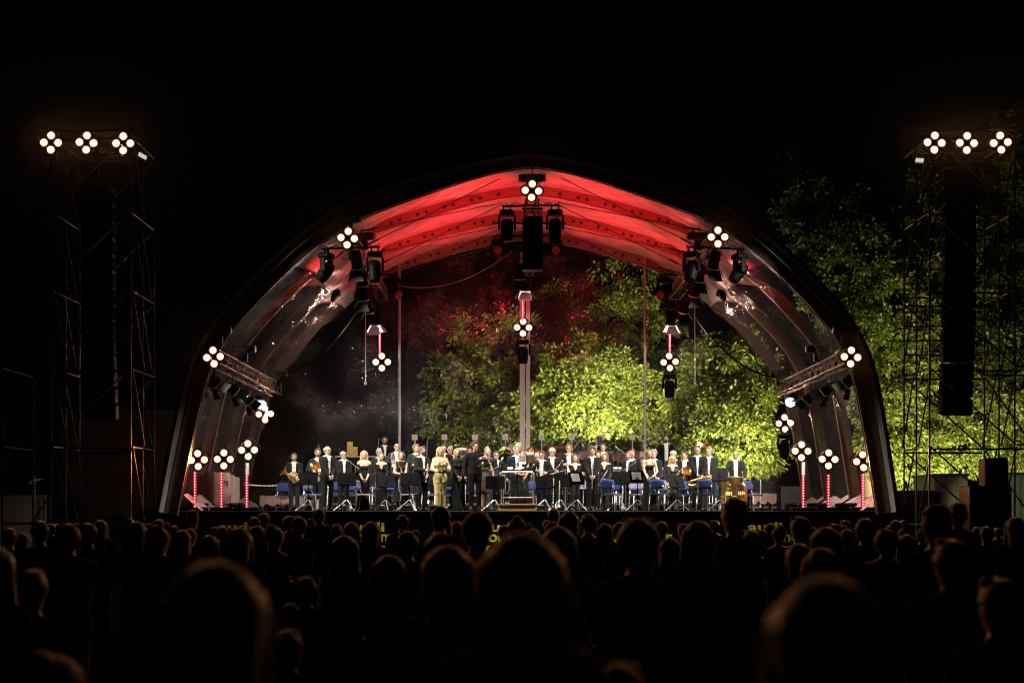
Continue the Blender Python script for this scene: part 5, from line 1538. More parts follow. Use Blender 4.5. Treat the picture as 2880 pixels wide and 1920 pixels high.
horn(who('bearded man at the left end'), (-.02, -.30, 1.06), 0, 'french horn with its bell to the left, held by the man at the left end')
horn(who('navy suit with glasses'), (0, -.29, 1.12), 70, 'french horn half hidden behind the bald man')
horn(who('folded arms'), (.06, -.30, 1.02), 120, 'french horn under the folded arms of the young man')
def trumpet(o, c, lab):
    def f(put):
        def T(x, y, z): return Vector(c) + Vector((x, y, z))
        b = MB(); b.tube([T(-.02, 0, -.24), T(-.02, 0, .12), T(-.012, 0, .16), T(.012, 0, .16), T(.02, 0, .12), T(.02, 0, -.20)], .006, 6); put(b, 'tubing', M_silver)
        b = MB(); b.tube([T(.02, 0, -.02), T(.02, 0, -.14), T(.02, 0, -.20), T(.02, 0, -.235), T(.02, 0, -.25)], [.007, .010, .018, .035, .058], 14, cap=False); put(b, 'bell', M_silver)
        b = MB()
        for k in range(3): b.tube([T(-.06, -.02, -.02 + .03 * k), T(.05, -.02, -.02 + .03 * k)], .010, 8)
        put(b, 'valve', M_silver)
    held('trumpet', lab, 'trumpet', o, 'trumpets', f)
trumpet(who('holding a trumpet'), (-.13, -.29, 1.30), 'silver trumpet held upright by the bald man in grey')
def tuba(px, top, Y, lab, s=1.0, up=True):
    p = P(px, 0, Y); t = thing('tuba', lab, 'tuba', (p.x, Y, FZ), 0, 'brass tubas')
    h = (P(0, top, Y).z - FZ)
    def put(b, n, m, sm=True): return b.build(n, m, t, sm)
    b = MB(); b.lathe([(.045, .0), (.055, .25), (.075, .45), (.11, .62), (.165, .75), (.225, .83)], (0, 0, h - .83), (0, 0, 1), 24); put(b, 'bell', M_brass)
    b = MB(); b.tube([(.225 * math.cos(a), .225 * math.sin(a), h) for a in np.linspace(0, 6.283, 25)[:-1]], .008, 6, closed=True); put(b, 'bell_rim', M_silver)
    for k, (w, zz, yy, r) in enumerate(((.20, .02, 0, .055), (.155, .05, -.04, .040), (.12, .08, .05, .032))):
        pts = []
        for a in np.linspace(math.pi, 2 * math.pi, 12): pts.append((.14 + w * math.cos(a) * .9 - .02, yy, .26 + zz + .20 * math.sin(a)))
        pts += [(.14 + w * .9 - .02, yy, .5 + zz), (.14 + w * .85 - .02, yy, .66 + zz * .5), (.14 + w * .5, yy, .74), (.14, yy, .70)]
        b = MB(); b.tube(pts, r, 12); put(b, 'bow_tube', M_brass)
    b = MB()
    for k in range(4):
        b.tube([(.10 + .05 * k, -.10, .36), (.10 + .05 * k, -.10, .54)], .012, 8)
        b.tube([(.09 + .05 * k, -.11, .34), (.10 + .05 * k, -.13, .26), (.115 + .05 * k, -.11, .34)], .010, 6)
    put(b, 'valve', M_brass)
    b = MB(); b.box((-.02, -.085, .30), (.15, .03, .22), bevel=.01); put(b, 'guard_plate', M_brass, False)
    b = MB(); b.tube([(.28, -.05, .66), (.32, -.10, .74), (.26, -.16, .80), (.20, -.18, .80)], .009, 6); put(b, 'mouthpipe', M_brass)
    for k in range(3): rod('strut', t.matrix_basis @ Vector((-.05 + .02 * k, -.03, .25 + .2 * k)), t.matrix_basis @ Vector((.26, -.03, .28 + .17 * k)), .008, M_silver, t, 6)
    return t
tuba(2066, 1341, 39.6, 'tuba standing on its bottom bow, bell up, right in front of the smiling bald man')
tuba(2031, 1347, 40.4, 'second tuba half hidden behind the right music stand')
# tuba whose bell shows above the tall saxophonist
p = P(1968, 1252, 42.6)
t = thing('tuba', 'tuba bell tilted above the head of the tall saxophonist', 'tuba', (p.x, p.y, FZ + .001), 0, 'brass tubas')
d = Vector((.34, -.34, .87)).normalized()
b = MB(); b.lathe([(.06, -.62), (.075, -.40), (.11, -.2), (.17, -.07), (.235, .02), (.24, .03)], p, d, 24); b.build('bell', M_brass, t, True, world=True)
q = p - d * .62
b = MB(); b.tube([q, q - d * .25 + Vector((-.05, 0, -.1)), Vector((q.x - .15, q.y, FZ + .55)), Vector((q.x, q.y + .05, FZ + .12)), Vector((q.x + .2, q.y, FZ + .45)), Vector((q.x + .22, q.y, FZ + .95))], [.055, .06, .065, .07, .05, .035], 12); b.build('bow_tube', M_brass, t, True, world=True)

# bouquets
def bouquet(o, c, lab, s=1.0, seed=1):
    r = random.Random(seed)
    wc = W(o, c); t = thing('bouquet', lab, 'bouquet', wc, 0, 'bouquets of flowers')
    cols = {'yellow': (0.75, 0.45, .02), 'purple': (0.22, .04, .32), 'white': (.75, .72, .68), 'crimson': (.38, .01, .06), 'orange': (.75, .20, .02), 'lilac': (.42, .16, .55)}
    b = MB()
    for k in range(90):
        th = r.uniform(0, 6.283); ph = r.uniform(-.35, 1.1)
        d = Vector((math.cos(th) * math.cos(ph), math.sin(th) * math.cos(ph), math.sin(ph))); q = d * r.uniform(.06, .15) * s + Vector((0, 0, -.05 * s))
        u, w, _ = frame_of(d + Vector((r.uniform(-.4, .4), r.uniform(-.4, .4), r.uniform(-.6, .1))))
        L = r.uniform(.06, .10) * s; wd = L * .32; dd = (d + Vector((0, 0, -.35))).normalized()
        b.add([q, q + dd * L * .5 + u * wd, q + dd * L, q + dd * L * .5 - u * wd], [(0, 1, 2, 3)])
    b.build('leaves', M_leafb, t)
    names = list(cols)
    for k in range(26):
        th = k * 2.4; rr = math.sqrt(k / 26) * .165 * s
        q = Vector((rr * math.cos(th), rr * math.sin(th) * .8 - .03, .10 * s - rr * .35)) + Vector((0, -.02, .03))
        nm = names[(k * 5 + seed) % 6] if k > 3 else ('white' if k < 2 else 'crimson')
        m = mat('petals_' + nm, cols[nm], .6)
        fb = MB(); n0 = Vector((q.x * 2.2, -.12, .18)).normalized(); u, w, _ = frame_of(n0)
        for ring_, (nr, L) in enumerate(((6, .040), (5, .026))):
            for j in range(nr):
                a = 2 * math.pi * j / nr + ring_ * .5
                dr = u * math.cos(a) + w * math.sin(a); sd = n0.cross(dr)
                fb.add([q + n0 * .012 * ring_, q + dr * L * .6 * s + sd * L * .35 * s + n0 * .010, q + dr * L * s + n0 * (.012 + .012 * ring_), q + dr * L * .6 * s - sd * L * .35 * s + n0 * .010], [(0, 1, 2, 3)])
        fb.ball(q + n0 * .012, .011 * s, 6, 4)
        fb.build('flower', m, t)
    b = MB()
    for k in range(9):
        a = k * .7; b.tube([(.05 * math.cos(a), .05 * math.sin(a), -.04), (.010 * math.cos(a), .010 * math.sin(a), -.14), (.035 * math.cos(a + .3), .035 * math.sin(a + .3), -.27)], .004, 4)
    b.build('stems', M_leafb, t)
bouquet(who('pale yellow satin'), (.04, -.36, 1.20), 'colourful bouquet held before the yellow satin suit', 1.1, 1)
bouquet(who('conductor all'), (.22, -.35, 1.24), 'colourful bouquet in the hand of the conductor', 1.08, 4)
# ------------------------------------------------------------------ chairs, music stands, microphones, podium
def make_chair(seatm, backm):
    t = thing('chair', '', 'chair')
    b = MB(); b.box((0, 0, .455), (.43, .42, .035), bevel=.016); b.build('seat', seatm, t)
    b = MB(); vs = []
    for j in range(5):
        for i in range(9):
            u = -1 + 2 * i / 8; w = -1 + 2 * j / 4
            ww = .225 * (1 - .10 * w * w - .06 * (w > .4))
            vs.append((u * ww, .215 + .045 * (1 - u * u) + .02 * w, .73 + w * .135 - .02 * u * u * (w > 0)))
    vs2 = [(x, y + .024, z) for x, y, z in vs]
    n = 45
    fs = [(j * 9 + i, j * 9 + i + 1, (j + 1) * 9 + i + 1, (j + 1) * 9 + i) for j in range(4) for i in range(8)]
    fs += [tuple(n + q for q in f[::-1]) for f in fs]
    bd = [i for i in range(9)] + [j * 9 + 8 for j in range(1, 5)] + [36 + i for i in range(7, -1, -1)] + [j * 9 for j in range(3, 0, -1)]
    fs += [(bd[(k + 1) % len(bd)], bd[k], n + bd[k], n + bd[(k + 1) % len(bd)]) for k in range(len(bd))]
    b.add(vs + vs2, fs); b.build('backrest', backm, t, True)
    for sx_ in (-1, 1):
        b = MB(); b.tube([(sx_ * .205, -.19, .43), (sx_ * .225, -.235, 0.0)], .012, 8); b.build('leg', M_chrome, t, True)
        b = MB(); b.tube([(sx_ * .205, .17, .43), (sx_ * .225, .235, 0.0)], .012, 8); b.build('leg', M_chrome, t, True)
        b = MB(); b.tube([(sx_ * .205, -.19, .43), (sx_ * .205, .17, .43)], .012, 8); b.tube([(sx_ * .19, .16, .44), (sx_ * .185, .235, .58), (sx_ * .17, .245, .74)], .011, 8); b.build('side_frame', M_chrome, t, True)
    b = MB(); b.tube([(-.205, -.19, .43), (.205, -.19, .43)], .012, 8); b.tube([(-.217, -.215, .2), (.217, -.215, .2)], .009, 8); b.build('cross_rail', M_chrome, t, True)
    return t
CH = {'b': make_chair(M_blue, M_blue), 'v': make_chair(M_violet, M_violet)}
used = set()
CHAIRS = [(797, 43.2, 8, 'b', 'blue chair behind the horn player at the left end'), (868, 42.4, 0, 'b', 'blue chair behind the leftmost music stand'),
          (884, 40.3, 62, 'v', 'violet backed chair left of the bald man, turned sideways'), (955, 41.9, 10, 'b', 'blue chair behind the bald man in dark suit'),
          (990, 42.0, -6, 'b', 'blue chair between stout grey man and blond woman'), (1028, 39.6, 75, 'v', 'violet chair in front of the blond woman in off shoulder dress'),
          (1056, 41.2, 20, 'v', 'violet chair between blond woman and the updo'), (1098, 41.4, 0, 'b', 'blue chair right of the woman with the updo'),
          (1152, 39.5, 70, 'v', 'violet chair right of the woman with bare ankles'), (1214, 40.6, -25, 'v', 'violet chair left of the yellow trouser suit'),
          (1222, 41.4, 0, 'b', 'blue chair partly hidden by the yellow trouser suit'), (1268, 41.2, 12, 'b', 'chair between yellow suit and blond woman in black'),
          (1350, 41.5, 0, 'v', 'chair behind the conductor and the woman in lace'), (1452, 41.6, 0, 'v', 'chair behind the left half of the podium'), (1490, 41.3, -8, 'b', 'blue chair behind the right half of the podium'),
          (1648, 42.0, 0, 'v', 'chair left of the curly clarinettist'), (1718, 39.1, 150, 'b', 'blue chair seen from its front edge right of the curly clarinettist'),
          (1733, 41.2, -30, 'b', 'blue chair left of the black music stand and the fair man'), (1752, 42.0, 0, 'b', 'blue chair behind the black music stand of the fair man'),
          (1796, 40.2, 14, 'v', 'violet chair left of the woman with the flute'), (1853, 39.0, 160, 'b', 'blue chair right of the woman with the flute, front row'),
          (1878, 41.0, 20, 'v', 'chair behind the blond saxophonist'), (1930, 40.6, 24, 'b', 'blue chair between blond and tall saxophonist'),
          (1982, 39.0, 172, 'b', 'blue chair before the legs of the tall saxophonist'), (2004, 41.2, 20, 'b', 'blue chair left of the right music stand'), (2018, 42.4, 0, 'b', 'blue chair hidden behind the tubas'),
          (2118, 40.4, 38, 'b', 'blue chair at the right end beside the tubas')]
for (px, Y, rz, k, lab) in CHAIRS:
    mw = TR(((px - CX) / F * Y, Y, FZ), math.radians(rz))
    if k not in used: used.add(k); o = CH[k]; o.matrix_basis = mw
    else: o = copy_thing(CH[k], mw)
    tag(o, lab, 'chair', 'blue and violet orchestra chairs')

def music_stand(px, ty, Y, rz, lab, tilt=18, paper=False, w=.50, h=.34):
    p = P(px, ty, Y); top = p.z - FZ
    t = thing('music_stand', lab, 'music stand', (p.x, Y, FZ), math.radians(rz), 'black music stands')
    R = Matrix.Rotation(math.radians(-tilt), 3, 'X')
    c = Vector((0, .04, top - h * .5))
    b = MB(); b.box(c, (w, .012, h), R); b.box(c + R @ Vector((0, .035, -h / 2)), (w, .075, .012), R); dk_ = b.build('desk', M_black, t)
    b = MB(); b.box(c + R @ Vector((0, -.010, 0)), (.06, .03, .14), R); b.tube([c + R @ Vector((0, -.02, .0)), (0, 0, top - h * .62), (0, 0, .55)], .011, 8); b.build('upper_pole', M_black, t)
    b = MB(); b.tube([(0, 0, .22), (0, 0, .62)], .016, 8); b.lathe([(.024, 0), (.024, .05)], (0, 0, .58), (0, 0, 1), 8, cap0=True, cap1=True); b.build('lower_pole', M_black, t)
    for k in range(3):
        a = math.radians(-90 + 120 * k + 25); x, y = math.cos(a), math.sin(a)
        b = MB(); b.tube([(x * .02, y * .02, .30), (x * .36, y * .36, .012)], .010, 6); b.tube([(x * .02, y * .02, .14), (x * .17, y * .17, .165)], .006, 5); b.build('leg', M_chrome, t)
    b = MB()
    for k in (-1, 1): b.box(c + R @ Vector((k * .07, .022, .02)), (.135, .006, .22), R)
    b.build('music_sheet', M_paper, t).parent = dk_
    if paper: pass
    return t
for a in ((868, 1327, 39.0, 4, 'leftmost music stand, right of the horn player', 14), (976, 1328, 38.7, 12, 'music stand in front of the stout grey haired man', 20),
          (1030, 1333, 41.0, 0, 'music stand right below the blond woman in off shoulder dress'), (1085, 1334, 39.6, -10, 'music stand between the updo and the bare ankles'),
          (1152, 1328, 38.8, 8, 'music stand right of the woman with bare ankles'), (1214, 1330, 40.8, 0, 'music stand hidden left of the yellow suit'),
          (1282, 1331, 39.3, 0, 'music stand in front of the blond woman in long black dress'), (1392, 1337, 38.8, 0, 'music stand left of the podium rail'),
          (1533, 1337, 38.9, 0, 'music stand right of the podium rail'), (1578, 1332, 39.4, 0, 'wide music stand before the tall bassoonist', 14, False, .66),
          (1745, 1325, 39.2, -6, 'music stand in front of the bearded fair man'), (1905, 1335, 38.9, 30, 'tilted music stand before the woman in sequins'), (2025, 1316, 39.0, 24, 'music stand left of the standing tubas')):
    music_stand(*a)
# stands turned so that their white sheets face the hall
for (px, ty, Y, rz, lab) in ((1623, 1326, 39.0, 140, 'tilted music stand showing white sheets left of the curly clarinettist'), (1793, 1322, 39.4, 150, 'tilted music stand showing white sheets left of the flute')):
    music_stand(px, ty, Y, rz, lab, 24, True)

def mic_stand(px, Y, zt, bx, bz, lab, rz=0):
    p = P(px, 0, Y); t = thing('microphone_stand', lab, 'microphone', (p.x, Y, FZ), math.radians(rz), 'microphone stands')
    b = MB(); b.tube([(0, 0, .03), (0, 0, zt)], .011, 8); b.build('pole', M_darksteel, t)
    for k in range(3):
        a = 2.1 * k + .4; b = MB(); b.tube([(0, 0, .10), (.30 * math.cos(a), .30 * math.sin(a), .012)], .010, 6); b.build('leg', M_darksteel, t)
    b = MB(); b.tube([(-bx * .25, 0, zt - bz * .25), (bx, -.05, zt + bz)], .009, 6); b.build('boom', M_steel, t)
    e = Vector((bx, -.05, zt + bz)); d = Vector((bx, -.05, bz)).normalized()
    b = MB(); b.tube([e, e + d * .16], [.012, .014], 8); b.lathe([(.014, 0), (.024, .02), (.026, .05), (.014, .075)], e + d * .16, d, 10, cap1=True); b.build('microphone', M_black, t)
for a in ((1000, 39.8, 1.25, -.38, .30, 'boom microphone between the stout grey man and the blond woman'), (1128, 39.6, 1.15, -.18, .38, 'boom microphone before the woman with bare ankles'), (1062, 44.2, 1.9, .05, .35, 'upright microphone at the feet of the rear bearded percussionist'),
          (1200, 44.3, 1.6, .02, .60, 'tall thin microphone behind the bearded man turned right'), (1302, 43.9, 1.7, .3, .02, 'overhead microphone behind the blond woman in long dress'), (1416, 42.6, 1.35, -.15, .60, 'slanted microphone left of the white haired men'),
          (1384, 39.4, 1.15, .25, .10, 'low microphone beside the left podium rail'), (1503, 41.6, 1.5, .0, .15, 'microphone at the right side of the podium'), (1590, 40.2, 1.15, -.45, -.12, 'boom microphone slanting before the bassoonists'),
          (1608, 43.8, 1.8, .25, .40, 'tall microphone in front of the brown tarpaulin'), (1738, 43.2, 1.9, .34, -.26, 'tall boom microphone behind the reddish bob'), (1760, 40.5, 1.2, .30, .20, 'boom microphone by the bearded fair man'),
          (1802, 43.5, 1.7, .05, .4, 'thin microphone left of the woman with the flute'), (1990, 40.2, 1.2, .1, .22, 'microphone right of the tall saxophonist'), (2052, 42.3, 1.5, -.4, .08, 'boom microphone left of the smiling bald man')):
    mic_stand(*a)

# podium
p = P(1455, 0, 38.6)
t = thing('podium', 'varnished wooden conductor podium', 'podium', (p.x, 38.75, FZ))
b = MB(); b.box((0, 0, .065), (1.02, .85, .13), bevel=.01); b.build('box', M_wood, t)
b = MB(); b.box((0, 0, .165), (1.09, .92, .055), bevel=.012); b.build('top_board', M_woodedge, t)
t2 = thing('podium_rail', 'chrome rail standing on the wooden podium', 'railing', (p.x, 38.95, FZ + .195))
for sx_ in (-1, 1): rod('post', (p.x + sx_ * .44, 38.95, FZ + .195), (p.x + sx_ * .44, 38.95, P(0, 1335, 38.95).z), .020, M_chrome, t2, 10)
zt = P(0, 1327, 38.95).z
b = MB(); b.tube([(p.x - .44, 38.95, zt - .10), (p.x - .43, 38.95, zt - .03), (p.x - .37, 38.95, zt), (p.x + .37, 38.95, zt), (p.x + .43, 38.95, zt - .03), (p.x + .44, 38.95, zt - .10)], .022, 10); b.build('top_rail', M_chrome, t2, True, world=True)
rod('middle_rail', (p.x - .42, 38.95, P(0, 1398, 38.95).z), (p.x + .42, 38.95, P(0, 1398, 38.95).z), .017, M_chrome, t2, 10)
t3 = thing('conductor_desk', 'black music desk with bright white papers over the podium rail', 'music stand', (p.x, 39.35, FZ))
zd = P(0, 1316, 39.4).z
b = MB(); b.tube([(p.x, 39.4, FZ + .02), (p.x, 39.4, zd - .12)], .016, 8); b.build('pole', M_black, t3, world=True)
b = MB(); b.lathe([(.22, 0), (.22, .025), (.03, .04)], (p.x, 39.4, FZ), (0, 0, 1), 20, cap0=True); b.build('foot', M_black, t3, world=True)
R = Matrix.Rotation(math.radians(-76), 3, 'X')
b = MB(); b.box((p.x, 39.4, zd - .02), (.82, .016, .36), R); b.build('desk', M_black, t3, world=True)
Rp = Matrix.Rotation(math.radians(-76), 3, 'X')
b = MB(); b.box(Vector((p.x + .06, 39.4, zd - .005)), (.16, .012, .30), Rp @ Matrix.Rotation(.5, 3, 'Y')); b.box(Vector((p.x - .2, 39.4, zd - .003)), (.14, .010, .26), Rp); b.build('papers', M_paper, t3, world=True)
rod('edge_lip', (p.x - .42, 39.22, zd - .10), (p.x + .42, 39.22, zd - .10), .016, M_paper, t3, 8)
# instruments resting on little floor stands
def resting(px, Y, L, m, lab, bell=.036, name='clarinet', r=.015):
    p = P(px, 0, Y); t = thing(name, lab, name.replace('_', ' '), (p.x, Y, FZ), 0, 'instruments resting on floor stands')
    lean = Vector((.03, .05, 1)).normalized(); a = Vector((0, 0, .10))
    b = MB(); b.lathe([(bell, 0), (r * 1.2, .05), (r, .10), (r, L - .1), (.010, L - .05), (.008, L)], a, lean, 12, cap1=True); b.build('tube', m, t, True)
    b = MB()
    for k in range(14):
        q = a + lean * (L * (.12 + .058 * k)) + Vector((0, -r - .004, 0)); b.ball(q, .016, 6, 4); b.tube([q, q + lean * .05 + Vector((.014 * (-1) ** k, 0, 0))], .006, 5)
    b.build('keywork', M_chrome, t, True)
    for k in range(5):
        b = MB(); b.lathe([(r + .005, 0), (r + .005, .016)], a + lean * (L * (.15 + .18 * k)), lean, 10); b.build('ring', M_chrome, t)
    b = MB(); b.tube([(0, 0, .04), (0, 0, .22)], .010, 6); b.build('peg', M_black, t)
    for k in range(4):
        an = k * math.pi / 2 + .4; b = MB(); b.tube([(0, 0, .05), (.16 * math.cos(an), .16 * math.sin(an), .01)], .009, 6); b.build('foot', M_black, t)
for a in ((921, 38.9, .62, M_grenadilla, 'clarinet on a floor stand before the legs of the bald man'), (1046, 39.0, .62, M_grenadilla, 'clarinet on a floor stand below the blond woman in off shoulder dress'),
          (1308, 39.6, .66, M_grenadilla, 'clarinet on a floor stand left of the conductor'), (1555, 38.9, .86, M_grenadilla, 'bass clarinet on a floor stand right of the podium', .05),
          (1572, 39.3, .74, M_brass, 'brass coloured instrument on a floor stand right of the podium', .06), (1750, 39.8, .6, M_brass, 'brass coloured instrument on a floor stand beside the bearded fair man', .07), (1640, 39.6, .6, M_grenadilla, 'clarinet on a floor stand left of the curly clarinettist'),
          (1904, 39.6, .6, M_grenadilla, 'clarinet on a floor stand behind the tilted music stand'), (2138, 40.6, .8, M_chrome, 'silver instrument leaning behind the rightmost blue chair', .05)):
    resting(*a)
# bottles
def bottle(px, Y, capm, lab):
    p = P(px, 0, Y); t = thing('bottle', lab, 'bottle', (p.x, Y, FZ), 0, 'water bottles on the stage floor')
    b = MB(); b.lathe([(.034, 0), (.037, .02), (.037, .16), (.030, .20), (.014, .235), (.014, .25)], (0, 0, 0), (0, 0, 1), 12, cap0=True); bo_ = b.build('body', M_bottle, t, True)
    b = MB(); b.lathe([(.017, .25), (.017, .275)], (0, 0, 0), (0, 0, 1), 10, cap0=True, cap1=True); b.build('cap', capm, t)
    b = MB(); b.lathe([(.0385, .07), (.0385, .13)], (0, 0, 0), (0, 0, 1), 12); b.build('paper_band', M_paper, t).parent = bo_
for (px, Y, m, lab) in ((985, 39.6, M_bluecap, 'bottle with blue cap near the stout grey haired man'), (1165, 38.9, M_green, 'bottle with green cap right of the bare ankles'),
                        (1423, 39.7, M_bluecap, 'left one of two bottles behind the podium'), (1429, 39.8, M_green, 'right one of two bottles behind the podium, green cap'),
                        (1565, 39.4, M_green, 'bottle with green cap right of the podium stand'), (1750, 39.1, M_bluecap, 'bottle by the black music stand of the fair man'), (2024, 39.2, M_green, 'bottle with green cap left of the tubas')):
    bottle(px, Y, m, lab)
# tubular bells
p = P(990, 0, 45.2)
t = thing('tubular_bells', 'row of golden tubular bells on a dark frame at the back left', 'tubular bells', (p.x, 45.2, FZ + .6))
for k in range(11):
    zt = P(0, 1242 if k < 6 else 1256, 45.2).z; x = P(977 + k * 2.7, 0, 45.2).x
    rod('bell_tube', (x, 45.2 + (k % 2) * .05, P(0, 1285, 45.2).z), (x, 45.2 + (k % 2) * .05, zt), .010, M_brass, t, 8)
x0, x1 = P(972, 0, 45.2).x, P(1008, 0, 45.2).x
b = MB()
for x in (x0, x1): b.box((x, 45.3, FZ + .6 + .55), (.04, .06, 1.1))
b.box(((x0 + x1) / 2, 45.3, P(0, 1239, 45.2).z), (x1 - x0, .06, .06)); b.box(((x0 + x1) / 2, 45.3, FZ + .66), (x1 - x0 + .1, .3, .05)); b.build('frame', M_black, t, world=True)
p = P(1030, 1284, 44.9)
t = thing('keyboard_table', 'long dark percussion table with a pale edge below the tubular bells', 'table', (p.x, 44.9, FZ + .6))
b = MB(); b.box((p.x, 44.9, p.z), (1.9, .6, .035)); b.build('table_top', M_darksteel, t, world=True)
for dx in (-.8, .8): rod('leg', (p.x + dx, 44.9, FZ + .6), (p.x + dx, 44.9, p.z), .03, M_black, t)
b = MB(); b.box((p.x, 44.63, p.z - .25), (1.9, .015, .45)); b.build('front_cloth', M_black, t, world=True)
# drums and cymbals
def drum(px, py, Y, r, dep, lab, m=M_darksteel, base=.6, tilt=.2):
    c = P(px, py, Y); t = thing('drum', lab, 'drum', (c.x, Y, FZ + base), 0, 'drums of the percussion')
    ax_ = Vector((0, -math.sin(tilt), math.cos(tilt)))
    b = MB(); b.lathe([(r, -dep), (r, 0)], c, ax_, 24); b.build('shell', m, t, True, world=True)
    b = MB(); b.lathe([(.001, .004), (r * .98, .004)], c, ax_, 24); b.build('skin', M_paper, t, world=True)
    b = MB(); b.lathe([(r * 1.03, -.02), (r * 1.04, .012), (r * .97, .014)], c, ax_, 24); b.lathe([(r * 1.03, -dep), (r * 1.03, -dep + .03)], c, ax_, 24); b.build('hoop', M_chrome, t, world=True)
    for k in range(3):
        a = k * 2.09 + .3; rod('leg', c + Vector((r * .6 * math.cos(a), r * .6 * math.sin(a), -dep)), (c.x + r * 1.0 * math.cos(a), Y + r * 1.0 * math.sin(a), FZ + base), .012, M_chrome, t, 6)
drum(1310, 1262, 45.1, .30, .35, 'drum behind the blond woman in long dress', M_chrome)
drum(1480, 1275, 45.0, .36, .5, 'kettledrum right of the central post', M_brass)
drum(1640, 1372, 41.2, .34, .55, 'black drum with a pale rim behind the tilted white sheets', M_black, 0, .05)
drum(1735, 1316, 44.7, .22, .18, 'snare drum behind the reddish bob', M_chrome, .6)
drum(1862, 1318, 43.2, .20, .22, 'orange drum right of the woman with the flute', mat('orange_shell', (.55, .16, .03), .35), .25)
def cymbal(px, py, Y, r, lab, tilt=.25):
    c = P(px, py, Y); t = thing('cymbal', lab, 'cymbal', (c.x, Y, FZ + .6), 0, 'cymbals on stands')
    ax_ = Vector((.1, -math.sin(tilt), math.cos(tilt))).normalized()
    b = MB(); b.lathe([(.002, .035), (.05, .03), (.06, .015), (r * .6, .006), (r, -.008), (r, -.011), (.05, .012)], c, ax_, 28); b.build('plate', M_brass, t, True, world=True)
    rod('stand', (c.x, Y, FZ + .62), c + Vector((0, 0, .06)), .010, M_chrome, t, 6)
    for k in range(3): a = k * 2.09; rod('leg', (c.x, Y, FZ + .85), (c.x + .28 * math.cos(a), Y + .28 * math.sin(a), FZ + .61), .008, M_chrome, t, 6)
cymbal(1300, 1259, 45.4, .26, 'cymbal behind the blond woman in long dress'); cymbal(1440, 1273, 45.4, .24, 'cymbal before the dark percussionist in profile'); cymbal(1500, 1270, 45.4, .22, 'cymbal right of the central post', .9); cymbal(1325, 1258, 45.3, .20, 'small cymbal behind the conductor')

# pale cabinet and draped tables at the sides
t = thing('cabinet', 'tall pale cabinet of three panels with black handles at the left stage end', 'cabinet', (P(630, 0, 39.9).x, 39.9, FZ))
def panel(px0, px1, yt, Y0, Y1, name, mats=M_cream):
    a, c = P(px0, 0, Y0), P(px1, 0, Y1); zt = P(0, yt, (Y0 + Y1) / 2).z
    d = Vector((c.x - a.x, Y1 - Y0, 0)); n = Vector((-d.y, d.x, 0)).normalized() * .06
    q = [Vector((a.x, Y0, FZ)), Vector((c.x, Y1, FZ))]; q += [v + n for v in q[::-1]]
    vs = q + [Vector((v.x, v.y, zt)) for v in q]
    b = MB(); b.add(vs, [(0, 1, 5, 4), (1, 2, 6, 5), (2, 3, 7, 6), (3, 0, 4, 7), (4, 5, 6, 7)]); return b.build(name, mats, t, world=True)
panel(576, 602, 1328, 40.9, 40.0, 'side_panel'); panel(604, 646, 1328, 39.9, 39.9, 'door_panel'); panel(647, 660, 1335, 39.9, 40.6, 'door_panel'); panel(661, 674, 1341, 40.6, 41.4, 'side_panel')
for yy in (1354, 1417):
    p = P(631, yy, 39.83); b = MB(); b.box(p, (.16, .03, .035)); b.box(p + Vector((.08, 0, -.03)), (.03, .03, .08)); b.build('handle', M_black, t, world=True)
def draped(px0, px1, yt, Y, lab, legs=True):
    x0, x1 = P(px0, 0, Y).x, P(px1, 0, Y).x; zt = P(0, yt, Y).z
    t = thing('draped_table', lab, 'table', ((x0 + x1) / 2, Y, FZ), 0, 'tables under tarpaulins')
    n = 26; b = MB(); vs = []
    for i in range(n + 1):
        u = i / n; x = x0 + (x1 - x0) * u
        f = .05 * math.sin(i * 1.7) + .03 * math.sin(i * 3.9)
        vs += [(x, Y + .5, zt + .02), (x, Y - .3, zt + .03 * math.sin(i * .8)), (x + .01, Y - .34 - f * .4, zt - .12), (x + .03 * math.sin(i), Y - .38 - f, zt - .27 - .05 * math.sin(i * 1.1))]
    b.add(vs, [(i * 4 + q, i * 4 + q + 1, i * 4 + q + 5, i * 4 + q + 4) for i in range(n) for q in range(3)]); b.build('tarpaulin', M_tarp, t, True, world=True)
    for u in (.06, .5, .94):
        for dy in (-.22, .35): rod('leg', (x0 + (x1 - x0) * u, Y + dy, FZ), (x0 + (x1 - x0) * u, Y + dy, zt), .02, M_darksteel, t, 6)
    b = MB(); b.box(((x0 + x1) / 2, Y + .1, FZ + .12), (x1 - x0, .5, .05)); b.build('shelf', M_woodedge, t, world=True)
draped(735, 866, 1395, 44.2, 'table under a brown tarpaulin at the left'); draped(2110, 2225, 1389, 44.4, 'table under a brown tarpaulin at the right')
for (px, lab) in ((888, 'pale box standing behind the legs of the man in navy suit'), (910, 'pale box standing behind the bald man in dark suit')):
    p = P(px, 0, 41.9); t = thing('storage_box', lab, 'box', (p.x, 41.9, FZ), 0, 'pale boxes on the stage floor')
    b = MB(); b.box((0, 0, .15), (.20, .25, .30), bevel=.015); b.build('body', M_cream, t); b = MB(); b.box((0, 0, .315), (.22, .27, .03), bevel=.008); b.build('lid', M_cream, t)
# fairy light string
t = thing('fairy_lights', 'string of tiny warm bulbs along the left rear wall', 'string lights', P(690, 1360, 45.6))
a, c = P(688, 1359, 45.6), P(800, 1361, 45.6)
pts = [a.lerp(c, i / 30) - Vector((0, 0, .04 * math.sin(math.pi * i / 30))) for i in range(31)]
b = MB(); b.tube(pts, .008, 5); b.build('wire', M_black, t, world=True)
bb = MB(); bb.ball((0, 0, 0), .013, 6, 4); bulb = bb.mesh('bulb', mat('warm_bulb', (1, .8, .5), .4, emit=1.6, ecol=(1, .75, .4)), True)
for q in pts: link('bulb', bulb, t, Matrix.Translation(q - Vector((0, .01, .02))))
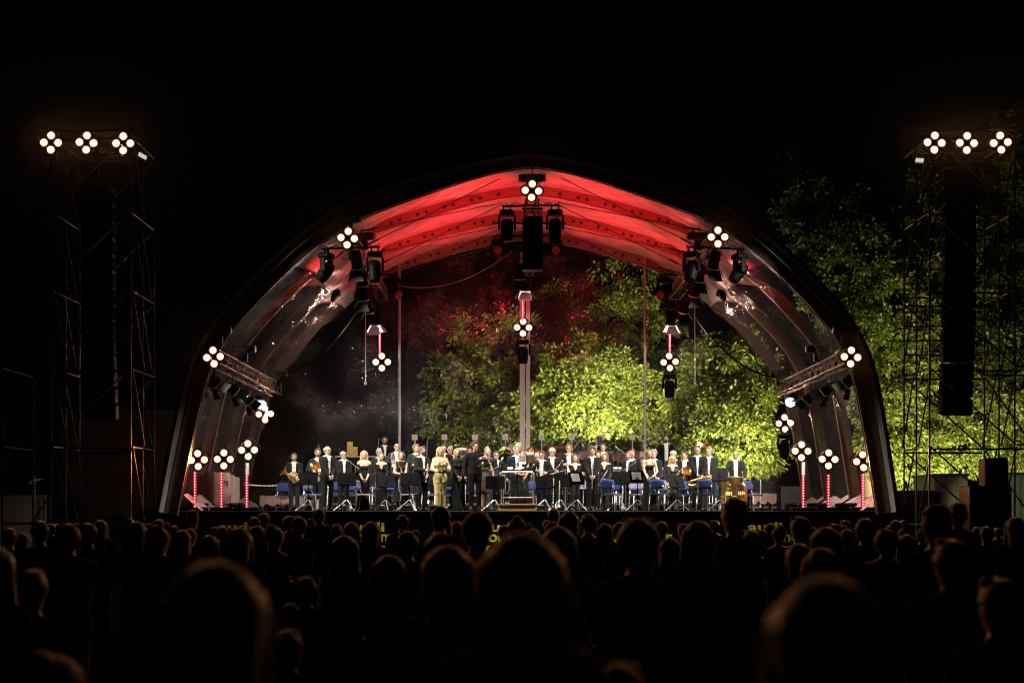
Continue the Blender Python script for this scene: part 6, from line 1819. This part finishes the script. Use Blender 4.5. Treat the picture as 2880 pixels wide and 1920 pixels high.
# black flight cases and cables by the light poles
for (px, lab, w) in ((560, 'black power box at the foot of the outermost left light pole', .5), (665, 'black power box right of the middle left light pole', .4), (2300, 'black power box between the right light poles', .55), (2380, 'second black power box between the right light poles', .55), (2235, 'small black case at the foot of the inner right pole', .5)):
    p = P(px, 0, 39.4); t = thing('power_box', lab, 'power box', (p.x, 39.4, FZ), 0, 'black boxes beside the light poles')
    b = MB(); b.box((0, 0, .11), (w, .35, .22), bevel=.025); b.build('case', M_black, t); b = MB(); b.tube([(-.06, -.19, .16), (-.06, -.21, .19), (.06, -.21, .19), (.06, -.19, .16)], .010, 6); b.build('handle', M_darksteel, t)
    b = MB(); b.tube([(w * .4, -.2, .02), (w * .7, -.25, .12), (w * .9, -.1, .2), (w * 1.1, .1, .015)], .012, 6); b.build('cable', M_black, t)
for (px, lab, w) in ((2222, 'low dark speaker cabinet in front of the right tarpaulin table', .55),):
    p = P(px, 1372, 42); t = thing('floor_speaker', lab, 'loudspeaker', (p.x, 42, FZ)); box_speaker(t, (p.x, 42, FZ + .38), (.7, .6, .74))
# square plates on thin posts along the back wall
for k, px in enumerate((1166, 1250, 1336, 1421, 1523, 1608, 1693, 1778)):
    p = P(px, 1229, 47.2)
    ords = ('first', 'second', 'third', 'fourth', 'fifth', 'sixth', 'seventh', 'eighth')
    t = thing('marker_plate', f'{ords[k]} small pinkish square plate on a thin post from the left slim post', 'plate on post', (p.x, 47.2, FZ), 0, 'square plates on posts along the back wall')
    b = MB(); b.box((p.x, 47.2, p.z), (.19, .02, .175), bevel=.006); b.build('plate', M_paint, t, world=True)
    rod('post', (p.x, 47.22, FZ), (p.x + .01, 47.22, p.z - .05), .018, M_paint, t, 6)
    b = MB(); b.box((p.x, 47.186, p.z + .01), (.015, .006, .06)); b.build('slot', M_bolt, t, world=True)
    rod('foot_bracket', (p.x, 47.1, FZ + .01), (p.x, 47.3, FZ + .01), .03, M_paint, t, 6)

# ------------------------------------------------------------------ behind the stage
t = thing('tarpaulin_shelter', 'low brown tarpaulin shelter behind the right half of the back wall', 'shelter', (P(1660, 0, 49.5).x, 49.5, 0))
xa, xb = P(1508, 0, 49.5).x, P(1818, 0, 49.5).x
n = 28; vs = []; b = MB()
for i in range(n + 1):
    u = i / n; x = xa + (xb - xa) * u
    zz = P(0, 1258 + 14 * abs(math.sin(u * 6.3)) ** .7 + (8 if u < .06 or u > .94 else 0), 49.5).z
    vs += [(x, 51.2, zz - .10), (x, 49.5, zz), (x, 49.35, zz - .16 - .05 * math.sin(i * 1.3)), (x, 49.30, zz - .34 - .06 * math.sin(i * 2.1))]
b.add(vs, [(i * 4 + q, i * 4 + q + 1, i * 4 + q + 5, i * 4 + q + 4) for i in range(n) for q in range(3)]); b.build('roof_sheet', M_tarp, t, True, world=True)
for u in (.03, .33, .66, .97):
    for dy in (49.5, 51.1): rod('post', (xa + (xb - xa) * u, dy, 0), (xa + (xb - xa) * u, dy, P(0, 1272, 49.5).z), .04, M_darksteel, t, 6)
b = MB(); b.box((P(1570, 0, 49.2).x, 49.2, P(0, 1257, 49.2).z), (.75, .03, .06)); b.build('orange_strap', mat('orange_cloth', (.6, .2, .02), .6), t, world=True)

def leaf_cloud(n, lobes, seed, size=.185, clump=60):
    """leaf sized faces gathered in hanging clumps through the crown"""
    r = np.random.default_rng(seed)
    wts = np.array([l[3] * l[3] for l in lobes]); wts = wts / wts.sum()
    nc = n // clump
    li = r.choice(len(lobes), nc, p=wts)
    L = np.array(lobes)[li]
    d = r.normal(size=(nc, 3)); d /= np.linalg.norm(d, axis=1)[:, None]
    rad = (r.uniform(0.25, 1.0, nc) ** .32)[:, None]
    d[:, 1] -= .25
    cc = L[:, :3] + d * rad * L[:, 3:4] * np.array([1, 1, .92]) + r.normal(size=(nc, 3)) * .12
    cr = r.uniform(.20, .48, nc)
    ci = np.repeat(np.arange(nc), clump); m = len(ci)
    o = r.normal(size=(m, 3)) * np.array([1, 1, .7]); o *= (r.uniform(.2, 1, m) / (np.linalg.norm(o, axis=1) + 1e-6))[:, None]
    c = cc[ci] + o * cr[ci][:, None]
    out = o / (np.linalg.norm(o, axis=1)[:, None] + 1e-6) + d[ci] * .5 + r.normal(size=(m, 3)) * .35
    out[:, 2] -= .55
    out /= np.linalg.norm(out, axis=1)[:, None]
    up = r.normal(size=(m, 3)) + np.array([0, -.5, .8])
    sd = np.cross(out, up); sd /= np.linalg.norm(sd, axis=1)[:, None] + 1e-6
    nn = np.cross(sd, out)
    ln = (size * r.uniform(.6, 1.25, m))[:, None]; wd = ln * .23
    V = np.stack([c, c + out * ln * .45 + sd * wd + nn * ln * .05, c + out * ln, c + out * ln * .45 - sd * wd + nn * ln * .05], 1).reshape(-1, 3)
    return V, np.arange(4 * m).reshape(-1, 4)
def tree(lab, px, Y, lobes, n, seed, group='trees lit behind the stage', leaf=M_leaf, trunk_h=None):
    """lobes: (photo x, photo y, distance offset, radius m)"""
    x = (px - CX) / F * Y
    t = thing('tree', lab, 'tree', (x, Y, 0), 0, group)
    wl = []
    for (lx, ly, dy, rr) in lobes:
        p = P(lx, ly, Y + dy); wl.append((p.x, p.y, p.z, rr))
    V, Q = leaf_cloud(int(n * 1.7), wl, seed)
    me = np_mesh('crown', V - np.array([x, Y, 0]), Q, [leaf])
    me.polygons.foreach_set('use_smooth', np.zeros(len(Q), bool))
    link('crown', me, t)
    zc = min(w[2] for w in wl) - .3; r = random.Random(seed)
    b = MB(); top = max(w[2] for w in wl)
    b.tube([(x, Y, -.1), (x + .05, Y, zc * .5), (x + .1, Y + .05, zc), (x + .1, Y, top * .75)], [.34, .26, .22, .10], 10); b.build('trunk', M_bark, t, True, world=True)
    for w in wl:
        a = Vector((x + .1, Y, min(top * .7, max(zc * .8, w[2] - w[3] * 1.3)))); e = Vector(w[:3])
        mid = a.lerp(e, .5) + Vector((r.uniform(-.3, .3), r.uniform(-.3, .3), .2))
        b = MB(); b.tube([a, mid, e], [.11, .07, .03], 7); b.build('limb', M_bark, t, True, world=True)
    return t
tree('brightly lit leafy tree right of the central post behind the foil wall', 1640, 56.5, [(1600, 1120, 0, 1.75), (1715, 1085, .6, 1.55), (1500, 1185, 0, 1.35), (1640, 1215, -.6, 1.75), (1780, 1195, .2, 1.2), (1570, 1035, .8, 1.0), (1660, 1010, 1.0, 1.0), (1540, 1265, -.3, 1.2), (1740, 1275, 0, 1.3), (1820, 1130, .4, 1.2), (1850, 1235, .2, 1.2), (1560, 1130, -.3, 1.2)], 21000, 11)
tree('bright yellow green tree behind the right end of the orchestra', 2040, 55.5, [(2000, 1035, 0, 1.25), (2085, 1110, .5, 1.45), (1955, 1140, 0, 1.25), (2050, 1215, -.5, 1.65), (1925, 1220, 0, 1.2), (2120, 1250, .3, 1.3), (2070, 980, .8, .85), (2010, 1290, 0, 1.4), (2130, 1030, .9, .8)], 19000, 12)
tree('tall dim tree rising behind the right slim post', 1770, 61.0, [(1770, 815, 0, 1.35), (1735, 915, 0, 1.65), (1830, 945, .5, 1.25), (1600, 880, .4, 1.1), (1640, 950, 0, 1.35), (1770, 1040, 0, 1.7), (1850, 1090, 0, 1.5), (1560, 840, .6, .7), (1690, 1000, 0, 1.4), (1560, 980, .2, 1.2), (1920, 1060, 0, 1.2)], 13000, 13)
tree('dim tree left of the central post fading into the dark', 1370, 59.0, [(1350, 1070, 0, 1.6), (1290, 1170, 0, 1.5), (1425, 985, .3, 1.3), (1410, 1150, -.5, 1.7), (1330, 960, .5, 1.0), (1260, 1060, .5, 1.0), (1400, 1260, 0, 1.5), (1450, 1080, -.4, 1.3), (1475, 1220, -.5, 1.3), (1480, 940, .5, 1.0)], 12000, 14)
tree('tall leafy tree hugging the right side of the tent', 2440, 54.0, [(2265, 590, .3, 1.1), (2345, 610, 0, 1.0), (2310, 690, .2, 1.25), (2400, 740, 0, 1.5), (2350, 830, .5, 1.4), (2470, 840, 0, 1.4), (2450, 940, -.3, 1.4), (2500, 1020, 0, 1.3), (2490, 1120, -.4, 1.3), (2510, 1220, -.4, 1.3), (2540, 1310, -.3, 1.1), (2240, 470, .6, .5)], 26000, 15)
tree('tall bright tree directly behind the right scaffold tower', 2640, 55.0, [(2610, 560, .5, 1.0), (2540, 640, .5, 1.2), (2660, 680, 0, 1.3), (2590, 780, 0, 1.4), (2700, 830, 0, 1.4), (2600, 930, -.3, 1.5), (2720, 980, -.3, 1.5), (2620, 1090, -.5, 1.6), (2740, 1130, -.5, 1.5), (2590, 1220, -.6, 1.3), (2700, 1260, -.5, 1.3), (2290, 440, 1.5, .8), (2620, 480, 1.0, .6)], 30000, 16)
tree('tall tree at the right edge behind the outermost blinder', 2850, 56.0, [(2860, 360, .5, .9), (2870, 470, 0, 1.1), (2820, 560, 0, 1.1), (2880, 650, 0, 1.4), (2810, 760, .4, 1.2), (2890, 860, 0, 1.5), (2830, 980, 0, 1.4), (2880, 1090, -.4, 1.5), (2820, 1190, -.4, 1.3), (2890, 1280, -.3, 1.3)], 20000, 17)
tree('low bush of leaves under the brown tarpaulin shelter', 1660, 51.6, [(1560, 1300, 0, .75), (1640, 1300, 0, .75), (1720, 1305, 0, .8), (1790, 1295, 0, .8), (1480, 1310, .5, .8)], 6000, 18, 'bushes behind the stage')
def box_building(lab, px0, px1, yt, Y, m, cat, dep=2.5, ribs=0, name='container', doors=False):
    x0, x1 = P(px0, 0, Y).x, P(px1, 0, Y).x; zt = P(0, yt, Y).z
    t = thing(name, lab, cat, ((x0 + x1) / 2, Y, 0))
    b = MB(); b.box(((x0 + x1) / 2, Y + dep / 2, zt / 2), (x1 - x0, dep, zt)); b.build('wall', m, t, world=True)
    for k in range(ribs):
        x = x0 + (x1 - x0) * (k + .5) / ribs
        b = MB(); b.box((x, Y - .02, zt / 2), ((x1 - x0) / ribs - .04, .03, zt - .1)); b.build('panel', m, t, world=True)
    b = MB(); b.box(((x0 + x1) / 2, Y + dep / 2, zt + .04), (x1 - x0 + .1, dep + .1, .08)); b.build('roof_edge', M_darksteel, t, world=True)
M_teal = mat('pale_teal_panel', (0.36, 0.50, 0.46), 0.5, noise=.08, nscale=4)
M_palewall = mat('pale_yellow_panel', (0.50, 0.50, 0.38), 0.5, noise=.1, nscale=4)
box_building('pale yellow site container under the leaves left of the dark speaker stack', 2628, 2722, 1338, 48.0, M_palewall, 'container', ribs=3)
box_building('pale teal site container at the right edge', 2826, 2960, 1335, 48.0, M_teal, 'container', ribs=3)
box_building('brown boarded shed between tent and yellow container', 2522, 2624, 1385, 47.5, mat('brown_boards', (.10, .06, .04), .7, noise=.3, nscale=5), 'shed', ribs=6, name='shed')
box_building('long dark building behind the left scaffold tower', 170, 520, 1160, 53.0, mat('dark_plaster', (.09, .055, .04), .8, noise=.2, nscale=2), 'building', dep=6, ribs=0, name='building')
t = thing('panel_fence', 'pale panel fence at the left edge with white posts', 'fence', (P(70, 0, 45).x, 45, 0))
for k in range(6):
    x0, x1 = P(-40 + k * 26, 0, 45).x, P(-40 + k * 26 + 25, 0, 45).x; zt = P(0, 1392, 45).z
    b = MB(); b.box(((x0 + x1) / 2, 45, zt / 2), (x1 - x0, .05, zt)); b.build('panel', M_cream, t, world=True)
for px in (118, 128, 143):
    x = P(px, 0, 44.9).x; zt = P(0, 1390, 44.9).z
    b = MB(); b.box((x, 44.9, zt / 2), (.055, .055, zt)); b.build('post', M_silver, t, world=True)
# yellow parasol far left
p = P(100, 1345, 43.0); t = thing('parasol', 'yellow parasol tilted in the dark at the left edge', 'parasol', (p.x, 43.0, 0))
b = MB(); prof = [(.01, .08), (.11, .06), (.19, .03), (.27, 0)]; b.lathe(prof, p - Vector((0, 0, .1)), Vector((-.35, -.1, 1)).normalized(), 10); b.build('canopy', mat('yellow_canvas', (.75, .60, .02), .7, emit=.0), t, world=True)
rod('pole', (p.x, 43, 0), p + Vector((-.03, 0, .05)), .025, M_silver, t)
spot('parasol_fill', p + Vector((-.5, -1.5, 1.2)), p, 7, (1, .9, .6), 60, .6, .05)  # unseen fill spot on the parasol, without a fixture
tag(t, kind='thing')
# ------------------------------------------------------------------ the audience, seen from behind
PROTO = {}
def proto(key):
    if key not in PROTO:
        hair, hc, fem, outf, suit, st, pose, sd = {
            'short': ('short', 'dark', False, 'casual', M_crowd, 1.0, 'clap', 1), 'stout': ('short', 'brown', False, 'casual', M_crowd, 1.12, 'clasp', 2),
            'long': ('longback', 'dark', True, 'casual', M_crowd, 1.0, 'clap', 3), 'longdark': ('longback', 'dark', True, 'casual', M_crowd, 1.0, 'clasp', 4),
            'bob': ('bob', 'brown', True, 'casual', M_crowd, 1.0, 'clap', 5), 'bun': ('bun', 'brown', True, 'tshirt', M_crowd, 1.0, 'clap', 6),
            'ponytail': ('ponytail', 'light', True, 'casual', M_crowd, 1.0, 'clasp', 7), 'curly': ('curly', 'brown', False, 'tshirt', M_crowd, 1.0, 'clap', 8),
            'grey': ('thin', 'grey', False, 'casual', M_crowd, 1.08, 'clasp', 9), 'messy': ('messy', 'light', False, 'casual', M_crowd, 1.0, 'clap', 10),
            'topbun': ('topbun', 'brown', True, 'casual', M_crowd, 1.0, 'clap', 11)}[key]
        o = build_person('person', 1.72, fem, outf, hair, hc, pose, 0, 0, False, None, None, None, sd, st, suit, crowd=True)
        hm = next(c for c in o.children if c.name.startswith('hair'))
        r = np.random.default_rng(sd); nv_ = len(hm.data.vertices)
        co = np.empty(nv_ * 3, np.float32); hm.data.vertices.foreach_get('co', co); co = co.reshape(-1, 3)
        no = np.empty(nv_ * 3, np.float32); hm.data.vertices.foreach_get('normal', no); no = no.reshape(-1, 3)
        pk = r.choice(nv_, 900); p0 = co[pk]; n0 = no[pk]
        d = n0 * r.uniform(.15, .8, (900, 1)) + r.normal(size=(900, 3)) * .45 + np.array([0, 0, -.45]); d /= np.linalg.norm(d, axis=1)[:, None]
        ln_ = r.uniform(.015, .045, (900, 1)) * (1.0 if key not in ('short', 'stout', 'grey') else .5)
        sd_ = np.cross(d, r.normal(size=(900, 3))); sd_ /= np.linalg.norm(sd_, axis=1)[:, None]; w_ = .0011
        p1 = p0 + d * ln_ * .6; p2 = p0 + d * ln_ + np.array([0, 0, -.25]) * ln_
        Vs = np.stack([p0 - sd_ * w_, p0 + sd_ * w_, p1 + sd_ * w_, p1 - sd_ * w_, p2 + sd_ * w_ * .4, p2 - sd_ * w_ * .4], 1).reshape(-1, 3)
        Qs = np.concatenate([np.array([[6 * k, 6 * k + 1, 6 * k + 2, 6 * k + 3], [6 * k + 3, 6 * k + 2, 6 * k + 4, 6 * k + 5]]) for k in range(900)])
        tag(link('loose_hair', np_mesh('loose_hair', Vs, Qs, [hair_mat(hc, HC[hc])]), o), kind='stuff')
        PROTO[key] = [o, False]
    return PROTO[key]
HW = {'short': .175, 'stout': .178, 'long': .25, 'longdark': .25, 'bob': .225, 'bun': .18, 'ponytail': .178, 'curly': .215, 'grey': .172, 'messy': .195, 'topbun': .178}
DESC = {'short': 'short hair', 'stout': 'short hair and broad shoulders', 'long': 'long loose hair', 'longdark': 'long dark hair', 'bob': 'chin length hair', 'bun': 'hair in a bun', 'ponytail': 'a ponytail',
        'curly': 'curly hair', 'grey': 'thin grey hair', 'messy': 'tousled hair', 'topbun': 'a small top knot'}
def c720(x0, lst): return [(x0 + u / 3.0153, 1400 + v / 3.0153, w / 3.0153, k) for (u, v, w, k) in lst]
CROWD = c720(0, [(340, 200, 140, 'short'), (435, 220, 70, 'short'), (575, 228, 190, 'stout'), (745, 220, 140, 'short'), (855, 190, 140, 'long'), (1160, 200, 200, 'longdark'), (1350, 185, 90, 'short'), (1415, 205, 60, 'grey'),
                (1475, 235, 65, 'short'), (1348, 230, 185, 'grey'), (1640, 122, 105, 'messy'), (1540, 275, 170, 'bob'), (1620, 262, 100, 'ponytail'), (1780, 318, 165, 'bob'), (1820, 262, 90, 'messy'), (1890, 245, 85, 'short'), (1945, 252, 60, 'short'),
                (2030, 255, 230, 'bob'), (1100, 172, 60, 'short'), (-30, 420, 420, 'long'), (500, 1350, 420, 'bun'), (270, 620, 260, 'short'), (80, 260, 120, 'short'), (190, 300, 150, 'longdark')])
CROWD += c720(560, [(470, 165, 90, 'short'), (552, 130, 92, 'short'), (770, 160, 100, 'curly'), (840, 162, 125, 'stout'), (950, 188, 85, 'messy'), (1025, 95, 92, 'short'), (1080, 222, 55, 'grey'), (1165, 225, 95, 'ponytail'), (1300, 205, 150, 'longdark'),
                 (1460, 205, 165, 'bob'), (1725, 147, 98, 'short'), (1840, 272, 60, 'short'), (1765, 290, 165, 'short'), (2040, 75, 150, 'short'), (2070, 172, 150, 'bob'), (500, 240, 190, 'long'), (650, 250, 140, 'bun'), (1250, 325, 290, 'long'),
                 (1600, 490, 300, 'bob'), (2050, 300, 330, 'long'), (2120, 415, 520, 'long'), (905, 675, 170, 'short'), (130, 560, 1000, 'long'), (1350, 330, 90, 'short'), (770, 900, 140, 'short'), (760, 1130, 230, 'short')])
CROWD += c720(1080, [(618, 205, 105, 'short'), (800, 125, 250, 'stout'), (1130, 170, 140, 'bun'), (1235, 215, 82, 'grey'), (1020, 235, 100, 'short'), (1445, 95, 92, 'short'), (1385, 190, 80, 'short'), (1425, 200, 115, 'grey'), (1565, 115, 170, 'bob'), (1730, 147, 140, 'curly'),
                  (1865, 218, 155, 'longdark'), (2005, 210, 115, 'short'), (1480, 250, 350, 'long'), (1170, 315, 850, 'long'), (1260, 268, 130, 'short'), (2010, 1425, 430, 'short'), (2090, 178, 150, 'short')])
CROWD += c720(1640, [(487, 190, 330, 'stout'), (665, 205, 105, 'short'), (740, 340, 195, 'bob'), (850, 220, 95, 'short'), (965, 200, 280, 'bob'), (1110, 195, 85, 'curly'), (1275, 45, 215, 'messy'), (1360, 275, 70, 'short'), (1425, 290, 155, 'curly'), (1510, 272, 95, 'short'), (1590, 220, 92, 'short'),
                  (1655, 245, 108, 'bun'), (1835, 165, 155, 'short'), (1940, 245, 72, 'grey'), (2040, 255, 290, 'long'), (1830, 390, 240, 'bob'), (2010, 430, 330, 'bob'), (2130, 222, 105, 'short'), (2060, 690, 1150, 'longdark')])
CROWD += c720(2160, [(655, 192, 88, 'short'), (650, 232, 85, 'grey'), (665, 265, 140, 'bob'), (825, 182, 160, 'stout'), (1085, 190, 85, 'short'), (1025, 235, 62, 'short'), (1000, 280, 195, 'curly'), (1165, 252, 115, 'topbun'), (1160, 315, 190, 'long'), (1430, 105, 255, 'messy'), (1600, 68, 145, 'messy'),
                  (1560, 370, 310, 'stout'), (1770, 250, 75, 'short'), (1850, 247, 105, 'short'), (1950, 257, 72, 'curly'), (2095, 165, 200, 'longdark'), (1152, 188, 55, 'short'), (1310, 260, 90, 'short'), (710, 250, 60, 'ponytail'), (1960, 700, 330, 'short')])
ZONES = [(0, 330, 'the left scaffold tower'), (330, 600, 'the left foot of the tent'), (600, 800, 'the first yellow lettering'), (800, 1020, 'the horn players'), (1020, 1200, 'the second yellow lettering'),
         (1200, 1420, 'the yellow satin suit'), (1420, 1620, 'the podium'), (1620, 1850, 'the curly clarinettist'), (1850, 2060, 'the saxophonists'), (2060, 2260, 'the fourth yellow lettering'), (2260, 2500, 'the right light poles'), (2500, 3000, 'the right scaffold tower')]
ORD = ['first', 'second', 'third', 'fourth', 'fifth', 'sixth', 'seventh', 'eighth', 'ninth', 'tenth', 'eleventh', 'twelfth', 'thirteenth', 'fourteenth']
rows = []
for (px, top, w, k) in CROWD:
    s = 1.0
    for _ in range(4):
        Y = min(34.5, F * HW[k] * s / w)
        zt = CAMZ + (HY - top) / F * Y
        s = max(.62, min(1.12, zt / 1.735))
    Y = max(Y, 2.15)
    rows.append([px, top, Y, zt, s, k])
# keep neighbours from standing inside one another
for it in range(40):
    for i in range(len(rows)):
        for j in range(i + 1, len(rows)):
            a, c = rows[i], rows[j]
            dx = (a[0] - CX) / F * a[2] - (c[0] - CX) / F * c[2]; dy = a[2] - c[2]
            if abs(dx) < .46 and abs(dy) < .36:
                m = (.37 - abs(dy)) / 2
                fr = (a, c) if dy < 0 else (c, a)
                fr[0][2] -= m * .5; fr[1][2] += m * 1.5
for r in rows:
    r[2] = max(2.1, min(35.6, r[2])); r[3] = CAMZ + (HY - r[1]) / F * r[2]; r[4] = max(.6, min(1.14, r[3] / 1.735))
BANDS = [(0, 6, 'close blurred'), (6, 13, 'middle row'), (13, 22, 'farther'), (22, 60, 'small far')]
buckets = {}
for r in rows:
    z = next(q[2] for q in ZONES if q[0] <= max(0, min(2900, r[0])) < q[1]); bnd = next(q[2] for q in BANDS if q[0] <= r[2] < q[1])
    buckets.setdefault((z, bnd), []).append(r)
rr = random.Random(5)
for (z, bnd), lst in buckets.items():
    lst.sort(key=lambda r: r[0])
    for n, r in enumerate(lst):
        pr = proto(r[5]); x = (r[0] - CX) / F * r[2]
        mw = TR((x, r[2], 0), math.pi + rr.uniform(-.5, .5) + math.atan2(-x, 40) * .3, r[4])
        o = pr[0] if not pr[1] else clone(pr[0])
        pr[1] = True; o.matrix_basis = mw
        lead = (ORD[n] + ' ' if len(lst) > 1 else 'only ') + bnd
        tag(o, f'{lead} spectator below {z}, {DESC[r[5]]}', 'person', 'audience seen from behind')

# ------------------------------------------------------------------ thin haze added to give the lamps a bloom-like glow
hm = bpy.data.materials.new('haze'); hm.use_nodes = True
nt = hm.node_tree; nt.nodes.clear()
ho = nt.nodes.new('ShaderNodeOutputMaterial'); pv = nt.nodes.new('ShaderNodeVolumePrincipled')
pv.inputs['Density'].default_value = 0.00002
pv.inputs['Anisotropy'].default_value = 0.990
pv.inputs['Color'].default_value = (0.9, 0.9, 0.9, 1)
nt.links.new(pv.outputs[0], ho.inputs['Volume'])
b = MB(); b.box((0, 170, 9), (506, 466, 20)); tag(b.build('haze', hm), kind='stuff')
